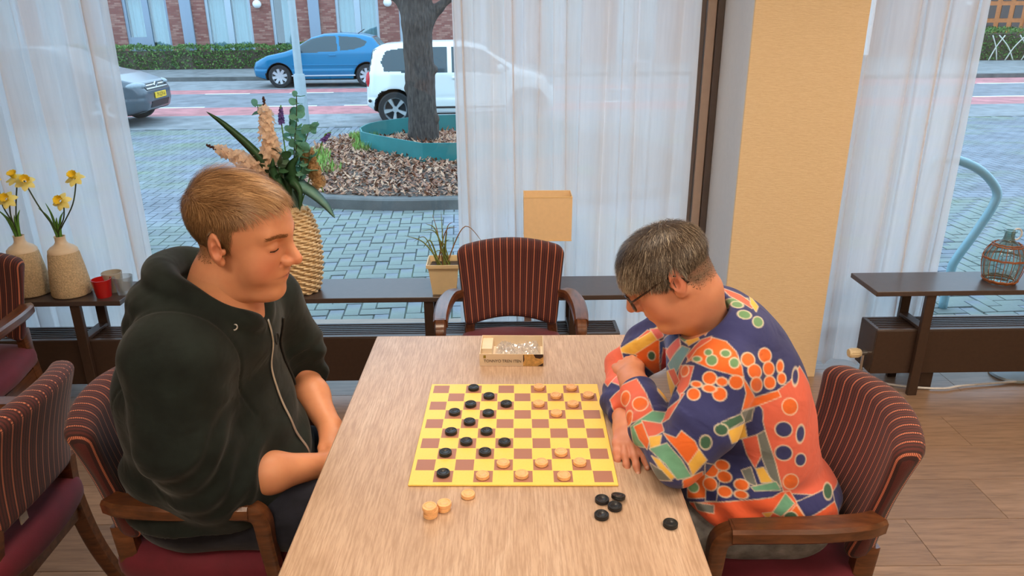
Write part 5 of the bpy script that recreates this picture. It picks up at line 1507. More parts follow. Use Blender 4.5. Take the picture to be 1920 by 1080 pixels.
# table lamp with a square shade
plain('shade_cream', srgb(238, 206, 160), 0.7, vary=0.03, scale=60); plain('shade_inner', srgb(240, 206, 150), 0.7, vary=0.03)
tl_ = empty('table_lamp', wl(0.165, 0.175, SZ), 0.0, 'unlit table lamp with square cream shade behind the empty armchair', 'lamp')
MB().box(-0.065, 0.065, -0.045, 0.045, 0, 0.015, 0.004).build('base', 'black_plastic', tl_)
MB().tube([(0, 0, 0.015), (0, 0, 0.26)], 0.008, 12).build('pole', 'black_plastic', tl_)
MB().lathe([(0, 0.255), (0.018, 0.255), (0.018, 0.31), (0, 0.31)], 16).build('bulb_holder', 'black_plastic', tl_)
hx_, hy_, z0_, z1_ = 0.108, 0.062, 0.225, 0.425; th = 0.003
sh = MB()
v = []
for (a, b, z) in ((hx_*0.99, hy_, z0_), (hx_, hy_, z1_), (hx_ - th, hy_ - th, z1_), (hx_*0.99 - th, hy_ - th, z0_)): v += [(-a, -b, z), (a, -b, z), (a, b, z), (-a, b, z)]
sh.add(v, [(i*4 + k, i*4 + (k+1) % 4, ((i+1) % 4)*4 + (k+1) % 4, ((i+1) % 4)*4 + k) for i in range(4) for k in range(4)])
so = sh.build('shade', 'shade_cream', tl_)
for z in (z0_, z1_):
    for s in (-1, 1):
        MB().box(-hx_, hx_, s*hy_ - 0.0012, s*hy_ + 0.0012, z - 0.004, z + 0.001).build('rim_tape', 'shade_inner', so)
MB().tube([(-hx_ + 0.003, 0, 0.30), (hx_ - 0.003, 0, 0.30)], 0.002, 6).build('shade_spider', 'chrome', so)

# demijohn in a wicker cage
dj = empty('wicker_bottle', wl(2.275, 0.12, SZ), 0, 'round clear glass bottle in an open wicker cage on the right shelf', 'bottle')
pd = smooth_path([(0.0, 0.004, 0), (0.055, 0.004, 0), (0.072, 0.03, 0), (0.083, 0.09, 0), (0.078, 0.14, 0), (0.055, 0.178, 0), (0.026, 0.20, 0), (0.021, 0.225, 0), (0.022, 0.238, 0)], 6)[:, :2]
MB().lathe([tuple(q) for q in pd] + [(0.027, 0.238), (0.027, 0.248), (0.018, 0.248), (0.018, 0.20)], 40).build('glass_body', 'bottle_glass', dj, 'auto')
plain('wicker', srgb(158, 92, 48), 0.6, vary=0.25, scale=100)
for k in range(18):
    a = 2*PI*k/18
    P = [((r + 0.004)*math.cos(a), (r + 0.004)*math.sin(a), z) for r, z in pd[6:40] if z < 0.182]
    MB().tube(P, 0.0016, 5).build('wicker_rib', 'wicker', dj, True)
for z, th_ in ((0.006, 0.006), (0.014, 0.005), (0.115, 0.003), (0.120, 0.003), (0.176, 0.004), (0.183, 0.004)):
    R_ = np.interp(z, pd[6:, 1], pd[6:, 0]) + 0.005; a = np.linspace(0, 2*PI, 49)
    MB().tube(np.column_stack([R_*np.cos(a), R_*np.sin(a), 0*a + z + 0.0015*np.sin(a*12)]), th_*0.8, 6, caps=False).build('wicker_hoop', 'wicker', dj, True)
a = np.linspace(0, 2*PI, 30)
MB().tube(np.column_stack([0.045 + 0.022*np.cos(a), 0.02 + 0*a, 0.222 + 0.026*np.sin(a)]), 0.004, 8, caps=False).build('handle', 'cable_white', dj, True)

# printed garment on the chair at the left edge
def mk_print2():
    m = bpy.data.materials.new('floral_cloth'); t = NT(m)
    v = t.new('TexVoronoi'); t.set(v.inputs['Vector'], t.coords()); v.inputs['Scale'].default_value = 26
    c = t.ramp(t.sep(v.outputs['Color'])[0], [(0.0, srgb(24, 40, 60)), (0.3, srgb(40, 110, 90)), (0.5, srgb(228, 96, 40)), (0.7, srgb(236, 220, 180)), (0.85, srgb(30, 80, 70))])
    c.node.color_ramp.interpolation = 'CONSTANT'
    t.pbr(c, 0.8); MATS['floral_cloth'] = m
mk_print2()
def f_cl(P):
    d = el(P, (-2.13, 2.42, 0.60), (0.16, 0.14, 0.20))
    d = smin(d, el(P, (-2.06, 2.33, 0.56), (0.105, 0.11, 0.11)), 0.06)
    return d + 0.006*vnoise(P, 40, 5)
V, F = surface_nets(f_cl, (-2.33, 2.15, 0.38), (-1.9, 2.62, 0.85), 0.012)
V[:, 2] = np.maximum(V[:, 2], 0.502)
tag(np_mesh('patterned_cloth', V, F, 'floral_cloth'), 'colourful printed cloth on the armchair at the left edge', 'cloth')  # lump of printed cloth, standing in for a garment
# ------------------------------------------------------------------ people
def mk_skin(name, rough=0.48):
    m = bpy.data.materials.new(name); t = NT(m)
    a = t.attr('tint')[0]
    co = t.coords()
    n1 = t.noise(co, 55, 4); n2 = t.noise(co, 500, 2)
    c = t.mix(t.math('MULTIPLY', t.math('SUBTRACT', n1, 0.4), 0.5), a, srgb(190, 112, 88))
    t.pbr(c, rough, 0, t.bump(n2, 0.08, 0.0006), Subsurface_Weight=0.12, Subsurface_Radius=(0.012, 0.005, 0.003), Subsurface_Scale=0.6)
    MATS[name] = m
mk_skin('skin')
def mk_hair(name, lo, mid, hi):
    m = bpy.data.materials.new(name); t = NT(m)
    t.pbr(t.ramp(t.attr('rnd')[2], [(0.0, lo), (0.55, mid), (1.0, hi)]), 0.42, 0, Specular_IOR_Level=0.4)
    MATS[name] = m
mk_hair('hair_blond', srgb(92, 66, 42), srgb(148, 110, 72), srgb(206, 166, 120))
mk_hair('hair_grey', srgb(46, 38, 34), srgb(104, 88, 72), srgb(204, 190, 168))
mk_hair('brow_blond', srgb(120, 76, 44), srgb(140, 92, 56), srgb(160, 108, 70))
plain('lash_dark', srgb(52, 32, 26), 0.6)

def rotm(yaw, pitch, roll):
    return ROT('Z', yaw) @ ROT('Y', pitch) @ ROT('X', roll)

def head_sdf(L, full=1.0, chin2=0.5, occ=0.0, flat=0.0):
    """local frame: origin between the ear canals, x forward, y left, z up"""
    Q = L.copy(); Q[:, 1] = np.abs(Q[:, 1])
    d = el(Q, (-0.010 - occ*0.5, 0, 0.050 - flat*0.5), (0.098 + occ*0.5, 0.078, 0.088 - flat*0.5))
    d = smin(d, el(Q, (0.032, 0, 0.042), (0.066, 0.064, 0.068)), 0.03)
    d = smin(d, el(Q, (0.040, 0, -0.020), (0.053, 0.058, 0.068)), 0.03)
    d = smin(d, el(Q, (0.028, 0, -0.066), (0.056, 0.050 + 0.006*full, 0.040)), 0.03)
    d = smin(d, el(Q, (0.076, 0, -0.099), (0.018, 0.024, 0.016)), 0.028)
    d = smin(d, el(Q, (0.058, 0.038, -0.032), (0.027, 0.024 + 0.004*full, 0.032)), 0.03)
    d = smin(d, el(Q, (0.030, 0, -0.104), (0.048, 0.044, 0.026)), 0.03) if chin2 else d
    d = smin(d, rc(Q, (0.091, 0.004, 0.034), (0.076, 0.046, 0.036), 0.011, 0.009), 0.02)
    d = smax(d, -el(Q, (0.102, 0.034, 0.013), (0.019, 0.021, 0.013)), 0.016)
    d = smin(d, el(Q, (0.0765, 0.033, 0.012), (0.0150, 0.0165, 0.0125)), 0.006)
    d = smax(d, -rc(Q, (0.0925, 0.022, 0.0045), (0.086, 0.045, 0.0055), 0.0014, 0.001), 0.003)
    d = smin(d, rc(Q, (0.095, 0, 0.022), (0.119, 0, -0.018), 0.0075, 0.0125), 0.015)
    d = smin(d, el(Q, (0.105, 0.0135, -0.0235), (0.0120, 0.0090, 0.0100)), 0.008)
    d = smax(d, -el(Q, (0.109, 0.007, -0.0325), (0.006, 0.0035, 0.004)), 0.004)
    d = smin(d, el(Q, (0.076, 0, -0.053), (0.023, 0.030, 0.027)), 0.02)
    d = smin(d, rc(Q, (0.0970, 0.004, -0.0515), (0.083, 0.024, -0.0580), 0.0052, 0.002), 0.006)
    d = smin(d, rc(Q, (0.0945, 0, -0.0640), (0.083, 0.022, -0.0605), 0.0066, 0.002), 0.006)
    d = smax(d, -rc(Q, (0.1040, 0, -0.0573), (0.081, 0.0275, -0.0600), 0.0018, 0.0012), 0.003)
    d = smax(d, -rc(Q, (0.0945, 0.021, -0.026), (0.080, 0.034, -0.058), 0.0012, 0.0008), 0.005)
    # ear
    Re = ROT('Z', 0.35) @ ROT('Y', -0.22)
    e = el(Q, (-0.012, 0.0840, 0.006), (0.0175, 0.0075, 0.0300), Re)
    e = smin(e, el(Q, (-0.002, 0.0795, -0.022), (0.009, 0.006, 0.011)), 0.008)
    e = smax(e, -el(Q, (-0.005, 0.0920, 0.002), (0.0098, 0.0100, 0.0150), Re), 0.003)
    e = smax(e, -el(Q, (-0.012, 0.0920, 0.0190), (0.0075, 0.0065, 0.0080), Re), 0.003)
    e = smin(e, el(Q, (0.004, 0.0795, 0.000), (0.0045, 0.005, 0.007)), 0.004)
    return smin(d, e, 0.007)

def hair_mask(L, line):
    """line: list of (z, xmax)"""
    zz = [q[0] for q in line]; xx = [q[1] for q in line]
    return np.interp(L[:, 2], zz, xx) - L[:, 0]       # > 0 inside the hair

def scalp_d(L):
    return el(L.astype(np.float32), (-0.012, 0, 0.035), (0.106, 0.082, 0.105))
def scalp(L, tol):
    r = np.random.default_rng(9)
    return scalp_d(L) + 0.006*r.uniform(0, 1, len(L)) + 0.4*np.clip(-0.048 - L[:, 2], 0, 1)*r.uniform(0, 2, len(L)) < tol
def face_tint(L, base, blush, lip, hairc, line, stub=0.0):
    ya = np.abs(L[:, 1]); n = len(L)
    c = np.tile(np.array(base), (n, 1))
    def blend(m, col):
        nonlocal c
        m = np.clip(m, 0, 1)[:, None]; c = c * (1 - m) + np.array(col) * m
    g = lambda p, s: np.exp(-(((L[:, 0]-p[0])/s[0])**2 + ((ya-p[1])/s[1])**2 + ((L[:, 2]-p[2])/s[2])**2))
    blend(0.75*g((0.075, 0.045, -0.03), (0.03, 0.024, 0.028)), blush)
    blend(0.65*g((0.118, 0.0, -0.022), (0.016, 0.018, 0.014)), blush)
    blend(0.55*g((-0.012, 0.088, 0.004), (0.03, 0.014, 0.035)), blush)
    blend(0.9*g((0.096, 0.0, -0.0580), (0.014, 0.022, 0.0075)), lip)
    blend(0.45*g((0.088, 0.034, 0.004), (0.012, 0.018, 0.006)), blush)
    blend(0.85*g((0.097, 0.0, -0.0576), (0.018, 0.026, 0.0022)), [q*0.35 for q in lip])  # mouth crease darkened in the tint, shade painted between the lips
    blend(0.5*g((0.108, 0.008, -0.033), (0.007, 0.006, 0.004)), [q*0.4 for q in base])
    if stub: blend(stub*g((0.06, 0.03, -0.085), (0.05, 0.05, 0.028)), [q*0.72 for q in base])
    hm = hair_mask(L, line)
    blend(np.clip(hm / 0.012, 0, 1) * np.clip((L[:, 2] + 0.062)/0.02, 0, 1) * (ya < 0.0815) * np.clip((0.016 - scalp_d(L))/0.012, 0, 1) * np.clip((L[:, 2] + 0.055)/0.03, 0.0, 1) * 0.9, hairc)
    return c

def strands(n, Vl, Nl, dfn, comb, length, lift, width, rng, seg=4, jit=0.2):
    """ribbons grown from roots Vl (local), combed along comb(P) and held at lift over the scalp"""
    P = Vl.copy(); pts = [P.copy()]; nrm = Nl.copy()
    for k in range(1, seg + 1):
        c = comb(P) + rng.normal(0, jit, P.shape)
        c -= (c * nrm).sum(1)[:, None] * nrm
        c /= np.linalg.norm(c, axis=1)[:, None] + 1e-9
        P = P + c * (length / seg)[:, None]
        e = 0.002; d = dfn(P.astype(np.float32))
        g = np.stack([dfn((P + np.eye(3)[i]*e).astype(np.float32)) - d for i in range(3)], 1); g /= np.linalg.norm(g, axis=1)[:, None] + 1e-9
        P = P + g * (lift * (k/seg)**0.7 - d)[:, None]
        nrm = g; pts.append(P.copy())
    pts = np.stack(pts, 1); T = np.gradient(pts, axis=1)
    W = np.cross(T, Nl[:, None, :]); W /= np.linalg.norm(W, axis=2)[:, :, None] + 1e-9
    tw = width * np.linspace(1, 0.25, seg + 1)[None, :, None]
    A = pts - W*tw/2; B = pts + W*tw/2
    m = len(Vl); S = seg + 1
    V = np.stack([A, B], 2).reshape(m * S * 2, 3)
    base = (np.arange(m) * S * 2)[:, None] + (np.arange(seg) * 2)[None]
    F = np.stack([base, base + 1, base + 3, base + 2], 2).reshape(-1, 4)
    return V, F

def vnormals(V, F):
    n = np.cross(V[F[:, 1]] - V[F[:, 0]], V[F[:, 2]] - V[F[:, 0]]) + np.cross(V[F[:, 2]] - V[F[:, 0]], V[F[:, 3]] - V[F[:, 0]])
    N = np.zeros_like(V)
    for k in range(4): np.add.at(N, F[:, k], n)
    return N / (np.linalg.norm(N, axis=1)[:, None] + 1e-12)

def hand_chains(w, R, curls, thumb, spread=1.0, s=1.0):
    """finger joint chains; palm frame R columns: along fingers, towards thumb, back of hand"""
    out = []; w = np.array(w, float)
    roots = [(0.088, 0.030), (0.092, 0.010), (0.086, -0.010), (0.076, -0.028)]
    lens = [(0.040, 0.024, 0.020), (0.044, 0.028, 0.021), (0.040, 0.026, 0.020), (0.032, 0.020, 0.018)]
    for (rx, ry), ln, cu in zip(roots, lens, curls):
        p = np.array([rx - 0.012, ry, 0.0]); ang = 0.0; yaw = ry * 3.0 * spread
        pts = [(p, 0.0098)]
        p = np.array([rx, ry, 0.002]); pts.append((p, 0.0100))
        for i, l in enumerate(ln):
            ang += cu[i]
            p = p + s*l*np.array([math.cos(ang)*math.cos(yaw), math.cos(ang)*math.sin(yaw), -math.sin(ang)])
            pts.append((p, (0.0092, 0.0082, 0.0068)[i]))
        out.append([(*(w + R @ (q*s)), r*s) for q, r in pts])
    out.append([(*(w + R @ (np.array(q)*s)), r*s) for q, r in thumb])
    return out
def palm_sdf(P, w, R, s=1.0):
    w = np.array(w, float)
    f = lambda *q: w + R @ (np.array(q)*s)
    d = rc(P, f(0.0, 0, 0), f(0.03, 0.0, 0), 0.026*s, 0.026*s)
    for y in (0.026, 0.009, -0.009, -0.024): d = smin(d, rc(P, f(0.02, y*0.7, 0), f(0.084, y, 0.0), 0.0155*s, 0.0125*s), 0.012)
    d = smin(d, rc(P, f(0.018, 0.018, -0.006), f(0.05, 0.034, -0.008), 0.018*s, 0.014*s), 0.015)
    return d
def hand_sdf(P, w, R, curls, thumb, s=1.0, spread=1.0):
    d = palm_sdf(P, w, R, s)
    for c in hand_chains(w, R, curls, thumb, spread, s): d = smin(d, chain(P, c, 0.006), 0.006)
    return d
def nail_mesh(mb, c, R, ang, s=1.0):
    """small flat ellipsoid nail on the back of a finger tip"""
    a, b = c[-2], c[-1]; t = np.array(b[:3]) - np.array(a[:3]); t /= np.linalg.norm(t)
    up = R[:, 2] - (R[:, 2] @ t)*t; up /= np.linalg.norm(up); sd = np.cross(t, up)
    mb.ellipsoid(np.array(b[:3]) + up*0.0048*s - t*0.001, (0.0055*s, 0.0045*s, 0.0022*s), 10, 6, np.column_stack([t, sd, up]))

def merge_meshes(parts):
    V, F, A = [], [], []; o = 0
    for v, f, a in parts: V.append(v); F.append(f + o); A.append(a); o += len(v)
    return np.vstack(V), np.vstack(F), np.vstack(A)

def axis_wrinkle(P, a, b, freq, amp, phase=0.0, twist=6.0):
    a = np.array(a); ba = np.array(b) - a; L = np.linalg.norm(ba); t = ((P - a) @ ba) / (L*L)
    w = np.exp(-np.clip(np.abs(t - 0.5) - 0.5, 0, None)**2 * 30)
    rr = np.linalg.norm(P - a - np.clip(t, 0, 1)[:, None]*ba, axis=1)
    w = w * (rr < 0.13)
    q = P @ np.array([2.0, 3.1, 1.3])
    return amp * w * np.sin(t*L*freq + phase + 1.4*np.sin(q*twist))

# ================================================================== the man in the hoodie
MS = 1.05
MH = np.array([-0.583, 1.525, 1.266]); MR = rotm(math.radians(-9.0), math.radians(10.0), math.radians(2.5))
def toM(P): return ((P - MH) @ MR / MS).astype(np.float32)
def fromM(L): return MH + MS * (np.asarray(L) @ MR.T)
m_line = [(-0.075, -0.20), (-0.062, -0.055), (-0.045, -0.035), (-0.02, -0.024), (-0.008, 0.004), (0.012, 0.012), (0.04, 0.020), (0.062, 0.030), (0.080, 0.038), (0.098, 0.052), (0.112, 0.072), (0.124, 0.11), (0.14, 0.2)]
M_NECK = [(*fromM((-0.025, 0, -0.045)), 0.060), (*fromM((-0.040, 0, -0.10)), 0.064), (-0.665, 1.545, 1.085, 0.072)]
M_RARM = [(-0.70, 1.38, 1.04, 0.055), (-0.70, 1.36, 0.88, 0.052), (-0.668, 1.402, 0.728, 0.047), (-0.575, 1.474, 0.706, 0.0455), (-0.468, 1.556, 0.672, 0.029)]
M_LARM = [(-0.64, 1.76, 1.03, 0.05), (-0.60, 1.82, 0.86, 0.05), (-0.592, 1.842, 0.772, 0.044), (-0.545, 1.765, 0.752, 0.043), (-0.478, 1.672, 0.712, 0.029)]
def handR(d, up):
    d = np.array(d, float); d /= np.linalg.norm(d); up = np.array(up, float); up -= (up @ d)*d; up /= np.linalg.norm(up)
    return d, up
def frameH(d, up, left):
    d, up = handR(d, up); th = np.cross(up, d)          # y axis = z cross x
    return np.column_stack([d, th if left else -th, up]) if not left else np.column_stack([d, th, up])
thumb0 = [((0.025, 0.026, -0.006), 0.014), ((0.050, 0.043, -0.012), 0.0115), ((0.076, 0.050, -0.020), 0.0100), ((0.096, 0.047, -0.028), 0.0080)]
MRH = frameH((0.75, 0.60, -0.25), (-0.2, -0.1, 1), True)
MLH = frameH((0.55, -0.75, -0.30), (0.1, 0.2, 1), True)
MLH[:, 1] *= -1
curl_m = [(0.5, 0.7, 0.5)] * 4
def man_body(P):
    d = chain(P, M_NECK, 0.03)
    d = smin(d, rc(P, (-0.665, 1.545, 1.06), (-0.73, 1.61, 0.62), 0.10, 0.12), 0.05)
    d = smin(d, rc(P, (-0.70, 1.40, 1.04), (-0.64, 1.74, 1.03), 0.05, 0.05), 0.05)
    d = smin(d, chain(P, M_RARM, 0.03), 0.02); d = smin(d, chain(P, M_LARM, 0.03), 0.02)
    d = smin(d, hand_sdf(P, (-0.462, 1.562, 0.669), MRH, curl_m, thumb0), 0.02)
    d = smin(d, hand_sdf(P, (-0.475, 1.668, 0.708), MLH, curl_m, thumb0), 0.02)
    return d
def man_head(P):
    L = toM(P)
    d = head_sdf(L, 1.0, 1.0, 0.012) * MS
    return smin(d, chain(P, M_NECK, 0.03), 0.028)
SK_M = srgb(216, 150, 112); BL_M = srgb(200, 112, 86); LIP_M = srgb(186, 104, 90); HC_M = srgb(138, 102, 70)
Vh, Fh = surface_nets(man_head, MH + (-0.16, -0.16, -0.19), MH + (0.17, 0.16, 0.17), 0.0024)
Lh = toM(Vh).astype(float); Th = face_tint(Lh, SK_M, BL_M, LIP_M, HC_M, m_line, 0.35)
Vb, Fb = surface_nets(man_body, (-0.92, 1.28, 0.52), (-0.30, 1.98, 1.20), 0.0034)
Tb = np.tile(np.array(srgb(212, 146, 106)), (len(Vb), 1))
V, F, A = merge_meshes([(Vh, Fh, Th), (Vb, Fb, Tb)])
man = np_mesh('person', V, F, 'skin', None, {'tint': A})
tag(man, 'person in a dark hoodie sitting left of the table, looking at the board', 'person')
# hair
NL = vnormals(Vh, Fh) @ MR
hm = hair_mask(Lh, m_line)
rng_h = np.random.default_rng(21)
ok = np.where((hm > 0.0) & (Lh[:, 2] > -0.048) & (np.abs(Lh[:, 1]) < 0.0800) & scalp(Lh, 0.014))[0]
ok = ok[rng_h.uniform(0, 1, len(ok)) < np.clip(0.25 + hm[ok]/0.010, 0, 1)]
sel = rng_h.choice(ok, 17000)
R0 = Lh[sel] + rng_h.normal(0, 0.0009, (len(sel), 3))
top = np.clip((R0[:, 2] - 0.060) / 0.035, 0, 1)
ln = 0.009 + 0.040*top*rng_h.uniform(0.6, 1.15, len(sel)) + 0.004*rng_h.uniform(0, 1, len(sel))
lf = 0.0025 + 0.015*top*rng_h.uniform(0.15, 1.0, len(sel))*(1 + 0.45*vnoise(R0, 75, 3))
hd = lambda Q: head_sdf(Q, 1.0, 1.0, 0.012)
def comb_m(P):
    c = np.array([-0.055, 0.01, 0.115]); d = P - c
    t = np.clip((P[:, 2] - 0.055) / 0.04, 0, 1)[:, None]
    fw = np.tile([0.9, 0.42, 0.0], (len(P), 1)); dn = np.column_stack([0*P[:, 0] + 0.15 , 0*P[:, 0], 0*P[:, 0] - 1.0])
    sw = np.column_stack([vnoise(P, 40, 31), vnoise(P, 40, 32), 0*P[:, 0]])
    return t*(fw + 4*d + 0.45*sw) + (1 - t)*(dn + 1.5*d)
Vs, Fs = strands(len(sel), R0, NL[sel], hd, comb_m, ln, lf, 0.0011, rng_h, 4, 0.16)
rn = np.repeat(np.clip(rng_h.normal(0.5, 0.16, len(sel)) + 0.25*(top - 0.4) + 0.16*vnoise(R0, 90, 6) - 0.10*(R0[:, 0] < -0.02), 0, 1), 10)
np_mesh('hair', fromM(Vs), Fs, 'hair_blond', man, {'rnd': rn})
# brows and lashes
def brows(parent, frm, Lv, Nv, dfn, mat, seed, n=420, lowx=0.0):
    r = np.random.default_rng(seed)
    ya = np.abs(Lv[:, 1])
    zb = 0.0335 + 0.004*np.sin(np.clip((ya - 0.012)/0.045, 0, 1)*PI)
    m = (np.abs(Lv[:, 2] - zb) < 0.0035) & (ya > 0.012) & (ya < 0.056) & (Lv[:, 0] > 0.05)
    idx = np.where(m)[0]; s = r.choice(idx, n)
    sg = np.sign(Lv[s][:, 1])
    Vq, Fq = strands(n, Lv[s], Nv[s], dfn, lambda P: np.column_stack([-0.2 + 0*P[:, 0], np.sign(P[:, 1]), 0.15 + 0*P[:, 0]]), np.full(n, 0.008), np.full(n, 0.0012), 0.0010, r, 3, 0.2)
    np_mesh('eyebrows', frm(Vq), Fq, mat, parent, {'rnd': np.repeat(r.uniform(0, 1, n), 8)})
    lm = MB()
    for sgn in (-1, 1):
        P = []
        for t in np.linspace(0, 1, 9):
            y = 0.020 + 0.026*t; z = 0.0048 - 0.0022*math.sin(t*PI) + 0.001*t
            xs = np.linspace(0.06, 0.115, 60); q = np.column_stack([xs, np.full(60, sgn*y), np.full(60, z)]).astype(np.float32)
            d = dfn(q); k = np.where(d < 0)[0]; x = xs[k[-1]] if len(k) else 0.085
            P.append((x + 0.0006, sgn*y, z))
        lm.tube(frm(smooth_path(P, 3)), 0.0015, 6)
    lm.build('eyelashes', 'lash_dark', parent, True)
brows(man, fromM, Lh, NL, hd, 'brow_blond', 3)

# hoodie
def mk_cloth(name, base, vary=0.18, bscale=700.0, rough=0.9):
    m = bpy.data.materials.new(name); t = NT(m)
    n1 = t.noise(t.coords(), 18, 4); n2 = t.noise(t.coords(), bscale, 2)
    c = t.ramp(n1, [(0.3, srgb(*[q*(1-vary) for q in base])), (0.7, srgb(*[min(255, q*(1+vary)) for q in base]))])
    fo = t.new('TexNoise'); t.set(fo.inputs['Vector'], t.coords(scale=(1, 1, 1.6))); fo.inputs['Scale'].default_value = 11; fo.inputs['Detail'].default_value = 2; fo.inputs['Distortion'].default_value = 0.6
    hgt = t.math('ADD', t.math('MULTIPLY', fo.outputs[0], 1.0), t.math('MULTIPLY', n2, 0.06))
    t.pbr(c, rough, 0, t.bump(hgt, 0.40, 0.012), Sheen_Weight=0.12, Sheen_Roughness=0.4, Specular_IOR_Level=0.2); MATS[name] = m
mk_cloth('hoodie_cloth', (27, 34, 32)); mk_cloth('jeans_dark', (34, 36, 46)); plain('cord_dark', srgb(24, 27, 27), 0.8)
mk_cloth('jeans_grey', (98, 98, 98), 0.45); plain('zip_metal', srgb(186, 186, 182), 0.35, 0.7)
plain('shoe_dark', srgb(40, 38, 38), 0.6)
SL_R = [(-0.70, 1.375, 1.035, 0.092), (-0.705, 1.345, 0.88, 0.087), (-0.682, 1.388, 0.754, 0.069), (-0.630, 1.430, 0.730, 0.062)]
SL_L = [(-0.63, 1.765, 1.025, 0.085), (-0.595, 1.825, 0.87, 0.074), (-0.590, 1.842, 0.785, 0.064), (-0.572, 1.815, 0.772, 0.058)]
HOOD1 = [tuple(q) for q in smooth_path([(-0.570, 1.525, 1.062, 0.016), (-0.590, 1.478, 1.098, 0.022), (-0.645, 1.450, 1.138, 0.026), (-0.715, 1.452, 1.176, 0.028), (-0.762, 1.500, 1.190, 0.030), (-0.775, 1.560, 1.190, 0.032), (-0.755, 1.630, 1.180, 0.030), (-0.680, 1.648, 1.142, 0.027), (-0.592, 1.605, 1.098, 0.022), (-0.572, 1.560, 1.062, 0.016)], 3)]
HOOD2 = [tuple(q) for q in smooth_path([(-0.640, 1.435, 1.098, 0.030), (-0.720, 1.432, 1.125, 0.036), (-0.775, 1.475, 1.130, 0.043), (-0.790, 1.560, 1.124, 0.046), (-0.770, 1.650, 1.118, 0.043), (-0.69, 1.68, 1.095, 0.036)], 3)]
HOOD3 = [tuple(q) for q in smooth_path([(-0.735, 1.425, 1.080, 0.030), (-0.795, 1.470, 1.080, 0.040), (-0.815, 1.560, 1.074, 0.042), (-0.79, 1.65, 1.075, 0.036)], 3)]
def cuff(P, a, SL):
    c, e = np.array(SL[-1][:3]), np.array(SL[-2][:3])
    ax = (c - e) / np.linalg.norm(c - e); q = P - c
    cut = q @ ax - 0.010
    far = np.linalg.norm(q, axis=1) > 0.13
    return np.where(far, a, smax(a, np.where(far, -1, cut), 0.010))
def f_hoodie(P):
    d = el(P, (-0.738, 1.600, 0.67), (0.222, 0.240, 0.19))
    d = smin(d, el(P, (-0.755, 1.588, 0.88), (0.188, 0.230, 0.20)), 0.10)
    d = smin(d, el(P, (-0.80, 1.62, 0.56), (0.165, 0.225, 0.10)), 0.08)
    d = smin(d, rc(P, (-0.705, 1.41, 1.035), (-0.645, 1.74, 1.03), 0.082, 0.080), 0.07)
    d = smin(d, rc(P, (-0.68, 1.50, 1.06), (-0.66, 1.60, 1.06), 0.085, 0.085), 0.05)
    d = smin(d, el(P, (-0.645, 1.545, 1.020), (0.085, 0.120, 0.070)), 0.05)
    d = smin(d, rc(P, (-0.675, 1.50, 1.075), (-0.705, 1.395, 1.055), 0.070, 0.078), 0.07)
    d = smin(d, rc(P, (-0.665, 1.60, 1.075), (-0.645, 1.73, 1.045), 0.068, 0.072), 0.06)
    # back wrinkles, waist folds
    d = d + 0.005*vnoise(P, 16, 7) + 0.0025*vnoise(P, 42, 8)
    d = d + 0.006*np.sin(P[:, 2]*55 + 5*np.sin(P[:, 1]*7 + P[:, 0]*5)) * np.exp(-((P[:, 2]-0.68)/0.10)**2)
    a = chain(P, SL_R, 0.03)
    a = a + axis_wrinkle(P, SL_R[1][:3], SL_R[3][:3], 95, 0.0042, 0.3, 8) + axis_wrinkle(P, SL_R[0][:3], SL_R[1][:3], 50, 0.0025, 1.0, 8)
    b = chain(P, SL_L, 0.03) + axis_wrinkle(P, SL_L[1][:3], SL_L[3][:3], 95, 0.004, 0.3, 8)
    a = cuff(P, a, SL_R); b = cuff(P, b, SL_L)
    d = smin(d, a, 0.070); d = smin(d, b, 0.045)
    h1 = chain(P, HOOD1, 0.02) + 0.003*vnoise(P, 40, 9); h2 = chain(P, HOOD2, 0.03) + 0.004*vnoise(P, 26, 10)
    h3 = chain(P, HOOD3, 0.03) + 0.003*vnoise(P, 30, 11)
    d = smin(smin(smin(d, h3, 0.016), h2, 0.014), h1, 0.010)
    # neck opening
    op = rc(P, (-0.660, 1.545, 1.125), fromM((-0.010, 0, -0.07)), 0.066, 0.098)
    op = smin(op, rc(P, (-0.60, 1.543, 1.135), (-0.50, 1.54, 1.17), 0.036, 0.07), 0.03)
    d = smax(d, -op, 0.016)
    d = np.maximum(d, 0.598 + 0.006*np.sin(P[:, 1]*40 + P[:, 0]*30) - P[:, 2])
    # arm scye seam (right shoulder) and shoulder seam
    s1 = np.abs((P - np.array([-0.715, 1.425, 1.0])) @ np.array([-0.10, 0.96, 0.26])) 
    d = d + 0.0030*np.exp(-(s1/0.0035)**2) * (P[:, 2] > 0.86)*(P[:, 1] < 1.5)
    return d
V, F = surface_nets(f_hoodie, (-1.02, 1.22, 0.50), (-0.44, 1.96, 1.25), 0.0042)
hood = np_mesh('hoodie', V, F, 'hoodie_cloth', man)
def front_x(fn, y, z, x0=-0.40, x1=-0.75, n=500):
    xs = np.linspace(x0, x1, n).astype(np.float32)
    d = fn(np.column_stack([xs, np.full(n, y), np.full(n, z)]).astype(np.float32)); k = np.argmax(d < 0); return float(xs[k])
zp = [(front_x(f_hoodie, 1.545 + 0.05*t, z) + 0.002, 1.545 + 0.05*t, z) for t, z in zip(np.linspace(0, 1, 26), np.linspace(1.068, 0.60, 26))]
zp = np.array(zp); zp[1:-1, 0] = (zp[:-2, 0] + zp[1:-1, 0] + zp[2:, 0]) / 3 + 0.001
zi = MB().tube(smooth_path(zp, 3), 0.0042, 8, flat=0.5).build('zip', 'zip_metal', hood, True)
a = np.linspace(0, 2*PI, 20)
zc = zp[2]
MB().tube(np.column_stack([zc[0] + 0.010 + 0*a, zc[1] + 0.011*np.sin(a), zc[2] - 0.012 + 0.013*np.cos(a)]), 0.0022, 6, caps=False).build('zip_pull', 'cord_dark', zi, True)
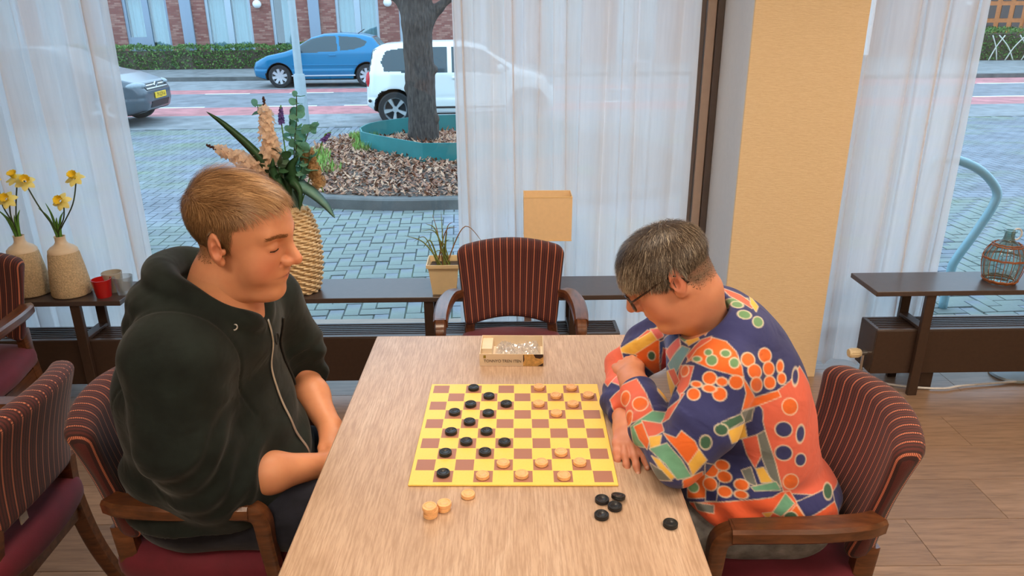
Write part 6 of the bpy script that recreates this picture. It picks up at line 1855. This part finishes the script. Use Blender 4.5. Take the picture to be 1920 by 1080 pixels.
cd = [(front_x(f_hoodie, y, z) + 0.004, y, z) for y, z in zip(np.linspace(1.635, 1.70, 14), np.linspace(1.035, 0.82, 14))]
MB().tube(smooth_path(cd, 3), 0.0032, 8).build('drawstring', 'cord_dark', hood, True)
ey = np.array([-0.598, 1.450, 1.092])
_q = np.array([ey + s*np.array([0.35, -0.75, 0.2]) for s in np.linspace(0.12, -0.1, 400)]).astype(np.float32)
k = np.argmax(f_hoodie(_q) < 0); ec = _q[k].astype(float); A_, B_, D_ = frame_of((0.35, -0.75, 0.2))
MB().tube(np.array([ec + 0.0062*(A_*math.cos(w) + B_*math.sin(w)) + D_*0.001 for w in np.linspace(0, 2*PI, 24)]), 0.0017, 6, caps=False).build('eyelet', 'zip_metal', hood, True)
# trousers
def f_legs(P, hips, knees, feet, r):
    d = None
    for h_, k_, f_ in zip(hips, knees, feet):
        e = chain(P, [(*h_, r[0]), (*k_, r[1]), (*f_, r[2])], 0.03); d = e if d is None else smin(d, e, 0.03)
    return d
ML = ([(-0.77, 1.515, 0.585), (-0.77, 1.725, 0.585)], [(-0.30, 1.50, 0.560), (-0.29, 1.72, 0.555)], [(-0.33, 1.53, 0.10), (-0.32, 1.72, 0.10)])
def f_mjeans(P):
    d = f_legs(P, *ML, (0.106, 0.082, 0.060)); d = smin(d, el(P, (-0.80, 1.620, 0.580), (0.165, 0.212, 0.105)), 0.04)
    d = np.maximum(d, -(P[:, 2] - 0.487) * (P[:, 0] < -0.53) - 10.0*(P[:, 0] >= -0.53))
    return d + 0.004*vnoise(P, 30, 12)
V, F = surface_nets(f_mjeans, (-1.0, 1.36, 0.05), (-0.18, 1.86, 0.70), 0.008)
np_mesh('trousers', V, F, 'jeans_dark', man)
def shoes(parent, feet, dx):
    for f_ in feet:
        MB().ellipsoid((f_[0] + dx*0.06, f_[1], 0.045), (0.14, 0.048, 0.045), 18, 10).build('shoe', 'shoe_dark', parent, True)
shoes(man, ML[2], 1)

# ================================================================== the person in the printed shirt
WS = 0.955
WH = np.array([0.350, 1.523, 1.178]); WR_ = rotm(math.radians(174.0), math.radians(36.0), math.radians(3.0))
def toW(P): return ((P - WH) @ WR_ / WS).astype(np.float32)
def fromW(L): return WH + WS * (np.asarray(L) @ WR_.T)
w_line = [(-0.085, -0.20), (-0.066, -0.060), (-0.045, -0.038), (-0.02, -0.026), (-0.004, 0.004), (0.010, 0.020), (0.024, 0.030), (0.038, 0.052), (0.046, 0.078), (0.054, 0.11), (0.14, 0.2)]
W_NECK = [(*fromW((-0.026, 0, -0.040)), 0.055), (*fromW((-0.030, 0, -0.068)), 0.047), (0.450, 1.550, 1.03, 0.056)]
W_LARM = [(0.445, 1.41, 0.99, 0.05), (0.40, 1.375, 0.89, 0.048), (0.350, 1.352, 0.815, 0.040), (0.325, 1.47, 0.817, 0.040), (0.307, 1.625, 0.845, 0.031), (0.300, 1.665, 0.850, 0.031)]
W_RARM = [(0.43, 1.715, 0.98, 0.05), (0.366, 1.77, 0.888, 0.043), (0.306, 1.788, 0.812, 0.038), (0.278, 1.66, 0.785, 0.036), (0.272, 1.555, 0.782, 0.026)]
WRH = frameH((-0.05, -1.0, -0.10), (-0.25, -0.1, 1), True)
WLH = frameH((-0.10, 1.0, 0.10), (-0.5, 0.0, 0.9), True); WLH[:, 1] *= -1
curl_wr = [(0.10, 0.30, 0.25), (0.12, 0.25, 0.25), (0.15, 0.30, 0.25), (0.2, 0.35, 0.3)]
thumb_w = [((0.022, 0.024, -0.004), 0.013), ((0.050, 0.036, -0.008), 0.0105), ((0.076, 0.038, -0.010), 0.0092), ((0.096, 0.034, -0.012), 0.0075)]
def woman_body(P):
    d = chain(P, W_NECK, 0.03)
    d = smin(d, rc(P, (0.48, 1.555, 0.97), (0.64, 1.56, 0.62), 0.080, 0.11), 0.04)
    d = smin(d, rc(P, (0.445, 1.43, 0.99), (0.43, 1.70, 0.985), 0.045, 0.045), 0.04)
    d = smin(d, chain(P, W_LARM, 0.03), 0.02); d = smin(d, chain(P, W_RARM, 0.03), 0.02)
    d = smin(d, hand_sdf(P, (0.272, 1.558, 0.782), WRH, curl_wr, thumb_w, 0.93), 0.015)
    d = smin(d, hand_sdf(P, (0.302, 1.655, 0.850), WLH, [(0.3, 0.5, 0.4)]*4, thumb_w, 0.90), 0.015)
    return d
def woman_head(P):
    d = head_sdf(toW(P), 1.1, 1.0, -0.004, 0.020) * WS
    return smin(d, chain(P, W_NECK, 0.03), 0.045)
SK_W = srgb(218, 150, 116); BL_W = srgb(206, 106, 86); LIP_W = srgb(190, 112, 98); HC_W = srgb(104, 90, 76)
Vh, Fh = surface_nets(woman_head, WH + (-0.17, -0.15, -0.19), WH + (0.17, 0.15, 0.16), 0.0024)
Lh = toW(Vh).astype(float); Th = face_tint(Lh, SK_W, BL_W, LIP_W, HC_W, w_line)
Vb, Fb = surface_nets(woman_body, (0.18, 1.25, 0.54), (0.80, 1.90, 1.14), 0.0030)
Tb = np.tile(np.array(srgb(214, 146, 112)), (len(Vb), 1))
hnd = (Vb[:, 1] > 1.40) & (Vb[:, 1] < 1.52) & (Vb[:, 2] < 0.81)
Tb[hnd] = Tb[hnd]*0.6 + np.array(srgb(206, 132, 112))*0.4
V, F, A = merge_meshes([(Vh, Fh, Th), (Vb, Fb, Tb)])
woman = np_mesh('person', V, F, 'skin', None, {'tint': A})
tag(woman, 'person with glasses in a colourful printed shirt leaning on folded arms', 'person')
plain('nail', srgb(222, 170, 150), 0.3, vary=0.03)
for c in hand_chains((0.272, 1.558, 0.782), WRH, curl_wr, thumb_w, 1.0, 0.93):
    nm_ = MB(); nail_mesh(nm_, c, WRH, 0, 0.93); nm_.build('fingernail', 'nail', woman, True)
NL = vnormals(Vh, Fh) @ WR_
hm = hair_mask(Lh, w_line); rng_h = np.random.default_rng(33)
ok = np.where((hm > 0.0) & (Lh[:, 2] > -0.066) & (np.abs(Lh[:, 1]) < 0.0795) & scalp(Lh, 0.014))[0]
sel = rng_h.choice(ok, 19000)
R0 = Lh[sel] + rng_h.normal(0, 0.0009, (len(sel), 3))
top = np.clip((R0[:, 2] + 0.01) / 0.07, 0, 1)
ln = 0.015 + 0.026*top*rng_h.uniform(0.6, 1.2, len(sel))
lf = 0.0035 + 0.009*top*rng_h.uniform(0.2, 1.0, len(sel))
hdw = lambda Q: head_sdf(Q, 1.1, 1.0, -0.004, 0.020)
def comb_w(P):
    c = np.array([-0.050, 0.0, 0.122]); d = P - c
    return d*6 + np.column_stack([0.25 + 0*P[:, 0], 0*P[:, 0], -0.55 + 0*P[:, 0]])
Vs, Fs = strands(len(sel), R0, NL[sel], hdw, comb_w, ln, lf, 0.0014, rng_h, 4, 0.24)
grey = np.clip(rng_h.normal(0.40, 0.27, len(sel)) + 0.45*np.clip((R0[:, 0] - 0.02)/0.06, 0, 1)*(R0[:, 2] < 0.10) - 0.12*(R0[:, 2] > 0.10), 0, 1)
np_mesh('hair', fromW(Vs), Fs, 'hair_grey', woman, {'rnd': np.repeat(grey, 10)})
brows(woman, fromW, Lh, NL, hdw, 'hair_grey', 5, 260)
# glasses
plain('tortoise', srgb(52, 34, 28), 0.25, vary=0.5, scale=120); glass_mat('lens', (0.97, 0.97, 0.97), 0.04)
gl_ = empty('glasses', (0, 0, 0), 0, 'dark tortoiseshell glasses on the nose of the person in the printed shirt', 'glasses')
fr_ = MB()
for sgn in (-1, 1):
    P = []
    for w in np.linspace(0, 2*PI, 33):
        cx = abs(math.cos(w))**0.75 * math.copysign(1, math.cos(w)); sz_ = abs(math.sin(w))**0.75 * math.copysign(1, math.sin(w))
        y = 0.0335 + 0.0245*cx; z = 0.002 + 0.0195*sz_
        P.append((0.1125 - 4.0*(y - 0.01)**2, sgn*y, z))
    fr_.tube(fromW(P), 0.0027, 8, caps=False)
    lens = MB(); pts = fromW([(q[0] - 0.0005, q[1], q[2]) for q in P[:-1]]); c_ = pts.mean(0)
    lens.add([c_] + list(pts), [(0, 1 + i, 1 + (i+1) % 32) for i in range(32)]); lens.build('lens', 'lens', gl_, True)
    tp = MB(); tp.tube(fromW(smooth_path([(0.1035, sgn*0.058, 0.010), (0.094, sgn*0.0685, 0.0125), (0.05, sgn*0.0755, 0.017), (0.004, sgn*0.0825, 0.021), (-0.018, sgn*0.0845, 0.012), (-0.030, sgn*0.0835, -0.012)], 6)), 0.0032, 8, flat=0.6)
    tp.build('temple_arm', 'tortoise', gl_, True)
fr_.tube(fromW(smooth_path([(0.1125, 0.010, 0.004), (0.1145, 0.0, 0.008), (0.1125, -0.010, 0.004)], 5)), 0.0020, 8)
fr_.build('frame', 'tortoise', gl_, True)

# printed shirt
WL_S = [(0.448, 1.405, 0.992, 0.076), (0.402, 1.362, 0.892, 0.070), (0.352, 1.348, 0.820, 0.053), (0.328, 1.470, 0.820, 0.053), (0.311, 1.605, 0.842, 0.047)]
WR_S = [(0.435, 1.720, 0.980, 0.072), (0.366, 1.775, 0.888, 0.060), (0.306, 1.790, 0.815, 0.050), (0.279, 1.660, 0.790, 0.047), (0.276, 1.60, 0.787, 0.041)]
def f_shirt(P):
    d = el(P, (0.525, 1.555, 0.905), (0.156, 0.178, 0.150), ROT('Y', 0.35))
    d = smin(d, el(P, (0.595, 1.555, 0.750), (0.140, 0.178, 0.165)), 0.09)
    d = smin(d, el(P, (0.660, 1.560, 0.610), (0.142, 0.196, 0.100)), 0.08)
    d = smin(d, el(P, (0.520, 1.548, 0.665), (0.142, 0.186, 0.125)), 0.06)
    d = smin(d, rc(P, (0.455, 1.435, 0.995), (0.445, 1.695, 0.988), 0.072, 0.072), 0.06)
    d = smin(d, rc(P, (0.475, 1.50, 1.035), (0.475, 1.61, 1.035), 0.080, 0.080), 0.05)
    d = smin(d, el(P, (0.505, 1.555, 1.012), (0.100, 0.135, 0.082)), 0.05)
    d = d + 0.0035*vnoise(P, 20, 17) + 0.0015*vnoise(P, 55, 18)
    # drape folds fanning from the waist
    q = P[:, 0]*0.6 + P[:, 2]
    d = d + 0.005*np.sin(q*75 + 3*np.sin(P[:, 0]*14))*np.exp(-((P[:, 2] - 0.64)/0.07)**2)
    a = chain(P, WL_S, 0.03)
    a = a + axis_wrinkle(P, WL_S[2][:3], WL_S[4][:3], 85, 0.0028, 0.5, 9) + axis_wrinkle(P, WL_S[0][:3], WL_S[2][:3], 60, 0.0025, 0.2, 8)
    b = chain(P, WR_S, 0.03) + axis_wrinkle(P, WR_S[1][:3], WR_S[4][:3], 85, 0.003, 0.2, 9)
    a = cuff(P, a, WL_S); b = cuff(P, b, WR_S)
    d = smin(d, a, 0.024); d = smin(d, b, 0.020)
    op = rc(P, (0.440, 1.551, 1.060), fromW((-0.000, 0, -0.075)), 0.062, 0.090)
    d = smax(d, -op, 0.012)
    d = np.maximum(d, 0.556 + 0.006*np.sin(P[:, 1]*30 + P[:, 0]*20) + 0.12*np.clip(0.60 - P[:, 0], 0, 1) - P[:, 2])
    return d
V, F = surface_nets(f_shirt, (0.19, 1.24, 0.52), (0.86, 1.90, 1.14), 0.0026)
V[:, 2] = np.where((V[:, 0] < 0.366) & (V[:, 2] < 0.757), 0.757, V[:, 2])
#PRINT_BEGIN
# shirt print: patches (outline points) and dots (centre, radii), all points on the shirt in metres
PRINT_PATCH = [
    ('coral', [[0.638,1.467,0.979],[0.698,1.501,0.892],[0.719,1.482,0.826],[0.767,1.508,0.731],[0.806,1.533,0.643],[0.73,1.42,0.671],[0.605,1.377,0.709],[0.578,1.377,0.785],[0.559,1.376,0.828],[0.539,1.378,0.89],[0.536,1.381,0.919],[0.521,1.381,0.939],[0.569,1.398,0.956],[0.603,1.422,0.966]]),
    ('orange', [[0.469,1.339,1.02],[0.513,1.375,0.952],[0.569,1.398,0.956],[0.576,1.395,0.943],[0.522,1.381,0.929],[0.473,1.329,0.949],[0.481,1.339,0.982]]),
    ('orange', [[0.375,1.426,1.011],[0.392,1.433,1.047],[0.423,1.424,1.07],[0.447,1.399,1.072],[0.462,1.373,1.06],[0.468,1.348,1.039],[0.471,1.339,1.02],[0.443,1.339,1.027],[0.406,1.359,1.03],[0.38,1.411,1.023]]),
    ('coral', [[0.379,1.445,1.017],[0.405,1.435,1.06],[0.424,1.427,1.071],[0.42,1.418,1.068],[0.392,1.417,1.047],[0.378,1.42,1.019]]),
    ('coral', [[0.374,1.471,0.981],[0.381,1.389,1.02],[0.368,1.368,0.986],[0.352,1.366,0.963],[0.376,1.502,0.915]]),
    ('yellow', [[0.437,1.295,0.92],[0.499,1.38,0.888],[0.509,1.383,0.851],[0.45,1.3,0.888]]),
    ('darkgreen', [[0.423,1.298,0.938],[0.468,1.324,0.942],[0.484,1.339,0.918],[0.437,1.296,0.922]]),
    ('grey', [[0.471,1.327,0.945],[0.515,1.379,0.925],[0.512,1.38,0.894],[0.5,1.38,0.888]]),
    ('grey', [[0.529,1.379,0.858],[0.544,1.377,0.87],[0.578,1.377,0.785],[0.595,1.374,0.728],[0.567,1.375,0.754],[0.544,1.379,0.806]]),
    ('coral', [[0.501,1.386,0.844],[0.529,1.379,0.858],[0.544,1.379,0.806],[0.535,1.382,0.772],[0.515,1.388,0.805]]),
    ('grey', [[0.509,1.391,0.76],[0.526,1.384,0.773],[0.541,1.372,0.73],[0.519,1.378,0.739]]),
    ('yellow', [[0.537,1.381,0.77],[0.552,1.379,0.776],[0.574,1.373,0.742],[0.55,1.374,0.739]]),
    ('teal', [[0.528,1.373,0.729],[0.582,1.373,0.742],[0.596,1.375,0.719],[0.536,1.369,0.721]]),
    ('redorange', [[0.412,1.433,0.645],[0.454,1.389,0.677],[0.576,1.367,0.704],[0.597,1.374,0.713],[0.62,1.383,0.71],[0.669,1.371,0.635],[0.656,1.366,0.61],[0.529,1.423,0.565],[0.429,1.435,0.575]]),
    ('teal', [[0.579,1.361,0.67],[0.609,1.378,0.707],[0.633,1.38,0.679],[0.603,1.371,0.651]]),
    ('yellow', [[0.558,1.364,0.665],[0.58,1.361,0.67],[0.576,1.374,0.641]]),
    ('orange', [[0.606,1.377,0.631],[0.637,1.378,0.676],[0.664,1.372,0.638],[0.628,1.371,0.612]]),
    ('navy', [[0.638,1.382,0.681],[0.747,1.455,0.674],[0.74,1.413,0.659],[0.664,1.371,0.641]]),
    ('redorange', [[0.666,1.372,0.644],[0.74,1.413,0.659],[0.774,1.414,0.583],[0.687,1.368,0.608]]),
    ('orange', [[0.353,1.29,0.806],[0.395,1.3,0.82],[0.439,1.404,0.678],[0.407,1.436,0.655]]),
    ('navy', [[0.396,1.291,0.847],[0.473,1.417,0.762],[0.458,1.386,0.682],[0.439,1.401,0.671]]),
    ('grey', [[0.417,1.415,0.658],[0.455,1.389,0.668],[0.455,1.385,0.65],[0.426,1.412,0.639]]),
    ('coral', [[0.242,1.616,0.815],[0.268,1.599,0.865],[0.301,1.593,0.885],[0.312,1.525,0.882],[0.316,1.452,0.877],[0.28,1.452,0.853],[0.277,1.592,0.752],[0.252,1.591,0.794]]),
    ('teal', [[0.269,1.46,0.832],[0.314,1.452,0.877],[0.333,1.374,0.916],[0.321,1.401,0.875],[0.29,1.443,0.858],[0.281,1.421,0.834],[0.288,1.382,0.827],[0.282,1.466,0.778]]),
    ('coral', [[0.29,1.443,0.858],[0.324,1.394,0.879],[0.322,1.361,0.881],[0.295,1.377,0.851]]),
    ('orange', [[0.274,1.449,0.839],[0.29,1.439,0.855],[0.295,1.373,0.848],[0.291,1.371,0.829],[0.281,1.418,0.826]]),
    ('yellow', [[0.296,1.381,0.854],[0.316,1.354,0.875],[0.309,1.333,0.858],[0.295,1.358,0.837]]),
    ('teal', [[0.294,1.363,0.836],[0.321,1.321,0.876],[0.347,1.294,0.853],[0.371,1.294,0.812],[0.341,1.29,0.808],[0.317,1.303,0.838]]),
    ('yellow', [[0.296,1.346,0.829],[0.307,1.316,0.839],[0.335,1.29,0.814],[0.327,1.295,0.802]]),
    ('grey', [[0.294,1.346,0.811],[0.31,1.303,0.822],[0.33,1.293,0.803],[0.307,1.322,0.786]]),
    ('orange', [[0.32,1.354,0.88],[0.337,1.312,0.894],[0.347,1.313,0.91],[0.371,1.294,0.897],[0.38,1.288,0.879],[0.362,1.291,0.843],[0.338,1.301,0.873]]),
    ('yellow', [[0.38,1.289,0.881],[0.398,1.29,0.855],[0.373,1.294,0.815],[0.361,1.291,0.845]]),
    ('coral', [[0.325,1.398,0.879],[0.344,1.448,0.876],[0.349,1.358,0.958],[0.354,1.368,0.967],[0.359,1.361,0.971],[0.331,1.363,0.91]]),
    ('yellow', [[0.281,1.774,0.877],[0.326,1.73,0.933],[0.366,1.686,0.984],[0.371,1.67,0.979],[0.347,1.71,0.886],[0.304,1.738,0.87]]),
    ('coral', [[0.326,1.73,0.933],[0.346,1.724,0.956],[0.353,1.706,0.962],[0.322,1.731,0.926]]),
    ('orange', [[0.318,1.728,0.885],[0.365,1.685,0.947],[0.366,1.58,0.979],[0.352,1.616,0.878],[0.329,1.722,0.871]]),
    ('pink', [[0.248,1.674,0.837],[0.294,1.743,0.864],[0.321,1.726,0.881],[0.27,1.645,0.84]]),
    ('navy', [[0.279,1.772,0.872],[0.323,1.724,0.885],[0.314,1.731,0.869],[0.269,1.756,0.849]]),
    ('coral', [[0.246,1.81,0.829],[0.263,1.8,0.877],[0.295,1.821,0.875],[0.293,1.742,0.862],[0.272,1.693,0.845],[0.242,1.665,0.827],[0.243,1.784,0.792]]),
    ('pink', [[0.351,1.715,0.963],[0.367,1.679,0.981],[0.371,1.646,0.976],[0.365,1.685,0.947]]),
    ('blue', [[0.37,1.681,0.943],[0.383,1.552,1.027],[0.375,1.487,1.022],[0.37,1.555,0.909],[0.351,1.615,0.873]]),
    ('red', [[0.345,1.612,0.877],[0.38,1.678,0.927],[0.365,1.57,0.975],[0.356,1.616,0.869]]),
    ('lightblue', [[0.367,1.563,0.938],[0.377,1.48,1.025],[0.385,1.445,1.034],[0.372,1.514,0.93]]),
    ('pink', [[0.368,1.596,0.955],[0.378,1.517,1.028],[0.375,1.489,1.021],[0.367,1.543,0.959]]),
    ('yellow', [[0.391,1.746,0.814],[0.369,1.564,0.921],[0.375,1.509,0.909],[0.361,1.519,0.863],[0.345,1.548,0.877]]),
    ('coral', [[0.369,1.564,0.921],[0.37,1.511,0.953],[0.377,1.483,0.936],[0.375,1.509,0.909]]),
    ('green', [[0.378,1.517,1.028],[0.458,1.601,1.027],[0.486,1.592,1.068],[0.487,1.584,1.085],[0.54,1.567,1.103],[0.53,1.531,1.105],[0.49,1.588,1.066],[0.468,1.591,1.021],[0.382,1.474,1.035]]),
    ('coral', [[0.447,1.592,1.013],[0.486,1.592,1.066],[0.485,1.589,1.04],[0.414,1.44,1.068]]),
    ('yellow', [[0.382,1.477,1.036],[0.435,1.583,1.006],[0.402,1.44,1.058],[0.385,1.457,1.036]]),
    ('coral', [[0.487,1.603,1.116],[0.525,1.574,1.109],[0.548,1.537,1.097],[0.531,1.507,1.102],[0.494,1.552,1.115]]),
    ('yellow', [[0.557,1.605,1.094],[0.557,1.541,1.093],[0.539,1.501,1.097],[0.536,1.531,1.103]]),
]
PRINT_DOT = [
    ('orange', [0.486,1.366,1.046], 0.0128, 0.0141),
    ('orange', [0.537,1.412,1.033], 0.0128, 0.0146),
    ('orange', [0.5,1.358,1.023], 0.0133, 0.0141),
    ('orange', [0.546,1.405,1.005], 0.0111, 0.0137),
    ('orange', [0.577,1.423,1.001], 0.0067, 0.0121),
    ('orange', [0.507,1.358,0.992], 0.0116, 0.0138),
    ('orange', [0.549,1.397,0.976], 0.0115, 0.0128),
    ('orange', [0.58,1.413,0.977], 0.0085, 0.0112),
    ('orange', [0.405,1.348,1.013], 0.0132, 0.0124),
    ('orange', [0.374,1.345,0.978], 0.0124, 0.0116),
    ('orange', [0.422,1.326,0.988], 0.0131, 0.0131),
    ('orange', [0.427,1.336,1.011], 0.0102, 0.0080),
    ('orange', [0.456,1.335,1.01], 0.0131, 0.0131),
    ('orange', [0.381,1.356,0.995], 0.0099, 0.0056),
    ('orange', [0.403,1.337,0.995], 0.0123, 0.0068),
    ('orange', [0.451,1.424,0.738], 0.0161, 0.0137),
    ('orange', [0.473,1.416,0.757], 0.0146, 0.0108),
    ('orange', [0.476,1.402,0.736], 0.0150, 0.0117),
    ('orange', [0.447,1.407,0.713], 0.0146, 0.0137),
    ('orange', [0.508,1.378,0.731], 0.0148, 0.0116),
    ('orange', [0.475,1.385,0.708], 0.0145, 0.0112),
    ('orange', [0.508,1.373,0.709], 0.0134, 0.0083),
    ('orange', [0.599,1.396,0.918], 0.0161, 0.0170),
    ('orange', [0.618,1.38,0.737], 0.0162, 0.0166),
    ('orange', [0.271,1.562,0.848], 0.0125, 0.0170),
    ('orange', [0.295,1.499,0.869], 0.0183, 0.0149),
    ('orange', [0.272,1.5,0.83], 0.0102, 0.0165),
    ('orange', [0.369,1.415,0.996], 0.0098, 0.0116),
    ('green', [0.496,1.502,1.114], 0.0119, 0.0082),
    ('green', [0.503,1.468,1.104], 0.0130, 0.0094),
    ('green', [0.532,1.462,1.089], 0.0103, 0.0121),
    ('green', [0.411,1.366,1.045], 0.0107, 0.0107),
    ('green', [0.453,1.351,1.046], 0.0089, 0.0098),
    ('green', [0.439,1.369,1.059], 0.0090, 0.0073),
    ('green', [0.388,1.395,1.034], 0.0083, 0.0052),
    ('green', [0.408,1.385,1.054], 0.0073, 0.0065),
    ('green', [0.416,1.429,0.689], 0.0120, 0.0110),
    ('darkgreen', [0.392,1.29,0.897], 0.0110, 0.0135),
    ('darkgreen', [0.422,1.292,0.925], 0.0126, 0.0109),
    ('darkgreen', [0.357,1.704,0.893], 0.0090, 0.0101),
    ('darkgreen', [0.626,1.372,0.648], 0.0142, 0.0123),
    ('darkgreen', [0.728,1.427,0.677], 0.0101, 0.0161),
    ('navy', [0.587,1.383,0.869], 0.0175, 0.0157),
    ('navy', [0.632,1.399,0.848], 0.0087, 0.0178),
    ('navy', [0.592,1.378,0.813], 0.0177, 0.0159),
    ('navy', [0.637,1.39,0.787], 0.0115, 0.0133),
    ('navy', [0.619,1.437,0.969], 0.0064, 0.0173),
]
PRINT_COL = dict(navy=srgb(50, 56, 112), orange=srgb(238, 112, 40), coral=srgb(230, 108, 84), green=srgb(112, 158, 112), yellow=srgb(244, 196, 84), teal=srgb(112, 176, 146), grey=srgb(116, 124, 122),
    blue=srgb(48, 84, 158), lightblue=srgb(120, 178, 196), pink=srgb(238, 124, 124), red=srgb(196, 56, 62), darkgreen=srgb(62, 106, 84), redorange=srgb(236, 100, 58), cream=srgb(240, 228, 204))
def shirt_print(V):
    n = np.array([-0.277, -0.832, 0.480]); n /= np.linalg.norm(n)          # side the cloth was printed from
    ua = np.cross(n, (0, 0, 1)); ua /= -np.linalg.norm(ua); va = np.cross(n, ua); va *= np.sign(va[2])
    U, W = V @ ua, V @ va
    c = np.tile(np.array(PRINT_COL['navy']), (len(V), 1))
    def put(m, col):
        nonlocal c
        m = np.clip(m, 0, 1)[:, None]; c = c*(1 - m) + np.array(PRINT_COL[col])*m
    e = 0.0026
    for col, pts in PRINT_PATCH:
        q = np.array(pts); uv = np.column_stack([q @ ua, q @ va])
        lo, hi = uv.min(0) - 0.01, uv.max(0) + 0.01
        k = np.where((U > lo[0]) & (U < hi[0]) & (W > lo[1]) & (W < hi[1]))[0]
        if not len(k): continue
        sd = np.full(len(V), 1.0); sd[k] = poly_sd(U[k], W[k], uv)
        put(0.5 - sd/e, col); put(0.7*(1 - np.abs(sd - 0.0006)/0.0019), 'cream')
    for col, p, rx, ry in PRINT_DOT:
        p = np.array(p); du, dv = U - p @ ua, W - p @ va
        r = np.sqrt((du/rx)**2 + (dv/ry)**2); ok = np.linalg.norm(V - p, axis=1) < 0.07
        s = (r - 1)*min(rx, ry)
        put(ok*(0.5 - (s - 0.0018)/e), 'cream'); put(ok*(0.5 - s/e), col)
    return c

#PRINT_END
shirt_col = shirt_print(V)
def mk_shirt():
    m = bpy.data.materials.new('printed_cloth'); t = NT(m)
    n2 = t.noise(t.coords(), 800, 2); n1 = t.noise(t.coords(), 30, 3)
    hs_ = t.new('HueSaturation'); t.set(hs_.inputs['Color'], t.attr('print')[0]); t.set(hs_.inputs['Value'], t.math('ADD', 0.9, t.math('MULTIPLY', n1, 0.2)))
    fo = t.new('TexNoise'); t.set(fo.inputs['Vector'], t.coords(scale=(1, 1, 1.5))); fo.inputs['Scale'].default_value = 14; fo.inputs['Detail'].default_value = 2; fo.inputs['Distortion'].default_value = 0.7
    hgt = t.math('ADD', fo.outputs[0], t.math('MULTIPLY', n2, 0.05))
    t.pbr(hs_.outputs[0], 0.85, 0, t.bump(hgt, 0.5, 0.012), Sheen_Weight=0.1); MATS['printed_cloth'] = m
mk_shirt()
shirt = np_mesh('printed_shirt', V, F, 'printed_cloth', woman, {'print': shirt_col})
WLG = ([(0.66, 1.475, 0.565), (0.66, 1.635, 0.565)], [(0.19, 1.46, 0.555), (0.19, 1.64, 0.555)], [(0.22, 1.46, 0.10), (0.22, 1.64, 0.10)])
def f_wjeans(P):
    d = f_legs(P, *WLG, (0.092, 0.072, 0.055)); d = smin(d, el(P, (0.675, 1.555, 0.570), (0.125, 0.17, 0.095)), 0.04)
    d = np.maximum(d, -(P[:, 2] - 0.487) * (P[:, 0] > 0.42) - 10.0*(P[:, 0] <= 0.42))
    return d + 0.004*vnoise(P, 30, 13)
V, F = surface_nets(f_wjeans, (0.05, 1.32, 0.05), (0.84, 1.78, 0.69), 0.008)
np_mesh('trousers', V, F, 'jeans_grey', woman)
shoes(woman, WLG[2], -1)
